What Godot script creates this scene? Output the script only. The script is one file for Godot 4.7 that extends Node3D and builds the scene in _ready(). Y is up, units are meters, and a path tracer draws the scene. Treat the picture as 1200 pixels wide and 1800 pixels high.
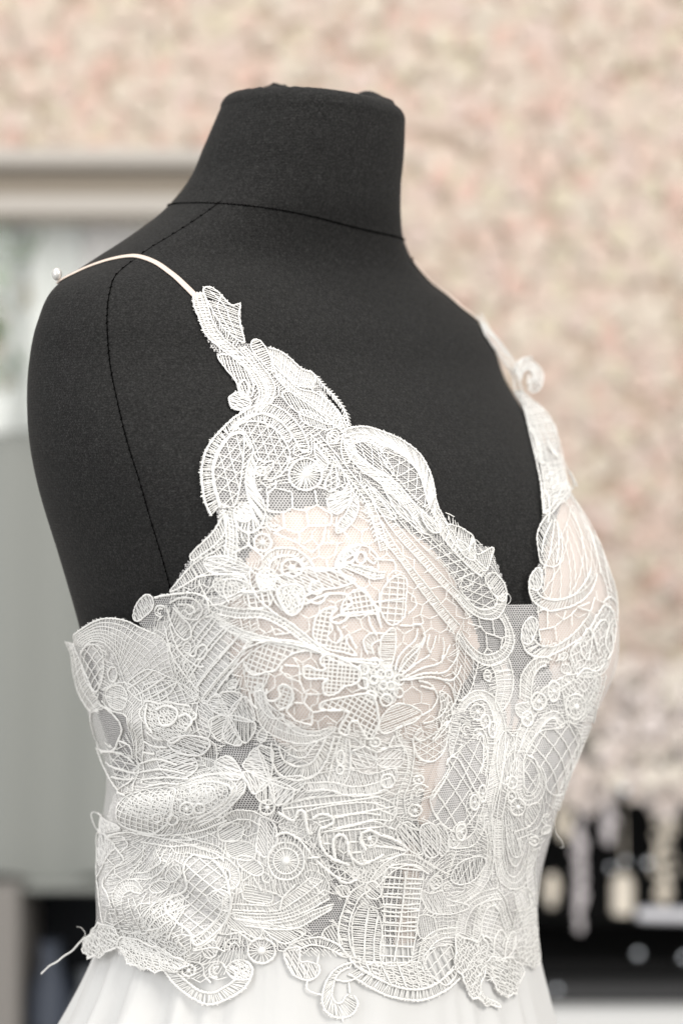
extends Node3D
# A white lace wedding dress on a black dress form, in front of a wall of pale flowers.
# Lengths below are centimetres on the form's own surface chart (u round the form, v up), turned into metres when meshes are made.

const VB := -40.0          # v of the form's lower end
const UR := 13.5           # chart radius: u = angle * UR
const NEXP := 2.25
const YAW := 46.0
var kv := PackedFloat32Array([24.75,23.10,21.12,19.14,17.49,16.50,15.51,14.19,12.54,10.56,8.25,5.28,1.65,-2.64,-6.93,-10.89,-14.85,-18.15,-21.45,-25.08,-29.70,-33.00])
var ka := PackedFloat32Array([5.02,5.42,5.94,6.45,7.48,8.61,10.04,12.24,15.11,16.37,16.76,17.15,16.94,15.77,14.00,12.97,12.73,13.16,13.40,13.24,13.71,14.77])
var kb := PackedFloat32Array([4.85,5.04,5.30,5.52,5.81,5.77,5.72,5.91,6.77,7.92,8.98,10.36,11.68,12.44,12.36,12.37,11.84,11.52,11.04,10.71,11.35,12.07])
var kc := PackedFloat32Array([0.10,-0.53,-1.18,-1.94,-2.88,-3.52,-4.02,-4.39,-3.97,-3.55,-3.36,-2.38,-1.20,-0.45,-0.45,-0.26,1.02,0.78,0.24,0.29,0.26,0.20])
var ma: PackedFloat32Array
var mb: PackedFloat32Array
var mc: PackedFloat32Array
# cloth folds: ridge line on the chart, height, width
var fold_list := [[[-23.58,-16.20,-22.20,-15.66,-19.85,-15.36,-17.52,-14.91,-15.75,-14.50],1.25,1],
	[[-27.26,-18.10,-22.06,-17.74,-18.60,-17.46,-15.60,-17.04],-0.4,0.5],
	[[-24.07,-21.13,-21.60,-21.31,-19.38,-21.85,-17.73,-22.79],0.85,0.9],
	[[-19.98,-18.67,-17.90,-19.12,-16.16,-20.24],0.75,0.8],
	[[-25.57,-6.96,-22.25,-6.35,-19.89,-6.73,-18.29,-8.06],0.45,1],
	[[-21.74,-11.33,-19.39,-11.50,-17.14,-11.52],0.8,0.8],
	[[-20.84,-13.40,-18.61,-13.57],0.4,0.8],
	[[-25.30,-13.86,-20.75,-14.61,-16.98,-13.67],-0.3,0.5],
	[[-28.39,-24.60,-24.58,-23.56,-20.84,-24.17,-18.77,-24.41],0.45,0.8],
	[[-1.33,-20.81,1.57,-20.91,5.27,-21.78],0.3,0.8],
	[[3.58,-25.11,2.18,-23.37,2.59,-22.14],0.35,0.7],
	[[-16.42,-4.48,-17.66,-5.42,-17.61,-6.95],0.35,0.8]]
var rng := RandomNumberGenerator.new()
var M := {}
var overlay: Node3D
var dress: Node3D
var taken := {}

func _ready():
	rng.seed = 77
	# ------------------------------------------------ camera, light, exposure
	var cam := Camera3D.new()
	cam.name = "camera"
	add_child(cam)
	cam.position = Vector3(0, 1.2, 1.5)
	var lens := CameraAttributesPhysical.new()
	lens.frustum_focal_length = 60.6
	lens.exposure_aperture = 2.8
	lens.frustum_focus_distance = 1.39
	cam.attributes = lens
	cam.fov = 22.4
	cam.near = 0.05
	cam.far = 60.0
	var we := WorldEnvironment.new()
	we.name = "environment"
	var env := Environment.new()
	env.background_mode = Environment.BG_COLOR
	env.background_color = Color(0.948, 0.952, 0.953)
	env.background_energy_multiplier = 0.76
	env.tonemap_mode = Environment.TONE_MAPPER_LINEAR
	env.tonemap_exposure = 1.12
	env.sdfgi_enabled = true
	env.ssao_enabled = true
	env.ssil_enabled = true
	we.environment = env
	add_child(we)
	area("window_light", Vector3(1.5, 2.5, 1.6), Vector3(0.05, 1.2, 0), Vector2(1.3, 1.5), 4.4, Color(1, 0.981, 0.953))
	area("shop_front_light", Vector3(-1.5, 1.75, 1.9), Vector3(0, 1.05, 0), Vector2(1.5, 1.5), 2.2, Color(0.99, 0.988, 0.985))
	area("background_light", Vector3(-0.55, 2.8, 0.3), Vector3(-0.1, 0.95, -1.8), Vector2(2.0, 0.8), 2.0, Color(1, 0.985, 0.96))
	materials()
	# ------------------------------------------------ setting and background
	background()
	# ------------------------------------------------ the form and the dress
	ma = slopes(ka); mb = slopes(kb); mc = slopes(kc)
	make_tables()
	make_form()
	make_dress()
	overlay = Node3D.new()
	overlay.name = "lace_overlay"
	dress.add_child(overlay)
	lace_rows_0()
	lace_rows_1()
	lace_rows_2()
	lace_rows_3()
	lace_rows_4()
	lace_rows_5()
	lace_rows_6()
	lace_rows_7()
	lace_rows_8()
	var fm := filling.mesh()
	fm.surface_set_material(0, M["lace thread"])
	fm.add_surface_from_arrays(Mesh.PRIMITIVE_TRIANGLES, filling_ground.arrays())
	fm.surface_set_material(1, M["lace ground"])
	var fo := MeshInstance3D.new()
	fo.name = "lace_filling"
	fo.mesh = fm
	fo.set_meta("kind", "stuff")
	overlay.add_child(fo, true)
	make_trimmings()

func area(called: String, at: Vector3, to: Vector3, size: Vector2, energy: float, col: Color):
	var l := AreaLight3D.new()
	l.name = called
	l.area_size = size
	l.light_energy = energy
	l.light_color = col
	l.shadow_enabled = true
	l.area_range = 12.0
	add_child(l)
	l.look_at_from_position(at, to, Vector3.UP)

# ------------------------------------------------------------------ materials
func lin(r: float, g: float, b: float) -> Color:
	return Color(r, g, b).linear_to_srgb()

func mat(called: String, col: Color, rough := 0.8, spec := 0.5) -> StandardMaterial3D:
	var m := StandardMaterial3D.new()
	m.resource_name = called
	m.albedo_color = col
	m.roughness = rough
	m.metallic_specular = spec
	m.cull_mode = BaseMaterial3D.CULL_DISABLED
	M[called] = m
	return m

func noise_tex(freq: float, c0: Color, c1: Color, size := 512, oct := 3, normal := false, bump := 4.0, kind := FastNoiseLite.TYPE_SIMPLEX_SMOOTH) -> NoiseTexture2D:
	var n := FastNoiseLite.new()
	n.noise_type = kind
	n.frequency = freq
	n.fractal_octaves = oct
	n.seed = int(freq * 1000.0) + oct
	var t := NoiseTexture2D.new()
	t.width = size
	t.height = size
	t.seamless = true
	t.noise = n
	if normal:
		t.as_normal_map = true
		t.bump_strength = bump
	else:
		var g := Gradient.new()
		g.set_color(0, c0)
		g.set_color(1, c1)
		t.color_ramp = g
	return t

func tulle_image() -> ImageTexture:
	# hexagonal net: white threads, clear holes
	var n := 256
	var im := Image.create(n, n, false, Image.FORMAT_RGBA8)
	var w := 32.0
	var hh := 256.0 / 9.0 / 1.0
	hh = 256.0 / 10.0
	for y in n:
		for x in n:
			var d1 := 1e9
			var d2 := 1e9
			var r0 := int(floor(y / hh))
			for r in range(r0 - 1, r0 + 3):
				var off := 0.5 * w if posmod(r, 2) == 1 else 0.0
				var c0 := int(floor((x - off) / w))
				for c in range(c0, c0 + 2):
					var dx := x - (c * w + off)
					var dy := (y - r * hh) * 1.08
					var d := sqrt(dx * dx + dy * dy)
					if d < d1:
						d2 = d1
						d1 = d
					elif d < d2:
						d2 = d
			var e := (d2 - d1) * 0.5
			var a := 1.0 - smoothstep(2.0, 4.2, e)
			im.set_pixel(x, y, Color(0.95, 0.945, 0.94, 0.12 + 0.72 * a))
	return ImageTexture.create_from_image(im)

func fleck_image() -> ImageTexture:
	# black jersey: every loop its own tone, some light fibres
	var n := 512
	var im := Image.create(n, n, false, Image.FORMAT_RGBA8)
	var r := RandomNumberGenerator.new()
	r.seed = 8
	for y in n:
		for x in n:
			var l := 0.0032 + 0.0145 * r.randf() + (0.036 * r.randf() if r.randf() < 0.3 else 0.0) + 0.003 * float(y % 2)
			im.set_pixel(x, y, lin(l, l * 0.985, l * 0.97))
	for k in 30:
		var p := Vector2i(r.randi_range(1, n - 4), r.randi_range(1, n - 2))
		for s in r.randi_range(1, 3): im.set_pixel(p.x + s, p.y, lin(0.06, 0.059, 0.057))
	return ImageTexture.create_from_image(im)

func ground_image() -> ImageTexture:
	# loose embroidery floss: crossing fine threads with small holes
	var n := 512
	var im := Image.create(n, n, false, Image.FORMAT_RGBA8)
	im.fill(Color(0.96, 0.955, 0.945, 0.3))
	var r := RandomNumberGenerator.new()
	r.seed = 21
	for k in 900:
		var p := Vector2(r.randf() * n, r.randf() * n)
		var an := r.randf_range(-0.5, 0.5) + (PI / 2 if r.randf() < 0.4 else 0.0)
		var L := r.randf_range(40, 120)
		var al := r.randf_range(0.5, 0.95)
		var wd := r.randi_range(2, 4)
		for s in int(L):
			an += r.randf_range(-0.05, 0.05)
			p += Vector2(cos(an), sin(an))
			for w in wd:
				im.set_pixel(posmod(int(p.x), n), posmod(int(p.y) + w, n), Color(0.95, 0.945, 0.935, al))
	return ImageTexture.create_from_image(im)

func weave_image() -> Image:
	# fine jersey: rows of small loops, as a height field
	var n := 1024
	var im := Image.create(n, n, false, Image.FORMAT_RGBA8)
	var r := RandomNumberGenerator.new()
	r.seed = 5
	for y in n:
		for x in n:
			var row := float(y) / 6.4
			var ph := 0.5 * PI if int(floor(row)) % 2 == 1 else 0.0
			var hgt := 0.5 + 0.25 * cos(row * TAU) + 0.22 * sin(float(x) / 6.4 * TAU + ph) + r.randf_range(-0.1, 0.1)
			im.set_pixel(x, y, Color(hgt, hgt, hgt))
	return im

func materials():
	# black jersey with a faint bloom of light fibres
	var j := mat("black jersey", Color(1, 1, 1), 0.9, 0.3)
	j.albedo_texture = fleck_image()
	j.uv1_triplanar = true
	j.uv1_scale = Vector3(4.2, 4.2, 4.2)
	var wi := weave_image()
	wi.bump_map_to_normal_map(2.0)
	j.normal_enabled = true
	j.normal_texture = ImageTexture.create_from_image(wi)
	j.normal_scale = 0.25
	j.rim_enabled = true
	j.rim = 0.04
	j.rim_tint = 0.3
	mat("seam thread", lin(0.002, 0.002, 0.002), 0.9, 0.1)
	var th := mat("lace thread", lin(0.9, 0.89, 0.865), 0.7, 0.3)
	th.rim_enabled = true
	th.rim = 0.15
	th.backlight_enabled = true
	th.backlight = Color(0.5, 0.5, 0.5)
	var st := mat("satin thread", lin(0.9, 0.89, 0.87), 0.5, 0.45)
	st.backlight_enabled = true
	st.backlight = Color(0.5, 0.5, 0.5)
	var tu := mat("tulle", Color(1, 1, 1), 0.7, 0.3)
	tu.albedo_texture = tulle_image()
	tu.transparency = BaseMaterial3D.TRANSPARENCY_ALPHA
	var gr := mat("lace ground", Color(1, 1, 1), 0.75, 0.3)
	gr.albedo_texture = ground_image()
	gr.transparency = BaseMaterial3D.TRANSPARENCY_ALPHA
	var li := mat("nude lining", lin(0.61, 0.5, 0.43), 0.42, 0.5)
	li.rim_enabled = true
	li.rim = 0.2
	var lw := noise_tex(0.02, Color(0.5, 0.5, 0.5), Color.WHITE, 256, 3, true, 1.5)
	li.normal_enabled = true
	li.normal_texture = lw
	li.normal_scale = 0.12
	var sk := mat("chiffon", lin(0.63, 0.627, 0.618), 0.8, 0.2)
	sk.rim_enabled = true
	sk.rim = 0.2
	sk.normal_enabled = true
	sk.normal_texture = noise_tex(0.25, Color.BLACK, Color.WHITE, 512, 2, true, 2.0)
	sk.normal_scale = 0.12
	sk.uv1_scale = Vector3(3, 3, 3)
	mat("strap satin", lin(0.68, 0.57, 0.495), 0.4, 0.4)
	var pe := mat("pearl", lin(0.62, 0.61, 0.59), 0.22, 0.8)
	pe.clearcoat_enabled = true
	pe.clearcoat = 0.8
	pe.clearcoat_roughness = 0.1
	pe.metallic = 0.25
	var me := mat("pin steel", lin(0.6, 0.6, 0.6), 0.25, 0.5)
	me.metallic = 1.0

# ------------------------------------------------------------------ naming
func numbered(called: String) -> String:
	var k: int = taken.get(called, 0)
	taken[called] = k + 1
	return called if k == 0 else "%s_%03d" % [called, k]

func thing(called: String, label: String, category: String, at: Vector3, group := "") -> Node3D:
	var o := Node3D.new()
	o.name = numbered(called)
	add_child(o)
	o.position = at
	tag(o, label, category, group)
	return o

func tag(o: Node, label: String, category: String, group := "", kind := ""):
	if label: o.set_meta("label", label)
	if category: o.set_meta("category", category)
	if group: o.set_meta("group", group)
	if kind: o.set_meta("kind", kind)

func put(called: String, mesh: Mesh, m: Material, parent: Node = null) -> MeshInstance3D:
	var o := MeshInstance3D.new()
	o.name = numbered(called)
	o.mesh = mesh
	o.material_override = m
	if parent: parent.add_child(o, true)
	else: add_child(o, true)
	return o

# ------------------------------------------------------------------ mesh collector
class Acc:
	var v := PackedVector3Array()
	var n := PackedVector3Array()
	var t := PackedVector2Array()
	var i := PackedInt32Array()
	func mesh() -> ArrayMesh:
		var m := ArrayMesh.new()
		m.add_surface_from_arrays(Mesh.PRIMITIVE_TRIANGLES, arrays())
		return m
	func join(o: Acc):
		var b := v.size()
		v.append_array(o.v)
		n.append_array(o.n)
		t.append_array(o.t)
		for e in o.i: i.append(e + b)
	func arrays() -> Array:
		var a := []
		a.resize(Mesh.ARRAY_MAX)
		a[Mesh.ARRAY_VERTEX] = v
		a[Mesh.ARRAY_NORMAL] = n
		if t.size() == v.size(): a[Mesh.ARRAY_TEX_UV] = t
		a[Mesh.ARRAY_INDEX] = i
		return a
	func tri(a: int, b: int, c: int):
		var f := (v[b] - v[a]).cross(v[c] - v[a])
		if f.dot(n[a] + n[b] + n[c]) > 0.0:
			i.append(a); i.append(c); i.append(b)
		else:
			i.append(a); i.append(b); i.append(c)
	func quad(a: int, b: int, c: int, d: int):
		tri(a, b, c)
		tri(a, c, d)

# tube along points with given outward normals
func tube(acc: Acc, p: PackedVector3Array, nr: PackedVector3Array, rad: float, sides: int, jit := 0.0, flat := 1.0, closed := false):
	var cnt := p.size()
	if cnt < 2: return
	var base := acc.v.size()
	for k in cnt:
		var t: Vector3
		if closed:
			t = p[(k + 1) % cnt] - p[(k - 1 + cnt) % cnt]
		else:
			t = p[mini(k + 1, cnt - 1)] - p[maxi(k - 1, 0)]
		t = t.normalized()
		var nn := nr[k]
		var bb := t.cross(nn).normalized()
		nn = bb.cross(t)
		var r := rad
		if jit > 0.0: r *= 1.0 + rng.randf_range(-jit, jit)
		if not closed and (k == 0 or k == cnt - 1): r *= 0.7
		for s in sides:
			var ph := TAU * s / sides
			var cs := cos(ph)
			var sn := sin(ph)
			acc.v.append(p[k] + (nn * cs * flat + bb * sn) * r)
			acc.n.append((nn * cs + bb * sn).normalized())
	var rows := cnt if closed else cnt - 1
	for k in rows:
		var k2 := (k + 1) % cnt
		for s in sides:
			var s2 := (s + 1) % sides
			var a := base + k * sides + s
			var b := base + k * sides + s2
			var c := base + k2 * sides + s2
			var d := base + k2 * sides + s
			acc.i.append(a); acc.i.append(d); acc.i.append(c)
			acc.i.append(a); acc.i.append(c); acc.i.append(b)

func ball(acc: Acc, c: Vector3, r: Vector3, seg := 10, rows := 6):
	var base := acc.v.size()
	for j in rows + 1:
		var la := PI * j / rows
		for k in seg:
			var lo := TAU * k / seg
			var d := Vector3(sin(la) * cos(lo), cos(la), sin(la) * sin(lo))
			acc.v.append(c + d * r)
			acc.n.append((d / r).normalized())
	for j in rows:
		for k in seg:
			var k2 := (k + 1) % seg
			acc.quad(base + j * seg + k, base + j * seg + k2, base + (j + 1) * seg + k2, base + (j + 1) * seg + k)

# box with small chamfers
func box_mesh(size: Vector3, ch := 0.003) -> ArrayMesh:
	var st := SurfaceTool.new()
	st.begin(Mesh.PRIMITIVE_TRIANGLES)
	var h := size * 0.5
	ch = minf(ch, minf(h.x, minf(h.y, h.z)) * 0.6)
	var pts := PackedVector3Array()
	for ax in 3:
		for sg in [-1.0, 1.0]:
			var f := []
			for q in [Vector2(-1, -1), Vector2(1, -1), Vector2(1, 1), Vector2(-1, 1)]:
				var e := Vector3.ZERO
				e[ax] = sg * h[ax]
				e[(ax + 1) % 3] = q.x * (h[(ax + 1) % 3] - ch)
				e[(ax + 2) % 3] = q.y * (h[(ax + 2) % 3] - ch)
				f.append(e)
				pts.append(e)
	# convex hull of the 24 points: faces by axis, edges and corners
	var faces := []
	for fi in 6: faces.append([fi * 4, fi * 4 + 1, fi * 4 + 2, fi * 4 + 3])
	for ax in 3:
		for s1 in [-1.0, 1.0]:
			for s2 in [-1.0, 1.0]:
				var b := (ax + 1) % 3
				var c := (ax + 2) % 3
				var q := []
				for p in pts:
					if p[b] * s1 > 0 and p[c] * s2 > 0 and (absf(absf(p[b]) - h[b]) < 1e-6 and absf(absf(p[c]) - (h[c] - ch)) < 1e-6 or absf(absf(p[c]) - h[c]) < 1e-6 and absf(absf(p[b]) - (h[b] - ch)) < 1e-6):
						q.append(p)
				if q.size() == 4:
					var lo := []
					var hi := []
					for p in q:
						if p[ax] < 0: lo.append(p)
						else: hi.append(p)
					faces.append([lo[0], lo[1], hi[1] if (hi[1] as Vector3 - lo[1]).length() < (hi[0] as Vector3 - lo[1]).length() else hi[0], hi[0] if (hi[1] as Vector3 - lo[1]).length() < (hi[0] as Vector3 - lo[1]).length() else hi[1]])
	for sx in [-1.0, 1.0]:
		for sy in [-1.0, 1.0]:
			for sz in [-1.0, 1.0]:
				var q := []
				for p in pts:
					if p.x * sx > 0 and p.y * sy > 0 and p.z * sz > 0: q.append(p)
				if q.size() == 3: faces.append(q)
	for f in faces:
		var w := []
		for e in f: w.append(pts[e] if e is int else e)
		var nrm: Vector3 = (w[1] - w[0]).cross(w[2] - w[0]).normalized()
		var mid := Vector3.ZERO
		for e in w: mid += e
		if nrm.dot(mid) < 0: nrm = -nrm
		for k in range(1, w.size() - 1):
			var a: Vector3 = w[0]
			var b: Vector3 = w[k]
			var c: Vector3 = w[k + 1]
			if (b - a).cross(c - a).dot(nrm) > 0:
				var tmp := b
				b = c
				c = tmp
			for e in [a, b, c]:
				st.set_normal(nrm)
				st.set_uv(Vector2(e.x + e.z, e.y))
				st.add_vertex(e)
	return st.commit()

func block(called: String, lo: Vector3, hi: Vector3, m: Material, parent: Node3D, ch := 0.003) -> MeshInstance3D:
	var o := put(called, box_mesh(hi - lo, ch), m, parent)
	o.position = (lo + hi) * 0.5 - parent.position
	return o

# ------------------------------------------------------------------ the form's surface
func slopes(kk: PackedFloat32Array) -> PackedFloat32Array:
	var n := kk.size()
	var m := PackedFloat32Array()
	m.resize(n)
	for i in n:
		if i == 0: m[i] = (kk[1] - kk[0]) / (kv[0] - kv[1])
		elif i == n - 1: m[i] = 0.0
		else:
			var h0 := kv[i - 1] - kv[i]
			var h1 := kv[i] - kv[i + 1]
			m[i] = ((kk[i + 1] - kk[i]) / h1 * h0 + (kk[i] - kk[i - 1]) / h0 * h1) / (h0 + h1)
	return m

func hm(kk: PackedFloat32Array, mm: PackedFloat32Array, v: float) -> float:
	var n := kk.size()
	var i := 0
	while i < n - 2 and v < kv[i + 1]: i += 1
	var h := kv[i] - kv[i + 1]
	var s := clampf((kv[i] - v) / h, 0.0, 1.0)
	var s2 := s * s
	var s3 := s2 * s
	return kk[i] * (2 * s3 - 3 * s2 + 1) + kk[i + 1] * (3 * s2 - 2 * s3) + mm[i] * h * (s3 - 2 * s2 + s) + mm[i + 1] * h * (s3 - s2)

func radius_at(th: float, v: float, a: float, b: float) -> float:
	var r := pow(pow(absf(sin(th)) / a, NEXP) + pow(absf(cos(th)) / b, NEXP), -1.0 / NEXP)
	var dv := v + 8.25
	if absf(dv) < 20.0:
		var sv := 5.6 if dv > 0.0 else 4.0
		var u := th * UR
		r += 4.2 * exp(-0.5 * dv * dv / (sv * sv)) * (exp(-0.5 * pow(absf(u - 9.6) / 4.6, 2.4)) + exp(-0.5 * pow(absf(u + 9.6) / 4.6, 2.4)))
	return r

func form_point(th: float, v: float, off: float) -> Vector3:
	var r := radius_at(th, v, hm(ka, ma, v), hm(kb, mb, v)) + off
	return Vector3(r * sin(th), v - VB, r * cos(th) + hm(kc, mc, v)) * 0.01

func form_inset(v: float) -> float:
	return -0.42 * (1.0 - smoothstep(-4.0, 4.0, v))

func fold_at(u: float, v: float) -> float:
	var d := 0.0
	for f in fold_list:
		var p: Array = f[0]
		var sg: float = f[2]
		var best := 1e9
		for k in range(0, p.size() - 2, 2):
			var ax: float = p[k]
			var ay: float = p[k + 1]
			var bx: float = p[k + 2]
			var by: float = p[k + 3]
			if u < minf(ax, bx) - 3.0 * sg or u > maxf(ax, bx) + 3.0 * sg or v < minf(ay, by) - 3.0 * sg or v > maxf(ay, by) + 3.0 * sg: continue
			var dx := bx - ax
			var dy := by - ay
			var t := clampf(((u - ax) * dx + (v - ay) * dy) / (dx * dx + dy * dy), 0.0, 1.0)
			var ex := u - ax - t * dx
			var ey := v - ay - t * dy
			best = minf(best, ex * ex + ey * ey)
		if best < 1e8: d += f[1] * exp(-0.5 * best / (sg * sg))
	return d

func skirt_flare(th: float, v: float) -> float:
	var g := maxf(0.0, -23.8 - v)
	var q := (th + 1.83) / 0.87
	return g * (0.1 + 0.36 * exp(-q * q))

# the bodice surface as a table: position and normal
const NU := 425
const V0 := 24.0
const DV := 0.2
const NV := 311
var tp := PackedVector3Array()
var tn := PackedVector3Array()

func make_tables():
	tp.resize(NU * NV)
	tn.resize(NU * NV)
	for j in NV:
		var v := V0 - j * DV
		var a := hm(ka, ma, v)
		var b := hm(kb, mb, v)
		var c := hm(kc, mc, v)
		for i in NU:
			var th := -PI + TAU * i / (NU - 1)
			var r := radius_at(th, v, a, b) + 0.12 + skirt_flare(th, v)
			if v < 0.0 and th < 0.9: r += maxf(fold_at(th * UR, v), -0.2)
			tp[j * NU + i] = Vector3(r * sin(th), v - VB, r * cos(th) + c) * 0.01
	for j in NV:
		for i in NU:
			var du := tp[j * NU + mini(i + 1, NU - 1)] - tp[j * NU + maxi(i - 1, 0)]
			var dw := tp[maxi(j - 1, 0) * NU + i] - tp[mini(j + 1, NV - 1) * NU + i]
			tn[j * NU + i] = du.cross(dw).normalized()

var _n := Vector3.UP
# point on the bodice at chart (u, v), lifted h centimetres; the normal is left in _n
func on(u: float, v: float, h: float) -> Vector3:
	var x := clampf((u / UR + PI) / TAU, 0.0, 0.99999) * (NU - 1)
	var y := clampf((V0 - v) / DV, 0.0, NV - 1.001)
	var i := int(x)
	var j := int(y)
	var fx := x - i
	var fy := y - j
	var k := j * NU + i
	var p := tp[k].lerp(tp[k + 1], fx).lerp(tp[k + NU].lerp(tp[k + NU + 1], fx), fy)
	_n = tn[k].lerp(tn[k + 1], fx).lerp(tn[k + NU].lerp(tn[k + NU + 1], fx), fy).normalized()
	return p + _n * (h * 0.01)

# ------------------------------------------------------------------ curves on the chart
func chart(a: Array, hh: Array = []) -> PackedVector3Array:
	var q := PackedVector3Array()
	for k in a.size() / 2:
		q.append(Vector3(a[2 * k] * 0.01, a[2 * k + 1] * 0.01, hh[k] * 0.01 if hh.size() > k else 0.0))
	return q

func smooth(q: PackedVector3Array, closed := false, per := 8) -> PackedVector3Array:
	var n := q.size()
	var o := PackedVector3Array()
	if n < 3:
		for s in per + 1: o.append(q[0].lerp(q[n - 1], float(s) / per))
		return o
	var segs := n if closed else n - 1
	for k in segs:
		var p0 := q[(k - 1 + n) % n] if closed else q[maxi(k - 1, 0)]
		var p1 := q[k]
		var p2 := q[(k + 1) % n]
		var p3 := q[(k + 2) % n] if closed else q[mini(k + 2, n - 1)]
		for s in per:
			var t := float(s) / per
			o.append(0.5 * ((2.0 * p1) + (p2 - p0) * t + (2.0 * p0 - 5.0 * p1 + 4.0 * p2 - p3) * t * t + (3.0 * p1 - p0 - 3.0 * p2 + p3) * t * t * t))
	if not closed: o.append(q[n - 1])
	return o

func length_of(q: PackedVector3Array) -> float:
	var s := 0.0
	for k in q.size() - 1: s += Vector2(q[k + 1].x - q[k].x, q[k + 1].y - q[k].y).length()
	return s

func resample(q: PackedVector3Array, cnt: int) -> PackedVector3Array:
	var total := length_of(q)
	var o := PackedVector3Array()
	var k := 0
	var run := 0.0
	for s in cnt:
		var want := total * s / (cnt - 1)
		while k < q.size() - 2:
			var d := Vector2(q[k + 1].x - q[k].x, q[k + 1].y - q[k].y).length()
			if run + d >= want: break
			run += d
			k += 1
		var dd := maxf(Vector2(q[k + 1].x - q[k].x, q[k + 1].y - q[k].y).length(), 1e-6)
		o.append(q[k].lerp(q[k + 1], clampf((want - run) / dd, 0.0, 1.0)))
	return o

# a thread lying on the bodice
func lay(acc: Acc, q: PackedVector3Array, rad: float, lift: float, sides := 6, jit := 0.14, closed := false):
	var p := PackedVector3Array()
	var nr := PackedVector3Array()
	var wb := rad * 0.28 if sides > 4 else 0.0
	for e in q:
		p.append(on(e.x + rng.randf_range(-wb, wb), e.y + rng.randf_range(-wb, wb), e.z + lift + rng.randf_range(-wb, wb)))
		nr.append(_n)
	tube(acc, p, nr, rad * 0.01, sides, jit, 0.6, closed)

func lay_cord(acc: Acc, q: PackedVector3Array, rad: float, lift: float):
	var cnt := maxi(3, int(length_of(q) / 0.07))
	lay(acc, resample(q, cnt), rad, lift, 5, 0.3)

func lay_thread(acc: Acc, a: Vector3, b: Vector3, rad: float, lift: float, wob := 0.012):
	var L := Vector2(b.x - a.x, b.y - a.y).length()
	var cnt := clampi(int(L / 0.3) + 2, 3, 24)
	var q := PackedVector3Array()
	for k in cnt:
		var e := a.lerp(b, float(k) / (cnt - 1))
		if k > 0 and k < cnt - 1:
			e.x += rng.randf_range(-wob, wob)
			e.y += rng.randf_range(-wob, wob)
		q.append(e)
	lay(acc, q, rad, lift, 4, 0.12)

var filling := Acc.new()
var filling_ground := Acc.new()
func done(called: String, acc: Acc, shiny := false, ground: Acc = null):
	if acc.i.size() == 0: return
	if called == "lace_filling":
		filling.join(acc)
		if ground: filling_ground.join(ground)
		return
	var m := acc.mesh()
	m.surface_set_material(0, M["satin thread"] if shiny else M["lace thread"])
	if ground and ground.i.size() > 0:
		m.add_surface_from_arrays(Mesh.PRIMITIVE_TRIANGLES, ground.arrays())
		m.surface_set_material(1, M["lace ground"])
	var o := MeshInstance3D.new()
	o.name = numbered(called)
	o.mesh = m
	overlay.add_child(o, true)

func lift_of(h: int) -> float:
	return 0.03 + h * 0.06 + rng.randf_range(0.0, 0.03)

func picots(acc: Acc, A: PackedVector3Array, B: PackedVector3Array, lift: float):
	var L := length_of(A)
	var cnt := int(L / 0.3)
	for k in cnt:
		if rng.randf() < 0.2: continue
		var t := int((k + rng.randf_range(0.2, 0.8)) / cnt * (A.size() - 1))
		var d := Vector2(A[t].x - B[t].x, A[t].y - B[t].y).normalized().rotated(rng.randf_range(-0.5, 0.5)) * rng.randf_range(0.06, 0.14)
		lay_thread(acc, A[t], A[t] + Vector3(d.x, d.y, rng.randf_range(0.0, 0.06)), rng.randf_range(0.035, 0.055), lift)
	# loose fuzz
	for k in cnt * 2:
		var t := rng.randi_range(0, A.size() - 1)
		var d := Vector2(A[t].x - B[t].x, A[t].y - B[t].y).normalized().rotated(rng.randf_range(-0.9, 0.9)) * rng.randf_range(0.05, 0.13)
		lay_thread(acc, A[t], A[t] + Vector3(d.x, d.y, rng.randf_range(0.0, 0.08)), 0.012, lift, 0.02)

func band(called: String, a: Array, b: Array, ribs: int, rails: int, h: int, pic: int, r: int, ha: Array, hb: Array):
	var A := smooth(chart(a, ha))
	var B := smooth(chart(b, hb))
	var cnt := maxi(6, int(maxf(length_of(A), length_of(B)) / 0.07))
	A = resample(A, cnt)
	B = resample(B, cnt)
	var acc := Acc.new()
	var lift := lift_of(h)
	for k in rails:
		var t := float(k) / (rails - 1)
		var q := PackedVector3Array()
		for e in cnt: q.append(A[e].lerp(B[e], t))
		var edge := k == 0 or k == rails - 1
		lay(acc, q, (r * 0.8 if edge else r * 0.52) * 0.01, lift + (0.02 if edge else 0.0), 5, 0.3)
	ribs = int(ribs * 1.3)
	for k in ribs:
		var t := clampf((k + 0.5 + rng.randf_range(-0.25, 0.25)) / ribs, 0.0, 1.0) * (cnt - 1)
		var i := mini(int(t), cnt - 2)
		var t2 := clampf(t + rng.randf_range(-1.6, 1.6), 0.0, cnt - 1.001)
		var i2 := int(t2)
		lay_thread(acc, A[i].lerp(A[i + 1], t - i), B[i2].lerp(B[i2 + 1], t2 - i2), rng.randf_range(0.026, 0.042), lift - 0.01)
	if pic: picots(acc, A, B, lift)
	var gnd := Acc.new()
	for k in (cnt if rails > 2 else 0):
		for s in 4:
			var e := A[k].lerp(B[k], s / 3.0)
			gnd.v.append(on(e.x, e.y, e.z + lift - 0.05))
			gnd.n.append(_n)
			gnd.t.append(Vector2(e.x, e.y) * 0.3)
	for k in (cnt - 1 if rails > 2 else 0):
		for s in 3: gnd.quad(k * 4 + s, k * 4 + s + 1, k * 4 + s + 5, k * 4 + s + 4)
	done(called, acc, false, gnd)

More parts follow.
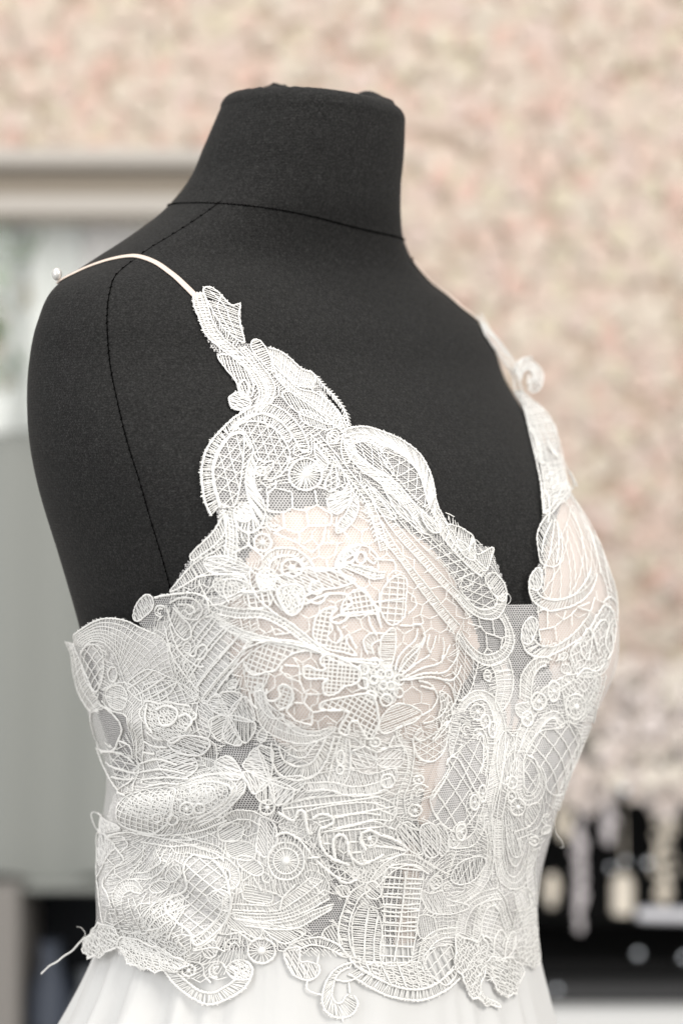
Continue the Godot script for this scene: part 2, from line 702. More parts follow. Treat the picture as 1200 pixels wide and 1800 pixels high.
func cords(called: String, runs: Array, r: int, h: int, hh: Array):
	var acc := Acc.new()
	var lift := lift_of(h) + r * 0.004
	for k in runs.size():
		lay_cord(acc, smooth(chart(runs[k], hh[k] if hh.size() > k else [])), r * (0.0085 if called != "lace_filling" else 0.0068), lift)
		lift += 0.012
	done(called, acc)

func feather(called: String, a: Array, barb: float, cnt: int, r: int):
	var acc := Acc.new()
	var q := resample(smooth(chart(a)), cnt * 3 + 1)
	var lift := lift_of(0)
	lay_cord(acc, q, r * 0.01, lift + 0.02)
	for k in cnt:
		var e := q[k * 3 + 1]
		var d := q[k * 3 + 2] - q[k * 3]
		var dir := Vector2(d.x, d.y).normalized()
		for s in [-1.0, 1.0]:
			var g: Vector2 = dir.rotated(s * rng.randf_range(0.8, 1.05)) * barb * rng.randf_range(0.8, 1.15)
			lay_thread(acc, e, e + Vector3(g.x, g.y, 0), 0.045, lift)
	done(called, acc)

func wheel(called: String, f: Array, rx: float, ry: float, spokes: int, rings: int, h: int):
	var acc := Acc.new()
	var lift := lift_of(h)
	var J := Transform2D(Vector2(f[2], f[4]), Vector2(f[3], f[5]), Vector2(f[0], f[1]))
	for k in rings:
		var g := 1.0 - 0.32 * k
		var q := PackedVector3Array()
		var cnt := maxi(14, int(rx * 2.8))
		for s in cnt:
			var e := J * Vector2(cos(TAU * s / cnt) * rx * g, sin(TAU * s / cnt) * ry * g)
			q.append(Vector3(e.x, e.y, 0))
		lay(acc, q, 0.075 if k == 0 else 0.055, lift + 0.03, 5, 0.3, true)
	for s in spokes:
		var an := TAU * (s + rng.randf_range(-0.2, 0.2)) / spokes
		var e := J * Vector2(cos(an) * rx, sin(an) * ry)
		var o := J * Vector2(cos(an) * rx * 0.18, sin(an) * ry * 0.18)
		lay_thread(acc, Vector3(o.x, o.y, 0), Vector3(e.x, e.y, 0), 0.038, lift)
	if spokes > 0:
		var c := on(f[0], f[1], lift + 0.02)
		ball(acc, c, Vector3.ONE * 0.0016 * clampf(rx / 14.0, 0.6, 1.4), 8, 5)
	done(called, acc)

# threads of one direction across a polygon (local space of the fill)
func family(acc: Acc, poly: PackedVector2Array, J: Transform2D, ang: float, sp: float, rad: float, lift: float, wav := 0.0, jit := 0.12, hq := 0.0):
	var ro := -ang
	var rp := PackedVector2Array()
	var lo := 1e9
	var hi := -1e9
	for p in poly:
		var e := p.rotated(ro)
		rp.append(e)
		lo = minf(lo, e.y)
		hi = maxf(hi, e.y)
	var n := rp.size()
	var y := lo + sp * rng.randf_range(0.3, 0.7)
	while y < hi:
		var xs := []
		for k in n:
			var a := rp[k]
			var b := rp[(k + 1) % n]
			if (a.y > y) != (b.y > y): xs.append(a.x + (b.x - a.x) * (y - a.y) / (b.y - a.y))
		xs.sort()
		for k in range(0, xs.size() - 1, 2):
			var x0: float = xs[k]
			var x1: float = xs[k + 1]
			if x1 - x0 < 1.0: continue
			var y0 := y + rng.randf_range(-jit, jit) * sp
			var y1 := y + rng.randf_range(-jit, jit) * sp
			var cnt := clampi(int((x1 - x0) / 6.0) + 2, 3, 40)
			var ph := rng.randf() * TAU
			var q := PackedVector3Array()
			for s in cnt:
				var t := float(s) / (cnt - 1)
				var x := lerpf(x0, x1, t)
				var yy := lerpf(y0, y1, t) + (wav * sin(x * 0.35 + ph) if wav > 0.0 else 0.0)
				var e := J * Vector2(x, yy).rotated(ang)
				q.append(Vector3(e.x, e.y, hq))
			lay(acc, q, rad, lift, 4, 0.14)
		y += sp * rng.randf_range(0.85, 1.15)

func fill(called: String, kind: String, a: Array, f: Array, ang_deg: float, sp: float, r: int, h: int, pic: int, hh: Array):
	var acc := Acc.new()
	var lift := lift_of(h)
	var C := smooth(chart(a, hh), true)
	var cnt := maxi(12, int(length_of(C) / 0.07))
	if called == "lace_ruffle":
		for k in C.size():
			var w1 := 0.09 * sin(k * 0.9 + a[0]) + rng.randf_range(-0.05, 0.05)
			var cd := Vector2(C[k].x - f[0], C[k].y - f[1]).normalized() * w1
			C[k] += Vector3(cd.x, cd.y, 0.08 * sin(k * 0.55))
	C.append(C[0])
	C = resample(C, cnt + 1)
	C.remove_at(cnt)
	lay(acc, C, r * 0.0074, lift + 0.025, 5, 0.3, true)
	var J := Transform2D(Vector2(f[2], f[4]), Vector2(f[3], f[5]), Vector2(f[0], f[1]))
	var Ji := J.affine_inverse()
	var poly := PackedVector2Array()
	var hq := 0.0
	for e in C:
		poly.append(Ji * Vector2(e.x, e.y))
		hq += e.z / cnt
	var ang := deg_to_rad(ang_deg)
	match kind:
		"rib": family(acc, poly, J, ang, sp * 0.8, 0.036, lift, 0.0, 0.3, hq)
		"sat":
			family(acc, poly, J, ang, sp * 0.85, 0.045, lift, 0.6, 0.35, hq)
			family(acc, poly, J, ang + 0.3, sp * 1.8, 0.04, lift + 0.03, 0.6, 0.4, hq)
		"hat":
			family(acc, poly, J, ang, sp * 0.85, 0.042, lift, 0.0, 0.4, hq)
			family(acc, poly, J, ang + 0.6, sp * 2.2, 0.036, lift + 0.03, 0.5, 0.5, hq)
		"grid":
			family(acc, poly, J, ang, sp, 0.05, lift, 0.0, 0.1, hq)
			family(acc, poly, J, ang + PI / 2, sp * 1.1, 0.045, lift + 0.02, 0.0, 0.1, hq)
		"lad":
			family(acc, poly, J, ang, sp, 0.065, lift + 0.03, 0.0, 0.06, hq)
			family(acc, poly, J, ang + PI / 2, 9.0, 0.048, lift, 0.0, 0.2, hq)
		"dia":
			family(acc, poly, J, ang + deg_to_rad(56.0), sp * 0.85, 0.055, lift + 0.02, 0.5, 0.05, hq)
			family(acc, poly, J, ang - deg_to_rad(58.0), sp * 0.85, 0.05, lift, 0.5, 0.05, hq)
		"web":
			family(acc, poly, J, ang, sp, 0.034, lift, 0.4, 0.15, hq)
			family(acc, poly, J, ang + 1.05, sp, 0.034, lift + 0.01, 0.4, 0.15, hq)
			family(acc, poly, J, ang + 2.1, sp, 0.034, lift + 0.02, 0.4, 0.15, hq)
		"wav":
			family(acc, poly, J, ang, sp * 0.8, 0.048, lift, 1.5, 0.4, hq)
			family(acc, poly, J, ang + 1.1, sp * 1.3, 0.042, lift + 0.03, 1.8, 0.5, hq)
		"fan":
			family(acc, poly, J, ang, sp, 0.04, lift, 0.8, 0.2, hq)
			family(acc, poly, J, ang + 0.45, sp * 2.0, 0.036, lift + 0.02, 1.0, 0.3, hq)
		"hex":
			family(acc, poly, J, ang, sp, 0.03, lift, 1.2, 0.2, hq)
			family(acc, poly, J, ang + PI / 2, sp, 0.03, lift + 0.01, 1.2, 0.2, hq)
	if pic:
		var ctr := PackedVector3Array()
		for e in C: ctr.append(Vector3(f[0], f[1], 0))
		picots(acc, C, ctr, lift)
	var gnd: Acc = null
	if kind in ["sat", "wav"]:
		var pc := PackedVector2Array()
		for e in C: pc.append(Vector2(e.x, e.y))
		gnd = sheet_acc(pc, 0.1, lift - 0.05 + hq, 0.3)
	done(called, acc, kind == "sat" or kind == "hat", gnd)

func lace_rows_0():
	band("lace_scroll",[-1516,1192,-1511,1126,-1477,1039,-1437,951,-1357,874,-1286,813,-1222,735,-1194,640,-1221,570],[-1473,1201,-1443,1112,-1409,1016,-1355,938,-1286,876,-1214,799,-1158,721,-1144,641,-1189,562],53,4,0,1,7,[],[])
	fill("lace_leaf","rib",[-1474,1204,-1438,1223,-1382,1181,-1327,1124,-1276,1133,-1283,1069,-1271,1005,-1248,916,-1310,949,-1372,1010,-1423,1096],[-13.46,10.83,0.0297,0.0013,0.0013,-0.0329],20,5,7,0,1,[])
	cords("lace_cord",[[-1443,1206,-1389,1154,-1348,1100,-1334,1051,-1290,956],[-1381,1175,-1396,1114,-1369,1049,-1320,971]],5,0,[])
	fill("lace_leaf","rib",[-1375,836,-1314,841,-1250,788,-1217,709,-1236,614,-1279,638,-1305,707,-1337,757],[-12.89,7.36,0.0280,-0.0036,0.0007,-0.0319],70,5.5,7,0,0,[])
	wheel("lace_wheel",[-12.68,6.54,0.0276,-0.0049,0.0006,-0.0317],9,15,0,1,0)
	fill("lace_leaf","sat",[-1345,600,-1307,632,-1263,617,-1249,567,-1301,538,-1336,550],[-13.00,5.84,0.0264,-0.0044,0.0004,-0.0313],20,4,7,0,1,[])
	band("lace_scroll",[-1247,894,-1195,847,-1153,785,-1116,722,-1106,658,-1142,594,-1214,530],[-1271,886,-1224,824,-1189,752,-1158,689,-1157,635,-1191,584,-1240,539],30,3,0,0,7,[],[])
	fill("lace_leaf","rib",[-1210,911,-1188,934,-1151,923,-1111,866,-1091,803,-1086,755,-1123,770,-1164,826,-1200,870],[-11.47,8.51,0.0332,-0.0020,0.0011,-0.0321],-20,5,7,0,0,[])
	band("lace_scroll",[-1110,892,-1039,875,-969,832,-905,776,-832,753,-844,697],[-1097,828,-1055,772,-1015,725,-958,678,-887,670,-880,642],21,3,0,1,7,[],[])
	band("lace_scroll",[-1101,802,-1030,734,-963,665,-877,648,-801,602,-747,524,-733,445],[-1096,738,-1040,660,-968,601,-896,546,-833,484,-788,435,-772,404],31,3,0,0,7,[],[])
	fill("lace_leaf","rib",[-1076,627,-1038,644,-977,623,-921,583,-877,540,-812,491,-851,465,-934,495,-1007,525,-1058,574],[-9.55,5.57,0.0343,-0.0103,0.0008,-0.0318],60,5,7,0,0,[])
	fill("lace_leaf","rib",[-1007,525,-969,544,-908,520,-851,484,-821,450,-885,439,-962,457,-1002,487],[-9.26,4.88,0.0340,-0.0104,0.0007,-0.0316],70,4.5,7,0,0,[])
	feather("lace_feather",[-826,746,-784,676,-733,613,-710,540,-722,461],0.30,18,6)
	feather("lace_feather",[-838,649,-791,580,-762,508,-764,445],0.26,13,6)
	band("lace_scroll",[-1484,-21,-1504,44,-1509,119,-1505,208,-1482,298,-1448,365,-1400,426,-1332,497,-1252,551,-1178,574,-1109,554,-1054,502,-1017,431,-1004,357,-1009,326,-1039,307],[-1441,21,-1457,104,-1456,208,-1436,283,-1399,353,-1361,405,-1317,457,-1245,505,-1185,521,-1130,494,-1101,454,-1075,402,-1062,356,-1059,331,-1039,307],77,2,0,1,8,[],[])
	band("lace_scroll",[-1365,426,-1319,476,-1257,511,-1197,518,-1137,491,-1101,454,-1079,408,-1086,377,-1105,371],[-1339,442,-1289,473,-1241,477,-1204,471,-1160,441,-1133,407,-1123,377,-1114,368,-1105,371],28,2,0,0,7,[],[])
	fill("lace_leaf","web",[-1338,445,-1284,473,-1210,471,-1148,432,-1115,361,-1109,294,-1140,224,-1191,173,-1241,170,-1205,224,-1191,266,-1231,257,-1265,284,-1276,345,-1293,406,-1308,430],[-12.21,3.28,0.0259,-0.0048,0.0002,-0.0305],10,15,7,0,0,[])
	fill("lace_window","web",[-1454,208,-1431,283,-1400,344,-1357,396,-1306,402,-1318,299,-1341,178,-1377,38,-1431,33,-1451,113],[-13.87,2.29,0.0242,-0.0032,0.0000,-0.0300],15,20,6,0,0,[])
	cords("lace_cord",[[-1461,134,-1457,223,-1432,298,-1393,365,-1343,411,-1310,415,-1297,375,-1284,329]],9,0,[])
	band("lace_scroll",[-1274,308,-1308,238,-1324,149,-1319,59,-1310,15,-1321,-6,-1340,9,-1335,38,-1318,50],[-1260,266,-1282,208,-1283,119,-1261,59,-1251,0,-1275,-74,-1322,-112,-1370,-83,-1388,-15],32,2,0,0,7,[],[])
	fill("lace_bud","sat",[-1388,-15,-1373,21,-1343,38,-1315,21,-1310,-24,-1329,-53,-1363,-47],[-13.46,-0.08,0.0242,-0.0019,0.0000,-0.0296],30,4,7,0,0,[])
	wheel("lace_wheel",[-10.52,1.94,0.0273,-0.0055,0.0002,-0.0302],29,28,26,1,0)
	fill("lace_bud","sat",[-968,363,-957,317,-927,272,-943,226,-990,210,-1023,228,-983,265,-984,308],[-9.72,2.74,0.0297,-0.0080,0.0003,-0.0306],40,4.5,7,0,0,[])
	fill("lace_leaf","web",[-898,257,-894,196,-897,150,-926,114,-956,102,-974,126,-960,165,-928,204],[-9.29,1.64,0.0292,-0.0071,0.0002,-0.0303],30,9,7,0,0,[])
	fill("lace_bud","sat",[-845,150,-849,90,-884,30,-939,-15,-972,12,-976,54,-939,90,-894,102],[-9.12,0.64,0.0283,-0.0062,0.0001,-0.0300],-30,4,7,0,0,[])
	fill("lace_bud","sat",[-831,90,-825,30,-865,-45,-924,-101,-959,-112,-941,-59,-897,-9],[-8.92,-0.29,0.0276,-0.0056,-0.0000,-0.0297],30,4,7,0,0,[])
	feather("lace_feather",[-976,410,-923,327,-867,226,-818,135,-785,54,-775,-45,-763,-149],0.30,31,6)
	cords("lace_cord",[[-928,410,-867,303,-804,181,-747,75,-708,-30,-671,-105],[-883,303,-859,211,-837,114,-831,45],[-970,357,-943,302,-916,247]],6,0,[])
	wheel("lace_wheel",[-12.72,-1.62,0.0238,-0.0011,0.0000,-0.0293],15,15,10,1,0)
	cords("lace_net",[[-1195,161,-1199,119],[-1199,119,-1131,101],[-1131,101,-1136,12],[-1136,12,-1080,0],[-1080,0,-1028,30],[-1028,30,-1026,110],[-1028,30,-967,-21],[-967,-21,-981,-80],[-981,-80,-1076,-80],[-1076,-80,-1080,0],[-1076,-80,-1120,-118],[-1120,-118,-1178,-94],[-1178,-94,-1180,-15],[-1180,-15,-1136,12],[-1180,-15,-1244,-6],[-1244,-6,-1237,86],[-1237,86,-1199,119],[-1120,-118,-1124,-182],[-1124,-182,-1074,-220],[-1074,-220,-1028,-174],[-1028,-174,-1006,-83],[-1006,-83,-981,-80],[-1028,-174,-979,-177],[-1178,-94,-1227,-124],[-1322,-103,-1325,-182],[-1325,-182,-1267,-241],[-1325,-182,-1388,-221],[-1026,110,-974,96],[-981,-80,-939,-118],[-939,-118,-914,-163],[-1124,-182,-1227,-124]],6,0,[])
	fill("lace_leaf","rib",[-1602,-232,-1570,-193,-1492,-118,-1446,-44,-1422,-15,-1430,-103,-1475,-168,-1531,-213,-1584,-252],[-15.06,-1.49,0.0263,-0.0022,0.0001,-0.0296],70,5.5,7,0,1,[])
	fill("lace_leaf","rib",[-1726,-419,-1681,-373,-1622,-306,-1561,-252,-1490,-213,-1437,-177,-1422,-251,-1487,-295,-1580,-347,-1654,-393],[-15.66,-3.03,0.0283,-0.0012,0.0004,-0.0296],60,6,7,0,1,[])
	band("lace_scroll",[-1432,15,-1426,-74,-1428,-162,-1445,-251],[-1380,-15,-1378,-103,-1382,-191,-1392,-271],17,4,0,0,7,[],[])
	fill("lace_leaf","sat",[-1534,-252,-1465,-230,-1389,-250,-1327,-294,-1352,-338,-1429,-324,-1509,-310],[-14.29,-2.85,0.0260,-0.0008,0.0003,-0.0294],0,5,7,0,0,[])
	band("lace_scroll",[-786,422,-728,448,-606,460,-484,437,-344,392,-245,321,-226,233,-241,155,-274,62,-265,-15,-237,-74],[-569,323,-538,345,-499,349,-446,324,-378,285,-342,232,-334,170,-352,92,-354,37,-341,-31,-304,-92],57,2,0,1,8,[],[])
	band("lace_scroll",[-778,397,-703,421,-609,419,-522,396,-450,365],[-773,351,-712,380,-631,381,-583,357,-562,320],17,3,0,0,7,[],[])
	fill("lace_leaf","hat",[-780,335,-676,374,-586,350,-561,307,-539,214,-597,183,-671,228,-740,280],[-6.44,2.84,0.0394,-0.0161,0.0005,-0.0312],40,5,6,0,0,[])
	fill("lace_window","web",[-575,313,-481,308,-387,272,-342,210,-349,123,-358,31,-397,21,-446,61,-494,122,-535,183,-577,245],[-4.49,1.72,0.0459,-0.0182,0.0004,-0.0311],35,17,6,0,0,[])
	band("lace_scroll",[-790,413,-800,304,-748,218,-668,152,-574,61,-515,-36,-444,-106,-367,-116],[-736,305,-688,250,-609,198,-538,137,-477,46,-402,-15,-363,-76,-348,-107],55,3,0,0,7,[],[])
	fill("lace_bud","sat",[-660,213,-564,168,-500,85,-432,0,-353,-77,-382,-116,-464,-121,-548,-67,-627,24],[-5.03,0.12,0.0423,-0.0139,0.0000,-0.0304],45,4.2,7,0,0,[])
	fill("lace_leaf","rib",[-779,413,-737,382,-772,304,-830,251,-831,328],[-7.90,3.36,0.0353,-0.0129,0.0005,-0.0312],0,5,7,0,0,[])
	band("lace_scroll",[-788,151,-729,30,-671,-105,-568,-240,-450,-362,-271,-474,-115,-572],[-744,172,-679,48,-624,-90,-516,-226,-382,-349,-197,-461,-55,-546],76,2,0,0,7,[],[])
	band("lace_scroll",[-770,-60,-740,-149,-676,-253,-582,-403,-467,-527,-304,-647],[-725,-45,-695,-135,-636,-254,-529,-390,-400,-509,-232,-613],58,2,0,0,7,[],[])
	band("lace_scroll",[-784,60,-767,-15,-769,-119,-764,-208],[-745,60,-732,-24,-725,-114,-719,-194],23,2,0,0,7,[],[])
	fill("lace_web","web",[-625,30,-510,-76,-319,-184,-87,-340,-179,-431,-404,-273,-539,-151],[-3.80,-2.04,0.0484,-0.0115,-0.0007,-0.0301],40,18,3,0,0,[])
	fill("lace_leaf","rib",[-732,121,-636,0,-652,-45,-710,-15,-736,60],[-6.93,0.24,0.0340,-0.0101,0.0000,-0.0302],20,5,7,0,0,[])
	cords("lace_cord",[[-755,151,-641,-15,-509,-181,-260,-352],[-713,127,-590,-24,-419,-182,-142,-339],[-574,61,-458,-106,-293,-260]],5,0,[])
	band("lace_scroll",[-309,0,-235,-92,-144,-185,-32,-273,48,-321],[-383,-46,-325,-138,-227,-231,-109,-309,-10,-357],30,3,0,0,7,[],[])
	fill("lace_leaf","rib",[-254,-77,-162,-77,-91,-99,-25,-143,-91,-192,-164,-210,-231,-169],[-1.46,-1.38,0.0545,-0.0131,-0.0004,-0.0308],100,4,7,0,0,[])
	fill("lace_leaf","rib",[-32,-146,-31,-233,115,-197,77,-265,24,-324,-45,-285,-102,-223],[0.01,-2.39,0.0498,-0.0089,-0.0006,-0.0309],100,4,7,0,0,[])
	fill("lace_bud","sat",[-197,-154,-89,-186,-52,-233,-71,-263,-134,-253,-191,-210],[-1.22,-2.17,0.0547,-0.0106,-0.0006,-0.0307],40,3.5,7,0,0,[])
	fill("lace_bud","sat",[-462,-15,-390,-61,-353,-98,-375,-122,-439,-116,-472,-67],[-4.15,-0.80,0.0472,-0.0139,-0.0002,-0.0303],40,3.5,7,4,0,[])
	fill("lace_leaf","rib",[15,-361,87,-334,147,-376,176,-439,153,-491,104,-469,50,-421],[1.04,-4.13,0.0426,-0.0008,-0.0008,-0.0312],130,5,7,0,1,[])
	band("lace_scroll",[176,-439,168,-517,115,-581,19,-585,-87,-557,-197,-507,-270,-459],[112,-462,97,-518,16,-535,-78,-517,-161,-468,-221,-430],27,3,0,0,7,[],[])
	fill("lace_web","web",[-246,-374,-86,-334,38,-368,103,-462,79,-518,-45,-521,-179,-462],[-0.48,-4.34,0.0525,0.0002,-0.0012,-0.0310],80,17,3,0,0,[])
	cords("lace_net",[[-42,-577,-19,-628],[-19,-628,-84,-638],[-19,-628,20,-660],[20,-660,92,-678],[92,-678,74,-587],[92,-678,143,-695],[143,-695,170,-683],[20,-660,27,-747],[27,-747,-8,-777],[27,-747,67,-767],[143,-695,125,-760],[-175,-600,-19,-628]],5,0,[])
	band("lace_scroll",[162,-557,185,-596,216,-659,221,-728,184,-793,111,-837,15,-837,-90,-798,-199,-738,-273,-673],[131,-579,163,-620,174,-674,161,-726,129,-760,71,-780,-8,-777,-99,-736,-176,-683,-220,-638],41,3,0,1,7,[],[])
	band("lace_scroll",[61,-836,94,-890,105,-968,91,-1046,107,-1093],[187,-809,211,-894,212,-972,184,-1050,140,-1095],18,3,0,1,7,[],[])
	fill("lace_leaf","hat",[-272,-657,-147,-734,-56,-806,-69,-867,-117,-951,-185,-1006,-278,-1002,-312,-914,-280,-810],[-1.91,-8.61,0.0642,-0.0005,-0.0037,-0.0307],60,6,7,0,1,[])
	fill("lace_leaf","sat",[-2004,-555,-1964,-486,-1893,-439,-1847,-453,-1850,-504,-1915,-552,-1979,-585],[-19.22,-5.11,0.0416,-0.0057,0.0013,-0.0308],60,4.5,7,0,0,[])

func lace_rows_1():
	cords("lace_cord",[[-1731,-479,-1657,-447,-1583,-457,-1554,-505,-1582,-554,-1637,-561,-1678,-526,-1703,-484],[-1679,-484,-1621,-482,-1593,-512,-1625,-531,-1651,-507],[-1749,-504,-1740,-570,-1716,-637,-1676,-672,-1635,-649,-1637,-592,-1675,-544,-1712,-497],[-1657,-750,-1625,-755,-1603,-712,-1560,-695,-1546,-724,-1575,-765,-1611,-772],[-1827,-452,-1727,-434,-1594,-421,-1527,-450,-1517,-519]],8,0,[])
	cords("lace_cord",[[-1749,-586,-1738,-661,-1704,-745,-1633,-804,-1573,-813],[-1781,-602,-1769,-693,-1742,-799,-1687,-889,-1634,-948]],8,0,[])
	fill("lace_ladder","lad",[-1534,-543,-1432,-576,-1320,-646,-1383,-767,-1478,-892,-1608,-1013,-1671,-904,-1705,-782,-1620,-718,-1633,-628],[-15.39,-7.47,0.0341,-0.0029,0.0018,-0.0302],-50,24,7,0,0,[])
	cords("lace_ladder",[[-1699,-797,-1543,-631,-1484,-556],[-1683,-874,-1499,-683,-1410,-590],[-1645,-927,-1456,-740,-1364,-624],[-1622,-987,-1413,-783,-1326,-661],[-1507,-930,-1384,-796,-1314,-719]],7,0,[])
	fill("lace_leaf","hex",[-1548,-474,-1497,-384,-1429,-348,-1352,-358,-1332,-405,-1390,-441,-1472,-479],[-14.32,-4.13,0.0268,-0.0003,0.0005,-0.0295],0,14,7,0,0,[])
	band("lace_scroll",[-1486,-479,-1377,-500,-1277,-504,-1182,-549,-1092,-636,-1021,-718],[-1489,-527,-1377,-547,-1276,-545,-1193,-587,-1114,-659,-1048,-717],57,3,0,0,7,[],[])
	band("lace_scroll",[-1475,-547,-1377,-600,-1275,-638,-1159,-665,-1043,-706],[-1468,-592,-1365,-641,-1251,-667,-1148,-694,-1048,-723],36,3,0,0,7,[],[])
	feather("lace_feather",[-1518,-534,-1433,-584,-1351,-632,-1251,-655],0.33,13,6)
	feather("lace_feather",[-1538,-489,-1475,-547,-1419,-620,-1313,-675],0.26,15,6)
	fill("lace_leaf","grid",[-1356,-783,-1328,-734,-1251,-676,-1159,-662,-1081,-685,-1026,-723,-1092,-714,-1148,-727,-1194,-774,-1218,-813,-1254,-823,-1318,-841],[-12.02,-7.46,0.0231,-0.0003,0.0005,-0.0293],20,9,8,0,0,[])
	fill("lace_leaf","grid",[-1356,-783,-1312,-835,-1249,-826,-1272,-901,-1332,-935,-1354,-861],[-13.13,-8.57,0.0262,-0.0014,0.0012,-0.0299],10,8,6,0,0,[])
	cords("lace_cord",[[-1566,-356,-1526,-444,-1473,-508],[-1580,-341,-1482,-325,-1365,-329,-1327,-381],[-1429,-339,-1443,-413,-1417,-471],[-1328,-323,-1315,-396,-1273,-468,-1206,-532],[-1256,-351,-1231,-439,-1183,-511]],7,0,[])
	fill("lace_leaf","wav",[-1497,-369,-1429,-330,-1352,-335,-1335,-382,-1377,-417,-1444,-442],[-14.06,-3.79,0.0261,-0.0002,0.0004,-0.0294],20,6,7,0,0,[])
	fill("lace_leaf","lad",[-1352,-440,-1315,-396,-1255,-366,-1231,-439,-1253,-492,-1326,-487],[-12.89,-4.37,0.0241,0.0005,0.0003,-0.0292],80,12,6,0,0,[])
	band("lace_scroll",[-1279,-250,-1247,-206,-1195,-188,-1137,-197,-1092,-235,-1060,-302],[-1249,-293,-1232,-249,-1189,-229,-1150,-232,-1121,-258,-1094,-308],23,2,0,0,9,[],[])
	wheel("lace_wheel",[-11.56,-2.93,0.0230,-0.0005,0.0000,-0.0291],18,15,7,1,1)
	fill("lace_flower","hat",[-1299,-328,-1209,-331,-1140,-305,-1048,-293,-955,-323,-903,-358,-952,-387,-1050,-409,-1112,-444,-1138,-514,-1177,-502,-1208,-415,-1260,-386],[-11.12,-3.84,0.0226,0.0001,-0.0000,-0.0290],25,5.5,8,1,0,[])
	wheel("lace_wheel",[-10.61,-3.92,0.0227,-0.0000,-0.0001,-0.0290],11,11,0,1,0)
	fill("lace_bud","wav",[-1213,-409,-1174,-380,-1129,-380,-1106,-424,-1116,-496,-1149,-531,-1183,-502],[-11.53,-4.46,0.0226,0.0006,0.0001,-0.0291],60,5,8,2,0,[])
	fill("lace_bud","wav",[-1291,-328,-1256,-293,-1221,-322,-1227,-380,-1264,-410,-1291,-381],[-12.58,-3.52,0.0235,0.0003,0.0002,-0.0292],20,5,7,1,0,[])
	cords("lace_cord",[[-1139,-485,-1094,-470,-1049,-438,-1004,-424,-944,-428,-918,-469,-944,-503,-958,-532],[-1112,-444,-1049,-473,-1015,-424],[-1365,-411,-1290,-410,-1237,-351,-1198,-345]],9,0,[])
	fill("lace_leaf","grid",[-939,-439,-873,-397,-833,-456,-803,-515,-864,-531,-958,-529],[-8.78,-4.78,0.0242,-0.0004,-0.0004,-0.0291],80,9,7,0,0,[])
	cords("lace_cord",[[-976,-279,-950,-329,-897,-382,-845,-441,-809,-517,-795,-599],[-1094,-293,-1037,-308,-977,-294]],10,0,[])
	cords("lace_cord",[[-970,-265,-951,-221,-912,-186,-858,-175,-813,-196,-784,-243,-814,-275],[-811,-272,-835,-251,-843,-213],[-908,-280,-827,-295,-790,-319]],9,0,[])
	wheel("lace_wheel",[-9.18,-2.36,0.0251,-0.0032,-0.0002,-0.0292],10,11,0,1,0)
	wheel("lace_wheel",[-8.65,-2.42,0.0260,-0.0038,-0.0002,-0.0292],8,10,0,1,0)
	band("lace_scroll",[-976,-282,-929,-297,-869,-327,-819,-351,-767,-343],[-938,-259,-878,-286,-816,-310,-756,-317],18,3,0,0,7,[],[])
	fill("lace_leaf","sat",[-981,-288,-954,-221,-913,-192,-859,-181,-882,-213,-935,-250,-943,-288],[-9.24,-2.33,0.0250,-0.0031,-0.0002,-0.0292],40,4,7,0,0,[])
	fill("lace_fan","grid",[-800,-471,-778,-398,-722,-341,-675,-333,-654,-372,-669,-460,-682,-548,-736,-587,-776,-559],[-7.21,-4.52,0.0287,-0.0016,-0.0008,-0.0293],5,11,8,0,0,[])
	cords("lace_cord",[[-843,-470,-731,-458,-665,-451],[-808,-252,-709,-262,-711,-326],[-662,-416,-622,-447,-614,-491,-660,-534],[-707,-591,-639,-594,-576,-582,-592,-536]],7,0,[])
	fill("lace_petal","grid",[-1070,-618,-1059,-543,-1026,-499,-979,-497,-1003,-543,-996,-607,-1014,-639,-980,-674,-928,-628,-937,-675,-899,-737,-958,-718,-1014,-703,-1058,-659],[-9.94,-6.24,0.0225,0.0000,-0.0002,-0.0291],10,8,8,0,0,[])
	cords("lace_cord",[[-1003,-558,-958,-529,-863,-519,-814,-532,-795,-602],[-1003,-561,-967,-573,-930,-541],[-980,-674,-958,-640,-980,-584],[-930,-631,-901,-702],[-851,-534,-840,-587,-816,-640]],9,0,[])
	band("lace_scroll",[-854,-735,-872,-673,-852,-633,-815,-625,-772,-635],[-828,-733,-837,-692,-816,-669,-791,-661],10,2,0,0,7,[],[])
	fill("lace_leaf","rib",[-798,-769,-799,-675,-777,-629,-733,-602,-727,-678,-743,-765,-767,-814],[-7.63,-7.05,0.0264,-0.0009,-0.0010,-0.0292],0,4.5,7,0,0,[])
	cords("lace_cord",[[-1043,-714,-959,-747,-866,-761,-788,-769],[-1037,-729,-959,-777,-885,-804],[-1048,-700,-936,-759,-818,-786],[-1313,-660,-1204,-666,-1092,-694,-1037,-723],[-1353,-706,-1228,-658,-1114,-671]],8,0,[])
	fill("lace_petal","grid",[-1037,-744,-1003,-729,-959,-753,-913,-789,-883,-822,-901,-878,-946,-892,-992,-936,-1026,-929,-1030,-876,-1010,-858,-1048,-852,-1093,-852,-1110,-817,-1092,-788,-1048,-811,-1019,-799,-1041,-773],[-10.08,-8.28,0.0224,0.0001,-0.0002,-0.0294],5,7,10,1,0,[])
	wheel("lace_wheel",[-8.71,-8.08,0.0236,0.0002,-0.0006,-0.0294],9,9,0,1,0)
	wheel("lace_wheel",[-8.23,-7.77,0.0246,-0.0000,-0.0008,-0.0293],8,8,0,1,0)
	wheel("lace_wheel",[-8.72,-8.81,0.0237,0.0006,-0.0007,-0.0297],9,9,0,1,0)
	wheel("lace_wheel",[-8.39,-9.48,0.0245,0.0009,-0.0009,-0.0301],9,9,0,1,0)
	wheel("lace_wheel",[-7.70,-9.72,0.0265,0.0013,-0.0013,-0.0303],10,10,0,1,0)
	wheel("lace_wheel",[-7.11,-9.36,0.0287,0.0016,-0.0017,-0.0301],8,8,0,1,0)
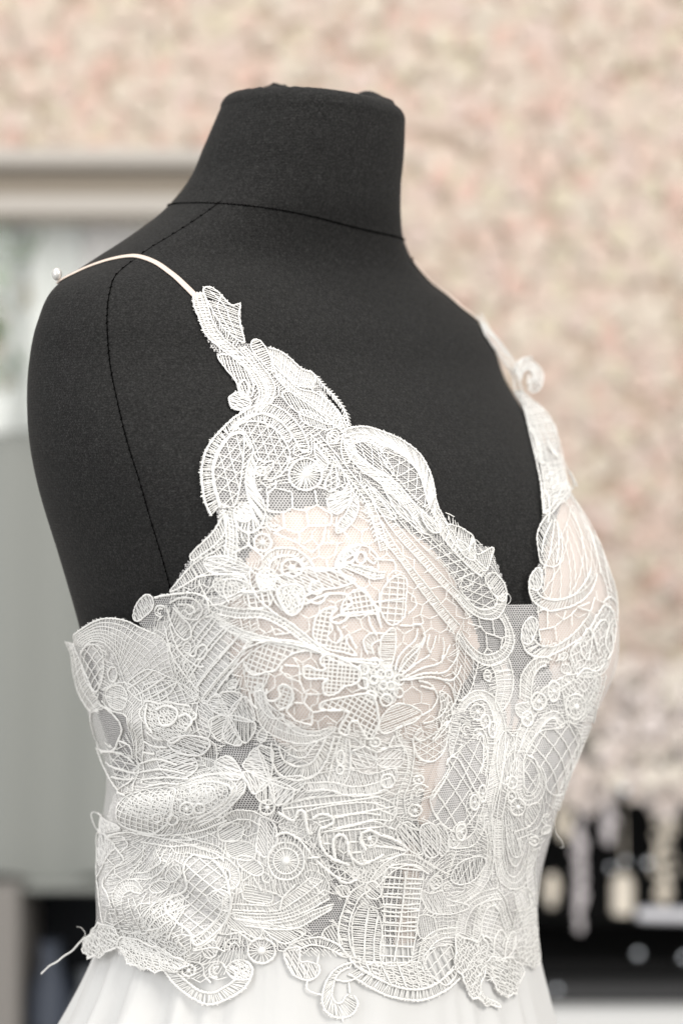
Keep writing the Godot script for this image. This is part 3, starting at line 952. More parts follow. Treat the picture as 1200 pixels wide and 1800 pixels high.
	wheel("lace_wheel",[-7.12,-8.70,0.0285,0.0009,-0.0016,-0.0298],9,9,0,1,0)
	wheel("lace_wheel",[-7.86,-8.96,0.0257,0.0010,-0.0011,-0.0298],7,7,0,1,0)
	wheel("lace_wheel",[-8.29,-8.65,0.0245,0.0006,-0.0009,-0.0296],7,7,0,1,0)
	wheel("lace_wheel",[-7.98,-8.37,0.0253,0.0004,-0.0010,-0.0295],7,7,0,1,0)
	wheel("lace_wheel",[-7.52,-8.98,0.0269,0.0011,-0.0014,-0.0299],7,7,0,1,0)
	wheel("lace_wheel",[-7.62,-8.38,0.0264,0.0005,-0.0012,-0.0296],7,7,0,1,0)
	fill("lace_petal","grid",[-1045,-984,-1003,-960,-911,-940,-840,-936,-813,-1000,-803,-1092,-825,-1159,-855,-1174,-879,-1120,-899,-1074,-927,-1089,-942,-1150,-976,-1125,-947,-1058,-932,-1027,-981,-1011,-1037,-1014],[-9.19,-10.54,0.0241,-0.0007,-0.0005,-0.0306],30,8,10,1,0,[])
	fill("lace_petal","rib",[-801,-1099,-773,-1033,-705,-991,-585,-1045,-617,-1092,-700,-1117,-756,-1144,-791,-1139],[-7.16,-10.82,0.0291,0.0010,-0.0017,-0.0308],-20,5,8,1,0,[])
	fill("lace_flower","wav",[-866,-761,-740,-795,-712,-855,-734,-989,-815,-940,-865,-893],[-7.89,-8.72,0.0255,0.0008,-0.0011,-0.0297],40,6,4,0,0,[])
	cords("lace_cord",[[-718,-831,-671,-769,-607,-713,-559,-636],[-704,-844,-620,-787,-537,-747,-483,-655],[-689,-857,-584,-816,-456,-795,-358,-708],[-711,-873,-584,-846,-403,-847,-265,-759],[-676,-872,-545,-866,-344,-897,-241,-827],[-740,-818,-712,-737,-632,-668,-613,-610],[-600,-714,-571,-656,-595,-596,-639,-588],[-456,-798,-427,-724,-439,-664],[-537,-747,-562,-701,-539,-643]],8,0,[])
	fill("lace_leaf","rib",[-713,-811,-677,-745,-600,-699,-626,-772,-683,-827],[-6.60,-7.71,0.0313,-0.0003,-0.0018,-0.0295],40,5,7,0,0,[])
	cords("lace_cord",[[-608,-880,-522,-910,-468,-978,-503,-1036,-576,-1067],[-480,-871,-342,-937,-301,-1038,-357,-1125,-488,-1212],[-600,-907,-499,-936],[-345,-851,-248,-919,-278,-993,-336,-1050,-324,-1113],[-566,-1108,-485,-1099,-392,-1046,-386,-970],[-509,-1205,-439,-1149,-430,-1095]],8,0,[])
	fill("lace_fan","web",[-625,-1186,-576,-1205,-486,-1176,-357,-1119,-390,-1245,-454,-1304,-531,-1323,-601,-1290],[-5.02,-12.31,0.0413,-0.0026,-0.0033,-0.0305],30,12,9,0,0,[])
	fill("lace_leaf","wav",[-451,-949,-339,-998,-324,-1082,-389,-1138,-449,-1093,-434,-1027],[-3.98,-10.48,0.0529,0.0021,-0.0044,-0.0308],80,6,7,0,0,[])
	band("lace_strip",[-708,-1184,-670,-1254,-664,-1332,-703,-1423,-730,-1499,-725,-1600],[-628,-1189,-624,-1273,-641,-1349,-658,-1425,-690,-1501,-661,-1603],27,2,0,0,7,[],[])
	band("lace_scroll",[-1310,-897,-1318,-1034,-1310,-1113,-1271,-1157,-1201,-1191,-1126,-1199,-1044,-1167,-983,-1118],[-1276,-881,-1263,-1001,-1225,-1075,-1157,-1113,-1087,-1134,-1016,-1112],45,3,0,0,7,[],[])
	band("lace_scroll",[-1210,-1059,-1172,-1126,-1116,-1155,-1054,-1155],[-1173,-1089,-1134,-1125,-1088,-1137,-1050,-1130],13,2,0,0,7,[],[])
	cords("lace_cord",[[-1257,-910,-1264,-958,-1238,-975,-1204,-947,-1208,-905,-1184,-883,-1155,-907,-1150,-954,-1172,-1000,-1217,-1020],[-1337,-929,-1331,-989,-1308,-1018]],9,0,[])

func lace_rows_2():
	fill("lace_bud","grid",[-1204,-908,-1180,-889,-1155,-913,-1152,-954,-1174,-997,-1211,-1011,-1226,-981,-1201,-950],[-11.88,-9.50,0.0238,-0.0019,0.0007,-0.0302],20,7,6,0,0,[])
	fill("lace_leaf","hat",[-1316,-937,-1271,-925,-1263,-976,-1219,-1029,-1197,-1053,-1250,-1067,-1289,-1017],[-12.58,-10.01,0.0256,-0.0037,0.0011,-0.0306],50,6,7,0,0,[])
	cords("lace_net",[[-1144,-753,-1121,-794],[-1121,-794,-1183,-783],[-1194,-813,-1172,-847],[-1172,-847,-1120,-867],[-1120,-867,-1121,-794],[-1120,-867,-1105,-921],[-1105,-921,-1094,-930],[-1094,-930,-1037,-929],[-1094,-930,-1107,-975],[-1107,-975,-1148,-972],[-1107,-975,-1075,-1020],[-1075,-1020,-1085,-1087],[-1075,-1020,-1016,-1011],[-1148,-972,-1180,-1013],[-1180,-1013,-1150,-1064],[-1150,-1064,-1085,-1087],[-1016,-1011,-963,-1012],[-1183,-783,-1194,-813]],7,0,[])
	cords("lace_net",[[-1325,-557,-1320,-610],[-1233,-585,-1218,-631],[-1218,-631,-1148,-619],[-957,-599,-935,-585]],6,0,[])
	fill("lace_shell","sat",[-1468,-1065,-1573,-1038,-1579,-996,-1501,-954],[-15.30,-10.13,0.0364,-0.0073,0.0025,-0.0310],0,4.5,7,1,0,[])
	fill("lace_shell","rib",[-1468,-1065,-1502,-960,-1431,-931,-1374,-952],[-14.44,-9.77,0.0325,-0.0055,0.0022,-0.0308],30,4.5,7,1,0,[])
	fill("lace_shell","sat",[-1468,-1065,-1368,-955,-1333,-1004,-1340,-1084],[-13.77,-10.27,0.0299,-0.0060,0.0019,-0.0309],60,4.5,7,1,0,[])
	fill("lace_shell","rib",[-1468,-1065,-1338,-1090,-1368,-1159,-1436,-1203],[-14.03,-11.29,0.0317,-0.0106,0.0020,-0.0312],90,4.5,7,1,0,[])
	fill("lace_shell","sat",[-1468,-1065,-1444,-1206,-1515,-1220,-1544,-1176],[-14.93,-11.67,0.0346,-0.0128,0.0022,-0.0311],120,4.5,7,1,0,[])
	fill("lace_shell","rib",[-1468,-1065,-1565,-1201,-1603,-1163,-1592,-1094],[-15.57,-11.31,0.0334,-0.0106,0.0016,-0.0308],150,4.5,7,1,0,[])
	fill("lace_shell","sat",[-1377,-1405,-1485,-1347,-1458,-1300,-1370,-1232],[-14.22,-13.21,0.0298,-0.0100,0.0009,-0.0299],0,4.5,7,1,0,[])
	fill("lace_shell","rib",[-1377,-1405,-1367,-1232,-1321,-1221,-1299,-1253],[-13.41,-12.78,0.0301,-0.0124,0.0014,-0.0310],30,4.5,7,1,0,[])
	fill("lace_shell","sat",[-1377,-1405,-1491,-1364,-1487,-1419,-1462,-1474],[-14.54,-14.15,0.0258,-0.0059,-0.0004,-0.0295],60,4.5,7,1,0,[])
	fill("lace_shell","rib",[-1377,-1405,-1458,-1480,-1425,-1527,-1376,-1515],[-14.09,-14.82,0.0273,-0.0052,-0.0003,-0.0307],90,4.5,7,1,0,[])
	fill("lace_shell","sat",[-1377,-1405,-1369,-1530,-1307,-1514,-1261,-1445],[-13.29,-14.73,0.0296,-0.0053,0.0006,-0.0308],120,4.5,7,1,0,[])
	fill("lace_shell","rib",[-1377,-1405,-1254,-1451,-1191,-1403,-1219,-1373],[-12.60,-14.08,0.0293,-0.0084,0.0008,-0.0309],150,4.5,7,1,0,[])
	band("lace_scroll",[-1286,-1194,-1321,-1294,-1315,-1358,-1268,-1393,-1182,-1391,-1117,-1353,-1053,-1272,-1000,-1158],[-1255,-1208,-1265,-1276,-1241,-1309,-1190,-1323,-1131,-1297,-1080,-1235,-1032,-1158],39,2,1,0,9,[],[])
	band("lace_scroll",[-1232,-1244,-1213,-1268,-1161,-1273,-1123,-1236,-1071,-1180],[-1206,-1207,-1184,-1237,-1149,-1236,-1103,-1186],12,2,0,0,7,[],[])
	band("lace_strip",[-967,-1149,-1012,-1242,-1055,-1334,-1084,-1402],[-938,-1175,-948,-1273,-974,-1366,-1022,-1434],17,4,0,0,8,[],[])
	wheel("lace_wheel",[-9.95,-12.73,0.0263,-0.0068,-0.0003,-0.0309],7,12,0,1,0)
	wheel("lace_wheel",[-10.13,-13.41,0.0271,-0.0068,-0.0003,-0.0309],6,8,0,1,0)
	cords("lace_net",[[-919,-1166,-874,-1213],[-874,-1213,-868,-1173],[-874,-1213,-825,-1252],[-825,-1252,-765,-1224],[-765,-1224,-689,-1222],[-874,-1213,-935,-1236],[-765,-1224,-730,-1158]],7,0,[])
	fill("lace_web","hat",[-936,-1243,-874,-1213,-825,-1255,-849,-1322,-922,-1336,-957,-1320],[-8.94,-12.82,0.0271,-0.0054,-0.0007,-0.0308],20,6,4,0,0,[])
	fill("lace_web","hat",[-825,-1255,-765,-1224,-687,-1228,-695,-1314,-748,-1342,-821,-1324],[-7.57,-12.81,0.0297,-0.0037,-0.0015,-0.0308],-40,6,6,0,0,[])
	wheel("lace_wheel",[-7.85,-14.09,0.0308,-0.0021,-0.0014,-0.0311],12,12,0,1,0)
	fill("lace_band","hat",[-1220,-1404,-1089,-1353,-977,-1338,-870,-1368,-748,-1342,-731,-1393,-787,-1453,-880,-1483,-998,-1481,-1109,-1449,-1196,-1453],[-9.64,-14.11,0.0283,-0.0045,-0.0005,-0.0310],70,5,7,0,0,[])
	band("lace_scroll",[-1198,-1465,-1081,-1452,-992,-1484,-880,-1480,-755,-1435],[-1203,-1416,-1074,-1408,-971,-1434,-877,-1424,-765,-1391],36,2,0,0,7,[],[])
	wheel("lace_wheel",[-14.14,-15.49,0.0287,-0.0030,0.0001,-0.0312],13,13,9,1,0)
	fill("lace_ladder","lad",[-1331,-1548,-1203,-1502,-1027,-1483,-879,-1487,-750,-1536,-738,-1624,-854,-1619,-962,-1641,-1097,-1660,-1190,-1614,-1296,-1615],[-10.30,-15.75,0.0299,0.0011,-0.0004,-0.0312],-8,24,7,0,0,[])
	cords("lace_ladder",[[-1340,-1542,-1202,-1496,-1027,-1480,-880,-1483,-744,-1536],[-1311,-1615,-1176,-1558,-1028,-1527,-878,-1524,-781,-1559],[-1145,-1629,-1027,-1596,-906,-1580,-815,-1596],[-1126,-1682,-961,-1647,-854,-1625,-766,-1661,-710,-1682]],7,0,[])
	fill("lace_ladder","lad",[-1096,-1682,-961,-1653,-852,-1638,-765,-1667,-727,-1719,-863,-1675,-908,-1695,-911,-1742,-877,-1806,-938,-1835,-993,-1724,-1024,-1695,-1059,-1713,-1050,-1800,-1118,-1737],[-9.43,-17.19,0.0318,0.0040,-0.0010,-0.0313],-5,18,4,0,0,[])
	cords("lace_worm",[[-1176,-1604,-1132,-1579,-1087,-1589,-1067,-1617,-1096,-1645,-1136,-1663,-1131,-1725,-1101,-1787,-1034,-1835,-961,-1859],[-1034,-1838,-1058,-1757,-1053,-1710,-1018,-1692,-987,-1724,-970,-1787,-931,-1838,-869,-1856,-767,-1811],[-873,-1781,-913,-1730,-909,-1686,-863,-1672,-813,-1699,-749,-1718,-670,-1754],[-1356,-1570,-1280,-1615,-1251,-1568,-1221,-1567,-1196,-1675,-1171,-1681]],11,1,[])
	wheel("lace_wheel",[-8.62,-17.22,0.0330,0.0047,-0.0013,-0.0315],13,13,9,1,0)
	fill("lace_leaf","rib",[-871,-1844,-893,-1805,-864,-1775,-746,-1771,-622,-1804,-699,-1834,-802,-1853],[-7.85,-18.12,0.0349,0.0050,-0.0018,-0.0316],80,5,8,0,0,[])
	fill("lace_leaf","hat",[-857,-1713,-773,-1717,-670,-1754,-611,-1805,-708,-1783,-816,-1765],[-7.39,-17.56,0.0355,0.0058,-0.0019,-0.0317],20,5,7,0,0,[])
	cords("lace_cord",[[-1367,-1709,-1323,-1686,-1260,-1707,-1211,-1752,-1160,-1814,-1092,-1877,-1022,-1926,-964,-1962,-894,-1946]],10,0,[])
	fill("lace_web","web",[-1182,-1731,-1126,-1784,-1048,-1847,-948,-1881,-867,-1869,-856,-1932,-971,-1943,-1076,-1878],[-10.09,-18.58,0.0318,0.0040,-0.0009,-0.0313],20,12,4,0,0,[])
	fill("lace_web","web",[-1356,-1647,-1265,-1630,-1187,-1675,-1158,-1768,-1228,-1722,-1307,-1683],[-12.50,-16.87,0.0303,0.0023,0.0003,-0.0307],20,11,4,0,0,[])
	wheel("lace_wheel",[-13.01,-18.39,0.0305,0.0027,0.0003,-0.0307],32,33,28,2,0)
	band("lace_scroll",[-1697,-1632,-1592,-1571,-1501,-1568,-1429,-1605],[-1677,-1668,-1592,-1624,-1511,-1621,-1455,-1653],16,2,0,0,7,[],[])
	fill("lace_leaf","rib",[-1707,-1679,-1646,-1643,-1568,-1650,-1558,-1705,-1600,-1748,-1691,-1741],[-16.28,-16.94,0.0341,-0.0028,0.0015,-0.0321],-30,5,8,0,0,[])
	fill("lace_leaf","rib",[-1651,-1754,-1550,-1743,-1472,-1773,-1478,-1834,-1559,-1840,-1630,-1810],[-15.57,-17.92,0.0329,0.0070,0.0015,-0.0289],-20,4.5,7,0,0,[])
	fill("lace_leaf","rib",[-1563,-1822,-1482,-1828,-1420,-1878,-1430,-1918,-1485,-1913,-1554,-1866],[-14.89,-18.71,0.0308,0.0044,0.0008,-0.0301],-30,4.5,8,0,0,[])
	fill("lace_leaf","hat",[-1448,-1606,-1387,-1632,-1358,-1708,-1376,-1785,-1420,-1820,-1469,-1773,-1464,-1681],[-14.17,-17.15,0.0317,0.0026,0.0011,-0.0305],60,5,8,0,0,[])
	fill("lace_leaf","rib",[-1511,-2003,-1498,-1970,-1414,-1991,-1353,-2022,-1360,-2065,-1435,-2066,-1493,-2046],[-14.38,-20.23,0.0292,0.0036,-0.0001,-0.0308],10,5.5,7,0,0,[])
	cords("lace_net",[[-1558,-1689,-1509,-1653],[-1509,-1653,-1511,-1621],[-1468,-1925,-1413,-2001],[-1360,-1938,-1332,-2015],[-1332,-2015,-1383,-2000],[-1332,-2015,-1296,-2034],[-1296,-2034,-1235,-1963],[-1296,-2034,-1305,-2099],[-1129,-1815,-1190,-1820]],8,0,[])
	band("lace_scroll",[-1550,-2069,-1434,-2078,-1343,-2077,-1259,-2015,-1190,-1953,-1157,-1923],[-1551,-2102,-1432,-2112,-1310,-2105,-1209,-2043,-1125,-1973,-1092,-1943],39,2,0,0,7,[],[])
	band("lace_scroll",[-1552,-2115,-1431,-2127,-1294,-2120,-1176,-2066,-1069,-1993],[-1549,-2150,-1399,-2167,-1262,-2148,-1141,-2103,-1039,-2044],39,3,0,0,7,[],[])
	band("lace_scroll",[-1543,-2156,-1399,-2176,-1246,-2163,-1124,-2110,-1012,-2076],[-1490,-2190,-1337,-2209,-1214,-2204,-1106,-2151,-1019,-2104],38,3,0,0,7,[],[])
	fill("lace_leaf","rib",[-1196,-1910,-1152,-1889,-1085,-1924,-1051,-1987,-1070,-2028,-1123,-1986],[-11.13,-19.54,0.0313,0.0044,-0.0006,-0.0313],110,5,7,0,1,[])
	fill("lace_leaf","rib",[-1414,-2170,-1276,-2200,-1183,-2207,-1164,-2232,-1246,-2280,-1308,-2279,-1368,-2231],[-12.80,-22.29,0.0308,-0.0004,-0.0002,-0.0306],30,5,7,0,1,[])
	fill("lace_leaf","rib",[-1575,-2125,-1490,-2146,-1429,-2170,-1396,-2231,-1431,-2259,-1491,-2230,-1572,-2204],[-14.84,-21.95,0.0305,-0.0005,0.0006,-0.0308],45,5,7,0,0,[])
	wheel("lace_wheel",[-14.03,-23.26,0.0309,-0.0016,0.0004,-0.0305],24,22,18,1,0)
	cords("lace_net",[[-1522,-2227,-1518,-2289],[-1522,-2227,-1582,-2241],[-1582,-2241,-1625,-2235],[-1522,-2227,-1447,-2278]],7,0,[])
	band("lace_scroll",[-848,-1971,-922,-2017,-955,-2116,-976,-2208,-965,-2301,-918,-2371],[-799,-2005,-862,-2045,-898,-2134,-914,-2227,-900,-2320,-872,-2380],28,2,0,0,8,[],[])
	fill("lace_leaf","rib",[-843,-1999,-816,-1960,-765,-1981,-733,-2028,-755,-2061,-812,-2048],[-7.87,-20.13,0.0364,0.0066,-0.0021,-0.0320],40,5,8,0,0,[])
	fill("lace_leaf","rib",[-895,-2187,-867,-2105,-828,-2082,-800,-2124,-810,-2248,-821,-2377,-879,-2361],[-8.43,-22.12,0.0361,0.0013,-0.0021,-0.0311],5,5,7,0,0,[])
	fill("lace_leaf","rib",[-800,-2127,-756,-2124,-733,-2160,-753,-2283,-759,-2405,-815,-2389],[-7.69,-22.48,0.0377,0.0010,-0.0025,-0.0311],5,5,7,0,0,[])
	fill("lace_leaf","rib",[-737,-2166,-696,-2256,-693,-2410,-751,-2406],[-7.19,-23.09,0.0390,0.0003,-0.0028,-0.0309],5,5,7,0,0,[])
	fill("lace_ladder","lad",[-689,-1878,-503,-1897,-453,-1974,-441,-2087,-441,-2213,-457,-2321,-505,-2431,-701,-2415,-700,-2255,-695,-2131,-727,-2034,-742,-1938],[-5.88,-21.31,0.0420,0.0051,-0.0031,-0.0318],4,17,7,0,0,[])

func lace_rows_3():
	cords("lace_ladder",[[-732,-1980,-604,-1989,-455,-1996],[-720,-2035,-588,-2047,-446,-2055],[-716,-2092,-595,-2107,-444,-2112],[-718,-2130,-589,-2148,-441,-2150],[-711,-2192,-582,-2208,-451,-2212],[-693,-2240,-579,-2252,-456,-2256],[-604,-1916,-577,-2076,-586,-2264,-620,-2415]],7,0,[])
	band("lace_scroll",[-823,-1956,-763,-1874,-663,-1826,-544,-1840,-383,-1919],[-772,-2000,-682,-1910,-572,-1886,-418,-1948],27,3,0,0,7,[],[])
	feather("lace_feather",[-556,-1824,-397,-1905,-256,-1961],0.40,9,6)
	feather("lace_feather",[-259,-1980,-244,-1885,-232,-1832],0.30,7,6)
	feather("lace_feather",[-879,-1477,-829,-1557,-742,-1599],0.46,8,6)
	fill("lace_leaf","hat",[-712,-1673,-646,-1642,-558,-1695,-470,-1767,-521,-1833,-613,-1792,-680,-1741],[-6.00,-17.34,0.0389,0.0073,-0.0025,-0.0319],50,5,7,0,0,[])
	fill("lace_leaf","hat",[-558,-1695,-523,-1656,-457,-1673,-390,-1757,-390,-1842,-483,-1835],[-4.67,-17.43,0.0431,0.0084,-0.0031,-0.0321],50,4.5,7,1,0,[])
	fill("lace_leaf","hat",[-439,-1690,-395,-1675,-325,-1746,-305,-1817,-362,-1844],[-3.65,-17.55,0.0465,0.0091,-0.0035,-0.0322],50,5,7,0,0,[])
	fill("lace_lattice","dia",[-397,-1327,-317,-1296,-66,-1207,-20,-1296,-46,-1454,-70,-1545,-127,-1642,-254,-1726,-424,-1651,-510,-1551,-500,-1483,-387,-1374],[-2.60,-14.63,0.0501,0.0012,-0.0037,-0.0310],0,27,7,0,0,[])
	cords("lace_cord",[[-404,-1351,-360,-1311,-302,-1325,-257,-1377,-167,-1492,-47,-1578],[-510,-1529,-393,-1398]],8,0,[])
	band("lace_scroll",[-306,-1086,-216,-1013,-66,-973,62,-1001,124,-1078,155,-1173,144,-1281,103,-1402,60,-1555,42,-1686],[-205,-1081,-126,-1037,-15,-1025,41,-1059,74,-1153,51,-1275,-17,-1425,-48,-1547,-76,-1671],68,3,0,1,7,[],[])
	band("lace_scroll",[-139,-1233,-117,-1189,-35,-1187,-6,-1241,-18,-1333,-61,-1437],[-97,-1242,-80,-1218,-47,-1217,-41,-1255,-60,-1330,-97,-1419],21,2,0,0,7,[],[])
	wheel("lace_wheel",[-0.67,-10.90,0.0541,-0.0028,-0.0031,-0.0307],13,14,9,1,0)
	wheel("lace_wheel",[0.54,-11.92,0.0470,-0.0058,-0.0025,-0.0305],7,14,7,1,0)
	wheel("lace_wheel",[-0.01,-11.43,0.0498,-0.0050,-0.0027,-0.0306],8,12,7,1,0)
	fill("lace_leaf","sat",[-318,-1113,-243,-1116,-263,-1178,-321,-1256,-360,-1308,-361,-1217],[-3.11,-11.98,0.0538,-0.0048,-0.0042,-0.0302],0,4,7,0,0,[])
	wheel("lace_wheel",[-1.44,-15.71,0.0532,0.0066,-0.0039,-0.0318],8,13,7,1,0)
	wheel("lace_wheel",[-0.78,-15.29,0.0540,0.0046,-0.0039,-0.0315],7,14,6,1,0)
	wheel("lace_wheel",[-2.24,-17.29,0.0510,0.0099,-0.0039,-0.0323],9,14,7,1,0)
	fill("lace_leaf","sat",[-319,-1781,-296,-1701,-231,-1671,-179,-1726,-216,-1786,-261,-1817],[-2.50,-17.47,0.0502,0.0098,-0.0039,-0.0323],50,4,7,0,0,[])
	band("lace_scroll",[-319,-1800,-236,-1819,-84,-1813,-22,-1738,-37,-1642],[-291,-1765,-175,-1774,-94,-1717,-97,-1638],22,2,0,0,7,[],[])
	band("lace_scroll",[-28,-1722,34,-1774,72,-1905,34,-2013,-88,-2082,-242,-2102],[35,-1647,108,-1780,157,-1945,84,-2066,-63,-2136,-218,-2142],51,3,0,0,7,[],[])
	fill("lace_leaf","hat",[-236,-1966,-184,-1900,-34,-1877,69,-1912,8,-1995,-102,-2027,-202,-2012],[-0.97,-19.55,0.0550,0.0082,-0.0047,-0.0323],80,4.5,7,1,0,[])
	fill("lace_leaf","hat",[-451,-2038,-366,-2061,-278,-2052,-221,-2103,-59,-2143,-10,-2174,-169,-2191,-330,-2172,-408,-2112],[-2.55,-21.16,0.0443,0.0088,-0.0030,-0.0326],60,4,8,0,1,[])
	fill("lace_web","hex",[-287,-1812,0,-1819,25,-1885,-184,-1900,-256,-1878],[-1.41,-18.59,0.0535,0.0114,-0.0044,-0.0327],0,7,3,0,0,[])
	fill("lace_web","hex",[-269,-2171,-119,-2186,-88,-2291,-238,-2293,-297,-2225],[-2.02,-22.33,0.0518,0.0071,-0.0045,-0.0325],0,8,3,0,0,[])
	fill("lace_leaf","rib",[-432,-2182,-311,-2199,-275,-2290,-372,-2313,-436,-2276],[-3.65,-22.52,0.0485,0.0031,-0.0042,-0.0316],80,5,6,0,0,[])
	fill("lace_leaf","rib",[155,-1204,213,-1253,202,-1377,154,-1486,76,-1468,52,-1368,104,-1248],[1.37,-13.43,0.0473,-0.0042,-0.0028,-0.0306],80,5,7,0,0,[])
	band("lace_scroll",[205,-1290,270,-1169,337,-1059,391,-980,460,-932,516,-903],[256,-1299,322,-1181,384,-1090,436,-1020,481,-977,532,-955],35,2,0,1,7,[],[])
	wheel("lace_wheel",[3.65,-10.51,0.0322,0.0038,-0.0015,-0.0318],13,15,12,1,0)
	wheel("lace_wheel",[4.42,-9.98,0.0306,0.0048,-0.0015,-0.0320],10,18,12,1,0)
	wheel("lace_wheel",[3.07,-11.46,0.0360,0.0012,-0.0018,-0.0314],10,13,10,1,0)
	wheel("lace_wheel",[5.97,-10.93,0.0399,0.0135,-0.0027,-0.0329],17,22,12,2,0)
	wheel("lace_wheel",[1.85,-14.85,0.0516,0.0041,-0.0035,-0.0317],9,11,8,1,0)
	wheel("lace_wheel",[2.01,-15.65,0.0546,0.0085,-0.0040,-0.0323],7,9,7,1,0)
	wheel("lace_wheel",[2.76,-16.28,0.0581,0.0125,-0.0046,-0.0330],13,15,10,1,0)
	band("lace_scroll",[241,-1536,221,-1378,291,-1258,381,-1153,460,-1110,525,-1145,552,-1198,505,-1214],[302,-1524,281,-1382,352,-1270,420,-1180,461,-1151,489,-1162,497,-1182,485,-1194],41,2,0,0,7,[],[])
	band("lace_scroll",[229,-1529,315,-1612,438,-1625,512,-1589,503,-1499,424,-1407],[297,-1527,338,-1569,404,-1567,437,-1525,423,-1460,388,-1420],22,3,0,0,7,[],[])
	fill("lace_lattice","dia",[299,-1327,388,-1222,499,-1207,592,-1182,808,-1327,834,-1464,828,-1603,585,-1570,447,-1456,372,-1372],[5.65,-13.73,0.0507,0.0106,-0.0038,-0.0324],0,25,7,0,0,[])
	fill("lace_lattice","dia",[312,-1525,286,-1398,343,-1348,416,-1454,405,-1542,347,-1550],[3.52,-14.69,0.0513,0.0074,-0.0037,-0.0321],0,24,5,0,0,[])
	band("lace_scroll",[919,-1223,990,-1360,917,-1472,1007,-1623,1011,-1722],[739,-1209,743,-1321,733,-1432,730,-1577,745,-1677],31,2,0,1,7,[],[])
	fill("lace_leaf","rib",[392,-1715,387,-1643,465,-1618,535,-1656,516,-1723,452,-1752],[4.58,-16.84,0.0686,0.0197,-0.0062,-0.0341],60,5,7,0,0,[])
	cords("lace_cord",[[512,-1589,603,-1689,585,-1768,466,-1789],[296,-1771,480,-1755],[349,-1817,521,-1798]],6,0,[])
	band("lace_scroll",[79,-1682,115,-1813,181,-1947,263,-2051,442,-2112,654,-2094,701,-1968,693,-1911],[158,-1689,191,-1803,265,-1923,350,-2012,448,-2042,532,-1998,553,-1919,522,-1857],52,3,0,0,7,[],[])
	band("lace_scroll",[176,-1690,253,-1825,337,-1936,444,-1979,488,-1912,464,-1844],[240,-1695,303,-1813,376,-1901,425,-1925,419,-1872,383,-1820],29,2,0,0,7,[],[])
	fill("lace_leaf","hat",[148,-1624,251,-1664,373,-1739,480,-1813,472,-1910,372,-1917,260,-1825],[3.37,-17.85,0.0647,0.0158,-0.0058,-0.0336],70,4.5,5,0,0,[])
	cords("lace_cord",[[46,-1491,26,-1615,68,-1745,136,-1879,160,-2009],[87,-1488,81,-1619,101,-1716],[166,-1251,108,-1402,55,-1554],[173,-1390,141,-1560,136,-1687],[233,-1223,200,-1346]],6,0,[])
	fill("lace_web","hex",[68,-1809,138,-1815,226,-2015,151,-2024],[1.46,-19.16,0.0613,0.0134,-0.0055,-0.0333],0,8,2,0,0,[])
	band("lace_scroll",[543,-2130,717,-2135,881,-2221,1092,-2381,1010,-2599],[443,-2118,512,-2207,699,-2328,750,-2431,727,-2557],30,4,0,0,7,[],[])
	band("lace_scroll",[679,-1916,787,-2044,913,-2159,1006,-2270],[582,-1955,631,-2059,728,-2152,831,-2247],19,3,0,0,7,[],[])
	band("lace_scroll",[-95,-2322,-84,-2218,-63,-2136,54,-2092,243,-2081],[-2,-2331,10,-2227,65,-2168,188,-2146,279,-2148],27,3,0,0,8,[],[])
	band("lace_scroll",[78,-2370,87,-2228,114,-2159,197,-2124],[143,-2375,149,-2249,174,-2187,228,-2174],20,2,0,0,8,[],[])
	band("lace_scroll",[231,-2086,321,-2152,485,-2269,592,-2379,546,-2462],[190,-2155,259,-2210,416,-2310,453,-2378,368,-2430],23,4,0,0,7,[],[])
	cords("lace_cord",[[259,-2471,271,-2371,399,-2340,488,-2414],[336,-2504,492,-2399,548,-2367,608,-2397,542,-2475,347,-2512],[139,-2485,127,-2390,172,-2346,238,-2384]],9,0,[])
	fill("lace_ruffle","wav",[-112,-2467,-84,-2323,88,-2371,155,-2344,201,-2491,106,-2637,262,-2741,136,-2720,12,-2657,-59,-2558],[0.71,-25.31,0.0581,-0.0061,-0.0060,-0.0303],60,5,9,2,1,[])
	fill("lace_ruffle","wav",[191,-2497,283,-2473,542,-2532,633,-2582,516,-2687,397,-2705,280,-2663],[4.06,-25.91,0.0833,0.0078,-0.0110,-0.0331],40,5,9,2,1,[])
	fill("lace_ruffle","wav",[555,-2261,1004,-2303,1004,-2605,706,-2560,592,-2443],[7.72,-24.34,0.1039,-0.0079,-0.0140,-0.0312],80,5.5,5,0,0,[])
	fill("lace_web","grid",[107,-2197,206,-2173,392,-2291,423,-2390,179,-2378],[2.61,-22.86,0.0653,0.0085,-0.0069,-0.0329],15,7,4,0,0,[])
	fill("lace_leaf","hat",[-85,-2308,182,-2394,336,-2504,191,-2522,-32,-2468],[1.18,-24.39,0.0514,0.0003,-0.0047,-0.0315],20,5,6,1,0,[])
	band("lace_scroll",[-432,-2437,-382,-2318,-251,-2273,-73,-2277],[-375,-2442,-316,-2361,-215,-2327,-83,-2333],20,3,0,0,7,[],[])

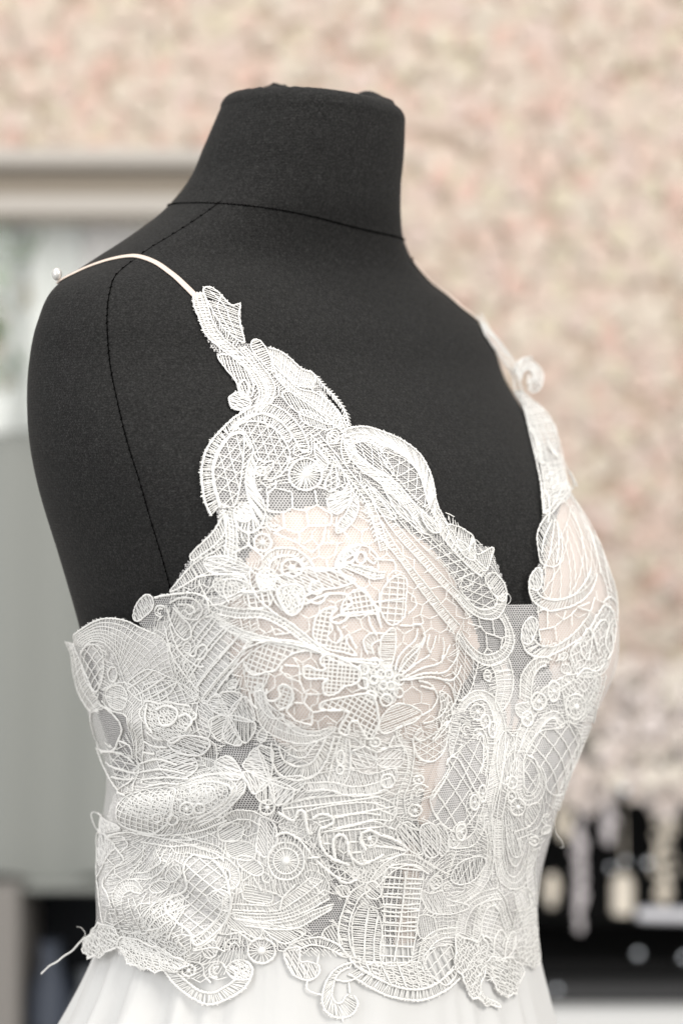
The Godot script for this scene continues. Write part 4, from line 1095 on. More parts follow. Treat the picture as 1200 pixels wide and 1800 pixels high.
func lace_rows_4():
	fill("lace_lattice","dia",[-389,-2435,-321,-2373,-136,-2366,-85,-2432,-82,-2494,-132,-2556,-217,-2578,-320,-2520],[-2.10,-24.69,0.0526,-0.0038,-0.0050,-0.0302],10,17,7,0,0,[])
	band("lace_scroll",[-919,-2460,-786,-2540,-635,-2602,-424,-2636,-212,-2606,-58,-2552],[-853,-2429,-726,-2500,-589,-2555,-415,-2580,-265,-2555,-111,-2501],48,2,0,1,9,[],[])
	fill("lace_band","wav",[-911,-2371,-778,-2410,-578,-2425,-423,-2438,-377,-2499,-265,-2555,-415,-2580,-589,-2555,-738,-2496,-854,-2435],[-5.93,-24.76,0.0416,-0.0023,-0.0034,-0.0298],10,5.5,7,0,0,[])
	cords("lace_cord",[[-815,-2401,-764,-2494],[-720,-2408,-649,-2532],[-599,-2417,-538,-2557]],7,0,[])
	band("lace_scroll",[-1957,-2424,-1864,-2518,-1756,-2587,-1660,-2610,-1568,-2577,-1485,-2515,-1454,-2428,-1493,-2379],[-1865,-2443,-1796,-2502,-1732,-2543,-1654,-2553,-1597,-2521,-1548,-2485,-1546,-2445,-1575,-2423],43,2,0,1,9,[],[])
	fill("lace_leaf","hat",[-1596,-2423,-1561,-2387,-1499,-2380,-1457,-2428,-1470,-2472,-1540,-2479,-1582,-2452],[-15.29,-24.32,0.0309,0.0017,0.0010,-0.0289],30,5,8,0,0,[])
	cords("lace_cord",[[-1858,-2443,-1794,-2393,-1723,-2406,-1710,-2466,-1670,-2502],[-1723,-2406,-1637,-2389,-1596,-2426],[-1748,-2327,-1655,-2311,-1603,-2333]],7,0,[])
	fill("lace_leaf","hat",[-1704,-2295,-1652,-2271,-1637,-2312,-1653,-2358,-1698,-2365],[-16.69,-23.20,0.0257,-0.0040,-0.0004,-0.0313],40,5,7,0,0,[])
	fill("lace_hook","hat",[-1282,-2328,-1200,-2308,-1197,-2384,-1156,-2385,-1095,-2408,-1096,-2452,-1142,-2482,-1214,-2466,-1260,-2416],[-11.82,-24.03,0.0316,-0.0006,-0.0007,-0.0293],60,5,8,0,0,[])
	band("lace_scroll",[-1279,-2325,-1215,-2277,-1088,-2256,-982,-2300,-898,-2384],[-1217,-2326,-1137,-2297,-1040,-2316,-950,-2369],26,2,0,0,7,[],[])
	band("lace_hook",[-881,-2397,-976,-2422,-1042,-2477,-1075,-2563,-1062,-2635,-999,-2679,-916,-2675,-869,-2621,-892,-2573],[-907,-2428,-960,-2443,-1002,-2485,-1020,-2566,-994,-2607,-964,-2603,-950,-2587,-943,-2576,-923,-2565],34,2,0,1,8,[],[])
	cords("lace_cord",[[-1157,-2479,-1157,-2531,-1078,-2563],[-1009,-2482,-927,-2498,-834,-2465],[-921,-2501,-919,-2560],[-966,-2672,-963,-2701],[-1090,-2342,-1105,-2402]],7,0,[])
	fill("lace_leaf","rib",[-1071,-2260,-1049,-2211,-990,-2192,-975,-2239,-955,-2302,-1006,-2284],[-10.08,-22.48,0.0333,0.0001,-0.0014,-0.0308],60,6,6,0,0,[])
	fill("lace_ruffle","wav",[-2827,-2460,-2810,-2376,-2466,-2275,-2313,-2286,-2298,-2361,-2433,-2429,-2607,-2480,-2720,-2474],[-25.59,-23.93,0.0773,0.0066,0.0115,-0.0300],50,4.5,8,2,1,[])
	fill("lace_ruffle","wav",[-2303,-2346,-2216,-2314,-2034,-2329,-1854,-2368,-1794,-2399,-1851,-2448,-1992,-2460,-2122,-2458,-2222,-2429],[-20.43,-23.95,0.0407,0.0090,0.0045,-0.0281],30,4.5,8,2,1,[])
	fill("lace_ruffle","wav",[-2114,-2276,-1910,-2233,-1789,-2298,-1794,-2393,-1903,-2359,-2054,-2316],[-19.28,-23.13,0.0490,-0.0107,0.0068,-0.0331],40,5,7,0,0,[])
	fill("lace_ruffle","wav",[-2299,-2299,-2114,-2276,-1991,-2339,-2062,-2421,-2172,-2435,-2287,-2359],[-21.54,-23.55,0.0451,0.0014,0.0053,-0.0302],70,5,6,0,0,[])
	cords("lace_cord",[[-2945,-1850,-2910,-1970,-2695,-2104,-2578,-2220,-2466,-2291],[-2781,-1817,-2549,-1854,-2592,-1913,-2667,-1996,-2760,-2064],[-2540,-1859,-2375,-1903,-2441,-1972,-2473,-2023],[-2535,-2032,-2367,-2085,-2301,-2155],[-2469,-1789,-2386,-1827,-2428,-1878],[-2682,-1813,-2359,-1743,-2283,-1753]],8,0,[[15,0,0,0,0],[],[],[],[],[]])
	fill("lace_leaf","hat",[-2933,-1840,-2771,-1816,-2556,-1861,-2608,-1918,-2745,-1981],[-27.23,-18.83,0.0450,0.0000,0.0000,-0.0330],60,6,6,0,0,[16,0,0,0,0])
	band("lace_scroll",[-2283,-2143,-2318,-2079,-2302,-2017,-2197,-2001,-2107,-2042],[-2222,-2135,-2227,-2084,-2202,-2057,-2146,-2061,-2105,-2063],16,3,0,0,7,[],[])
	cords("lace_cord",[[-2222,-2135,-2207,-2224,-2160,-2313],[-2176,-2093,-2126,-2187,-2106,-2282],[-2147,-2084,-2078,-2159,-2054,-2236],[-2274,-2152,-2294,-2251,-2238,-2338],[-2341,-2177,-2350,-2275],[-2067,-2142,-2073,-2083,-2064,-2053]],5,0,[])
	feather("lace_feather",[-2250,-1805,-2218,-1893,-2270,-1984],0.46,9,6)
	feather("lace_feather",[-2127,-1817,-1991,-1874,-2124,-1938],0.40,7,6)
	band("lace_scroll",[-2226,-1995,-2090,-1980,-1966,-1902,-1953,-1827],[-2226,-1964,-2122,-1944,-2012,-1876,-2010,-1817],11,2,0,0,7,[],[])
	fill("lace_leaf","rib",[-2068,-2027,-2017,-1982,-1936,-1980,-1950,-2022,-2012,-2052],[-19.97,-20.12,0.0396,0.0077,0.0037,-0.0301],40,5,7,0,0,[])
	cords("lace_cord",[[-2112,-2218,-2026,-2123,-1932,-2072,-1824,-2017,-1829,-1937],[-2090,-2247,-1987,-2149,-1903,-2099,-1796,-2046],[-2063,-2270,-1953,-2176,-1875,-2132,-1791,-2092],[-2024,-2290,-1908,-2202,-1848,-2168],[-2045,-2177,-1977,-2090,-1881,-2044],[-1880,-2277,-1841,-2197,-1816,-2123],[-2109,-2147,-2077,-2113,-2011,-2107]],6,0,[])
	fill("lace_web","wav",[-2070,-2189,-1943,-2087,-1834,-2049,-1823,-2152,-1915,-2250,-2045,-2283],[-19.38,-21.69,0.0327,0.0066,0.0025,-0.0291],60,6,4,0,0,[])
	fill("lace_leaf","grid",[-1838,-1882,-1813,-1832,-1713,-1842,-1632,-1897,-1575,-1983,-1555,-2076,-1591,-2173,-1662,-2253,-1729,-2298,-1759,-2236,-1844,-2182,-1916,-2129,-1915,-2070,-1815,-2000],[-17.40,-20.61,0.0385,-0.0017,0.0040,-0.0322],40,15,11,0,0,[])
	band("lace_scroll",[-1556,-2028,-1562,-2108,-1610,-2205,-1670,-2280,-1747,-2320],[-1593,-2028,-1601,-2102,-1653,-2181,-1704,-2235,-1755,-2265],24,2,0,0,7,[],[])
	fill("lace_leaf","hat",[-1679,-2037,-1619,-1996,-1559,-2025,-1568,-2108,-1630,-2084],[-16.11,-20.50,0.0293,0.0006,0.0011,-0.0316],30,5,7,0,0,[])
	band("lace_scroll",[-1698,-1841,-1636,-1834,-1564,-1879,-1531,-1943,-1550,-1989,-1599,-1983],[-1653,-1886,-1611,-1891,-1583,-1926,-1588,-1954,-1603,-1960],16,2,0,0,8,[],[])
	fill("lace_leaf","rib",[-2011,-1775,-1889,-1781,-1732,-1800,-1642,-1825,-1713,-1842,-1835,-1825,-1925,-1825],[-18.21,-18.10,0.0340,0.0198,0.0020,-0.0264],90,6,6,0,0,[])
	band("lace_scroll",[-1947,-1741,-1830,-1758,-1690,-1784,-1607,-1838],[-1907,-1782,-1804,-1796,-1691,-1818,-1634,-1854],14,2,0,0,7,[],[])
	fill("lace_leaf","rib",[-1900,-1690,-1756,-1631,-1661,-1610,-1690,-1678,-1801,-1732,-1888,-1752],[-17.83,-16.82,0.0350,-0.0113,0.0019,-0.0338],60,5,7,0,0,[])
	fill("lace_puff","grid",[-2365,-1644,-2343,-1574,-2238,-1523,-2079,-1485,-1937,-1481,-1924,-1521,-1989,-1646,-2164,-1737,-2300,-1727,-2364,-1699],[-21.70,-16.04,0.0426,-0.0086,0.0035,-0.0323],20,8,9,0,0,[])
	fill("lace_puff","wav",[-2292,-1560,-2135,-1517,-1964,-1504,-1974,-1596,-2148,-1658,-2260,-1635],[-21.29,-15.78,0.0421,-0.0016,0.0034,-0.0310],10,5.5,4,0,0,[])
	band("lace_scroll",[-1975,-1485,-1814,-1421,-1655,-1382,-1518,-1384,-1498,-1442,-1572,-1528,-1677,-1601,-1824,-1675],[-1841,-1468,-1735,-1430,-1601,-1428,-1564,-1461,-1624,-1527,-1715,-1580,-1825,-1635],42,3,0,0,9,[],[])
	wheel("lace_wheel",[-18.51,-15.72,0.0354,-0.0114,0.0023,-0.0327],12,10,6,1,0)
	wheel("lace_wheel",[-17.75,-15.67,0.0339,-0.0117,0.0019,-0.0329],9,8,0,1,0)
	wheel("lace_wheel",[-19.69,-16.44,0.0381,-0.0161,0.0027,-0.0340],9,8,0,1,0)
	wheel("lace_wheel",[-20.73,-16.42,0.0419,-0.0185,0.0034,-0.0343],8,7,0,1,0)
	fill("lace_puff","wav",[-1968,-1496,-1789,-1441,-1619,-1429,-1585,-1468,-1649,-1535,-1761,-1599,-1914,-1641,-1959,-1595],[-17.80,-15.25,0.0343,-0.0071,0.0021,-0.0314],15,5,5,0,0,[])
	fill("lace_leaf","wav",[-1818,-1507,-1747,-1458,-1675,-1454,-1663,-1498,-1733,-1539,-1808,-1543],[-17.41,-15.00,0.0344,-0.0042,0.0021,-0.0305],40,5,7,0,0,[])
	cords("lace_cord",[[-2377,-1694,-2257,-1744,-2028,-1740,-1834,-1702,-1641,-1626],[-2317,-1746,-2073,-1766,-1866,-1760],[-2275,-1801,-1984,-1801,-1818,-1777]],8,0,[])
	fill("lace_flap","sat",[-2969,-1720,-2957,-1720,-2686,-1732,-2473,-1743,-2689,-1791,-2922,-1820,-2957,-1780],[-28.07,-17.58,0.0450,0.0000,0.0000,-0.0330],20,4.5,7,0,0,[57,14,0,0,0,0,35])
	band("lace_scallop",[-2785,-745,-2467,-646,-2246,-581,-2073,-582,-1948,-624,-1809,-670,-1764,-753,-1759,-852],[-2508,-747,-2404,-710,-2299,-709,-2245,-770,-2247,-855,-2232,-933,-2205,-951,-2186,-962],27,8,0,1,7,[],[])
	fill("lace_ladder","lad",[-2213,-939,-2006,-847,-1848,-869,-1778,-903,-1900,-997,-2038,-1034,-2145,-1009],[-19.90,-9.43,0.0508,-0.0091,0.0027,-0.0315],-35,18,7,0,0,[])
	fill("lace_lattice","dia",[-2546,-764,-2429,-727,-2345,-742,-2383,-830,-2468,-933,-2591,-1004,-2674,-929,-2717,-851],[-25.19,-8.48,0.0707,-0.0302,0.0037,-0.0336],0,15,9,0,0,[])
	wheel("lace_wheel",[-23.33,-8.91,0.0561,-0.0165,0.0028,-0.0324],8,13,0,1,0)
	band("lace_scroll",[-2933,-730,-2957,-810,-2981,-910,-2992,-1020,-2876,-1106,-2739,-1128],[-2846,-745,-2722,-832,-2720,-928,-2634,-1003,-2567,-1066,-2530,-1092],29,3,0,1,7,[38,20,24,19,0,0],[])
	fill("lace_leaf","rib",[-2465,-1012,-2398,-967,-2276,-951,-2217,-1010,-2248,-1076,-2423,-1082],[-23.38,-10.16,0.0664,-0.0133,0.0039,-0.0321],20,4.5,8,0,0,[])
	band("lace_scroll",[-2475,-981,-2269,-932,-2142,-960,-2088,-1034,-2076,-1138,-2178,-1275],[-2541,-1048,-2434,-1101,-2202,-1115,-2278,-1215,-2362,-1350],29,3,0,0,7,[],[])
	cords("lace_cord",[[-2742,-1109,-2934,-1231,-3037,-1335,-2664,-1338,-2473,-1259,-2380,-1179,-2461,-1103,-2571,-1072]],9,0,[])
	fill("lace_ruffle","wav",[-2062,-1047,-1911,-1024,-1734,-1029,-1670,-1085,-1751,-1179,-1913,-1223,-2025,-1199,-2052,-1137],[-18.90,-11.15,0.0432,-0.0013,0.0025,-0.0297],30,5,9,2,0,[])
	cords("lace_cord",[[-1949,-1071,-1864,-1043,-1782,-1068,-1806,-1122,-1895,-1142,-1926,-1106],[-1771,-1096,-1710,-1081,-1685,-1115,-1733,-1153],[-2022,-1045,-2022,-1120,-1989,-1179]],10,3,[])
	fill("lace_leaf","hat",[-1916,-1226,-1755,-1179,-1642,-1189,-1644,-1235,-1751,-1290,-1887,-1282],[-17.66,-12.33,0.0411,-0.0241,0.0026,-0.0324],20,4.5,8,2,0,[])
	fill("lace_leaf","hat",[-2051,-1293,-1822,-1275,-1782,-1318,-1796,-1380,-1897,-1430,-2042,-1397],[-18.98,-13.49,0.0438,-0.0099,0.0029,-0.0302],-20,4.5,7,1,0,[])
	fill("lace_leaf","rib",[-1744,-1304,-1661,-1229,-1613,-1230,-1636,-1309,-1708,-1364],[-16.72,-12.87,0.0406,-0.0184,0.0027,-0.0315],80,5,7,0,0,[])
	fill("lace_ladder","lad",[-2070,-941,-1825,-896,-1682,-951,-1653,-1010,-1865,-1031,-2055,-1041],[-18.58,-9.78,0.0471,-0.0080,0.0027,-0.0312],70,13,6,0,0,[])
	fill("lace_web","wav",[-1762,-692,-1679,-781,-1636,-917,-1670,-996,-1769,-909,-1780,-785],[-17.16,-8.47,0.0354,-0.0089,0.0015,-0.0313],60,6,6,0,0,[])

func lace_rows_5():
	cords("lace_cord",[[-2195,-1208,-2332,-1342,-2339,-1468,-2268,-1520],[-2134,-1234,-2275,-1368,-2236,-1482],[-2916,-1362,-2564,-1334,-2396,-1383],[-2791,-1408,-2546,-1435,-2367,-1441],[-2705,-1479,-2481,-1481,-2339,-1468],[-2549,-1549,-2382,-1495,-2371,-1459],[-2314,-1377,-2067,-1335,-1914,-1355],[-2316,-1431,-2061,-1386,-1858,-1401],[-2245,-1469,-2049,-1433,-1832,-1428],[-2171,-1500,-2039,-1467,-1889,-1460],[-3028,-1340,-2825,-1443,-2594,-1532,-2300,-1552],[-2122,-1234,-2057,-1260,-1949,-1259],[-2189,-1300,-2066,-1306],[-2444,-1257,-2334,-1280,-2355,-1343]],8,0,[])
	fill("lace_web","web",[-2676,-1352,-2394,-1346,-2356,-1449,-2306,-1532,-2594,-1532],[-24.65,-14.42,0.0765,0.0245,0.0063,-0.0283],20,14,4,0,0,[])
	fill("lace_web","rib",[-2174,-1237,-2026,-1288,-2040,-1393,-2246,-1455],[-21.22,-13.43,0.0754,-0.0181,0.0063,-0.0316],60,7,4,0,0,[])
	fill("lace_leaf","rib",[-1971,-1447,-1782,-1385,-1576,-1347,-1504,-1378,-1664,-1389,-1854,-1429],[-17.25,-13.96,0.0384,0.0055,0.0024,-0.0273],60,5,6,0,0,[])
	fill("lace_web","hat",[-2045,-1409,-1855,-1424,-1614,-1336,-1761,-1302,-1661,-1340,-1810,-1435,-1986,-1469],[-18.19,-13.88,0.0376,-0.0006,0.0021,-0.0288],30,6,4,0,0,[])
	fill("lace_leaf","hat",[-1653,-1010,-1562,-1019,-1618,-1173,-1670,-1189],[-16.26,-10.98,0.0313,-0.0052,0.0011,-0.0300],30,6,6,0,0,[])
	fill("lace_leaf","sat",[-1656,-1325,-1549,-1289,-1503,-1373,-1535,-1407,-1641,-1381],[-15.77,-13.55,0.0347,-0.0025,0.0021,-0.0282],20,5,6,0,0,[])
	band("lace_strap_edge",[1755,1211,1517,1079,1570,966,1614,830,1567,730],[1720,1200,1696,1100,1673,990,1638,880,1555,710],34,2,0,1,7,[0,0,0,34,0],[32,18,44,76,44])
	band("lace_strap_edge",[1614,738,1291,550,1120,419,925,280,693,97,591,-16],[1567,720,1520,630,1496,560,1449,470,1367,320,1112,140],50,5,0,0,7,[],[41,71,97,98,47,0])
	fill("lace_petal","wav",[1567,730,1555,700,1508,600,1221,422,942,281,964,331,1295,527,1456,647],[13.13,5.30,0.0450,0.0000,0.0000,-0.0330],70,4.5,6,0,0,[0,40,32,0,0,0,0,0])
	fill("lace_petal","wav",[1520,620,1508,580,1473,510,1378,350,1191,296,1197,370,1473,510],[13.91,4.62,0.0450,0.0000,0.0000,-0.0330],60,5,6,0,1,[31,84,96,41,0,0,17])
	fill("lace_petal","wav",[942,281,1099,274,1343,300,1273,169,821,49,700,65,770,163],[9.93,1.86,0.0896,-0.0639,0.0012,-0.0339],75,5,6,0,0,[0,0,37,0,0,0,0])
	fill("lace_petal","wav",[1461,480,1378,340,1331,270,1261,160,1173,134,1319,250,1378,350],[13.29,2.83,0.0450,0.0000,0.0000,-0.0330],20,5,6,0,1,[102,63,39,27,0,12,41])
	cords("lace_cord",[[1567,720,1224,524,892,296,671,97,578,-16],[1496,550,1390,372,1001,199],[726,130,700,65,571,-64]],8,0,[[12,0,0,0,0],[63,0,0],[]])
	wheel("lace_wheel",[9.05,1.81,0.0833,-0.0597,0.0010,-0.0337],9,14,8,1,0)
	band("lace_curl",[1626,850,1638,890,1649,900,1614,820,1579,740,1543,680,1543,670,1555,700],[1590,770,1602,800,1602,810,1602,800,1590,770,1579,750,1579,750,1579,750],27,5,4,0,8,[25,69,126,172,179,130,75,54],[45,69,97,120,123,109,91,79])
	cords("lace_curl",[[1626,860,1649,900,1649,900,1638,880],[1567,730,1590,780,1590,780,1579,740,1567,730]],11,6,[[57,92,134,153],[57,86,116,120,92]])
	fill("lace_leaf","hat",[1567,730,1543,670,1508,600,1496,560,1496,590,1449,661],[15.10,6.35,0.0450,0.0000,0.0000,-0.0330],40,4.5,6,0,0,[0,45,75,84,14,0])
	fill("lace_leaf","rib",[421,-228,454,-134,528,-64,644,-10,639,-96,573,-224,496,-305,416,-288],[5.21,-1.69,0.0381,-0.0174,-0.0003,-0.0316],60,5,6,0,0,[])
	cords("lace_cord",[[434,-238,499,-143,619,-48],[464,-270,540,-160,638,-48],[503,-286,588,-160,643,-64],[587,-16,777,65,1033,166],[633,-16,846,65,1207,151]],6,0,[])
	band("lace_scroll",[316,-410,333,-489,410,-547,484,-543,582,-511,671,-450,768,-349],[358,-410,378,-468,444,-491,505,-486,575,-456,660,-385,736,-316],35,2,0,0,8,[],[])
	fill("lace_leaf","sat",[322,-416,336,-353,393,-310,401,-364,372,-433],[3.65,-3.75,0.0328,-0.0048,-0.0005,-0.0314],60,4,7,0,0,[])
	fill("lace_fan","fan",[415,-317,632,-129,941,33,998,-83,775,-324,620,-442,490,-483,401,-459],[6.59,-2.75,0.0378,-0.0159,-0.0006,-0.0316],80,13,4,0,0,[])
	cords("lace_cord",[[885,66,851,-65,745,-226,668,-385],[1055,100,1043,-66,879,-229,793,-356],[1080,67,1119,-135,903,-327,857,-456]],6,0,[])
	band("lace_scroll",[265,-698,293,-774,370,-808,455,-779,532,-732,616,-671,683,-578],[321,-687,357,-735,414,-750,472,-729,549,-669,613,-601,649,-551],35,2,0,0,8,[],[])
	fill("lace_leaf","sat",[267,-711,276,-629,324,-583,357,-615,339,-681,307,-731],[3.12,-6.58,0.0305,-0.0011,-0.0008,-0.0314],60,4,8,0,0,[])
	cords("lace_net",[[349,-555,410,-535],[410,-535,405,-648],[405,-648,358,-656],[405,-648,440,-640],[440,-640,483,-603],[483,-603,502,-550],[358,-656,364,-720],[440,-640,444,-716],[527,-573,562,-536],[562,-536,633,-560],[633,-560,679,-482],[483,-603,527,-573],[527,-573,522,-636],[562,-536,634,-512]],6,0,[])
	cords("lace_worm",[[527,-843,513,-779,559,-733,572,-797,604,-831,622,-768],[549,-924,591,-878,665,-898,721,-853],[622,-768,647,-673,716,-612,763,-646,720,-741,758,-807],[676,-594,747,-533,820,-568,843,-650,801,-745],[736,-516,823,-487,897,-523],[577,-702,614,-655,643,-705,668,-802],[729,-838,780,-776,780,-679]],8,0,[])
	fill("lace_flower","wav",[525,-865,519,-769,612,-678,760,-523,859,-602,793,-777,724,-908,581,-925],[6.72,-7.56,0.0357,-0.0016,-0.0018,-0.0319],70,7,6,0,0,[])
	band("lace_scroll",[1119,-136,987,-329,1009,-478,908,-628],[998,-83,836,-293,820,-438,802,-583],31,2,0,0,7,[],[])
	band("lace_scroll",[255,-1031,261,-911,310,-834,370,-802,421,-822],[321,-1059,324,-929,355,-867,392,-853],18,3,0,1,7,[],[])
	fill("lace_leaf","sat",[236,-1067,304,-1058,325,-1103,285,-1139,241,-1115],[2.78,-10.96,0.0352,0.0017,-0.0016,-0.0315],20,4,7,0,0,[])
	fill("lace_flower","wav",[475,-936,532,-907,690,-916,730,-1048,699,-1158,592,-1182,520,-1082],[6.05,-10.32,0.0367,0.0110,-0.0023,-0.0327],60,7,6,0,0,[])
	band("lace_scroll",[749,-920,767,-1018,797,-1118,927,-1210],[673,-931,683,-1012,682,-1093,719,-1185],16,2,0,1,7,[],[])
	fill("lace_web","hex",[393,-995,480,-968,537,-1114,460,-1110,414,-1076],[4.57,-10.53,0.0322,0.0063,-0.0017,-0.0321],0,11,3,0,0,[])
	fill("lace_leaf","hat",[153,-1343,225,-1316,229,-1503,156,-1530,96,-1463],[1.72,-14.31,0.0496,0.0000,-0.0032,-0.0311],80,5,5,0,0,[])
	fill("lace_leaf","rib",[22,-1726,79,-1682,158,-1689,229,-1887,142,-1879],[1.26,-17.73,0.0582,0.0123,-0.0048,-0.0330],0,5,4,0,0,[])
	fill("lace_leaf","rib",[376,-1325,293,-1195,188,-1252,153,-1343,225,-1316],[2.47,-12.86,0.0424,-0.0021,-0.0024,-0.0309],50,5,4,0,0,[])
	fill("lace_web","hex",[-213,-1535,-83,-1529,34,-1679,11,-1773,-183,-1662],[-0.87,-16.36,0.0542,0.0088,-0.0041,-0.0321],0,11,4,0,0,[])
	fill("lace_leaf","wav",[-999,-1864,-804,-1840,-665,-1817,-782,-1952,-885,-1956],[-8.27,-18.86,0.0346,0.0059,-0.0017,-0.0318],40,6,5,0,0,[])
	fill("lace_web","hex",[-723,-1609,-592,-1633,-461,-1673,-537,-1699,-653,-1660],[-5.93,-16.55,0.0387,0.0071,-0.0025,-0.0319],0,12,4,0,0,[])
	band("lace_filling",[-1600,-2336,-1600,-2299,-1578,-2272,-1545,-2262,-1512,-2273,-1498,-2306],[-1576,-2327,-1574,-2308,-1564,-2293,-1546,-2286,-1531,-2295,-1523,-2310],9,2,0,0,7,[],[])
	band("lace_filling",[-638,-1520,-649,-1488,-640,-1461,-612,-1444,-575,-1443,-543,-1461],[-614,-1506,-620,-1490,-614,-1478,-600,-1469,-581,-1471,-565,-1478],8,2,0,0,7,[],[])
	fill("lace_filling","sat",[-1869,-1885,-1852,-1917,-1868,-1950,-1907,-1974,-1949,-1981,-1957,-1943,-1937,-1912,-1905,-1887],[-19.05,-19.31,0.0403,-0.0017,0.0040,-0.0321],217,5,7,0,0,[])
	fill("lace_filling","wav",[-336,-1961,-302,-1989,-293,-2016,-315,-2033,-356,-2036,-394,-2004,-393,-1982,-377,-1961],[-3.46,-19.98,0.0476,0.0116,-0.0038,-0.0329],143,5,7,0,0,[])
	band("lace_filling",[-1639,-2474,-1667,-2467,-1683,-2447,-1678,-2417,-1657,-2402,-1631,-2401],[-1641,-2454,-1656,-2452,-1663,-2440,-1663,-2428,-1651,-2419,-1636,-2419],7,2,0,0,7,[],[])
	wheel("lace_filling",[-6.10,-15.81,0.0379,0.0059,-0.0024,-0.0318],11.664,10.368,9,1,0)
	fill("lace_filling","wav",[-815,431,-812,403,-829,378,-859,362,-889,361,-892,392,-877,414,-847,430],[-8.53,3.96,0.0346,-0.0119,0.0006,-0.0313],183,5,7,0,0,[])
	fill("lace_filling","hat",[-1012,-1989,-985,-1977,-958,-1981,-938,-2001,-926,-2030,-955,-2041,-979,-2034,-1005,-2014],[-9.70,-20.08,0.0331,0.0051,-0.0013,-0.0316],57,5,7,0,0,[])
	wheel("lace_filling",[-17.90,-24.41,0.0287,-0.0008,0.0011,-0.0302],11.664,10.368,7,1,0)
	band("lace_filling",[-1191,-74,-1204,-91,-1221,-97,-1238,-91,-1249,-77,-1250,-56],[-1205,-68,-1210,-74,-1220,-77,-1227,-77,-1234,-68,-1233,-56],6,2,0,0,7,[],[])
	band("lace_filling",[-1263,-276,-1265,-299,-1279,-317,-1299,-320,-1318,-308,-1325,-285],[-1279,-279,-1279,-290,-1287,-299,-1296,-299,-1306,-293,-1308,-285],6,2,0,0,7,[],[])
	fill("lace_filling","sat",[-1303,-1125,-1294,-1143,-1302,-1168,-1321,-1190,-1345,-1201,-1352,-1180,-1344,-1158,-1321,-1132],[-13.23,-11.62,0.0291,-0.0106,0.0016,-0.0312],195,5,7,0,0,[])
	fill("lace_filling","hat",[24,-865,51,-876,64,-895,59,-913,41,-928,8,-914,-1,-898,4,-880],[0.31,-8.96,0.0466,-0.0007,-0.0019,-0.0311],170,5,7,0,0,[])
	wheel("lace_filling",[-8.23,-11.96,0.0270,-0.0034,-0.0011,-0.0308],8.748,7.776,10,1,0)
	wheel("lace_filling",[-6.05,-14.13,0.0367,-0.0004,-0.0025,-0.0310],8.748,7.776,7,1,0)
	band("lace_filling",[-267,-2059,-287,-2035,-279,-2017,-256,-2006,-227,-2014,-206,-2034],[-253,-2047,-265,-2037,-263,-2027,-251,-2022,-233,-2026,-222,-2036],5,2,0,0,7,[],[])
	band("lace_filling",[722,-1773,656,-1753,613,-1732,614,-1713,647,-1703,708,-1709],[715,-1756,676,-1745,656,-1733,657,-1723,670,-1718,712,-1723],5,2,0,0,7,[],[])
	fill("lace_filling","wav",[808,-1789,836,-1812,797,-1824,728,-1823,660,-1812,650,-1788,667,-1777,725,-1776],[7.34,-18.00,0.0450,0.0000,0.0000,-0.0330],201,5,7,0,0,[])
	band("lace_filling",[-680,-1182,-702,-1181,-716,-1165,-715,-1146,-706,-1128,-685,-1124],[-686,-1170,-695,-1166,-701,-1160,-703,-1150,-697,-1141,-688,-1139],5,2,0,0,7,[],[])

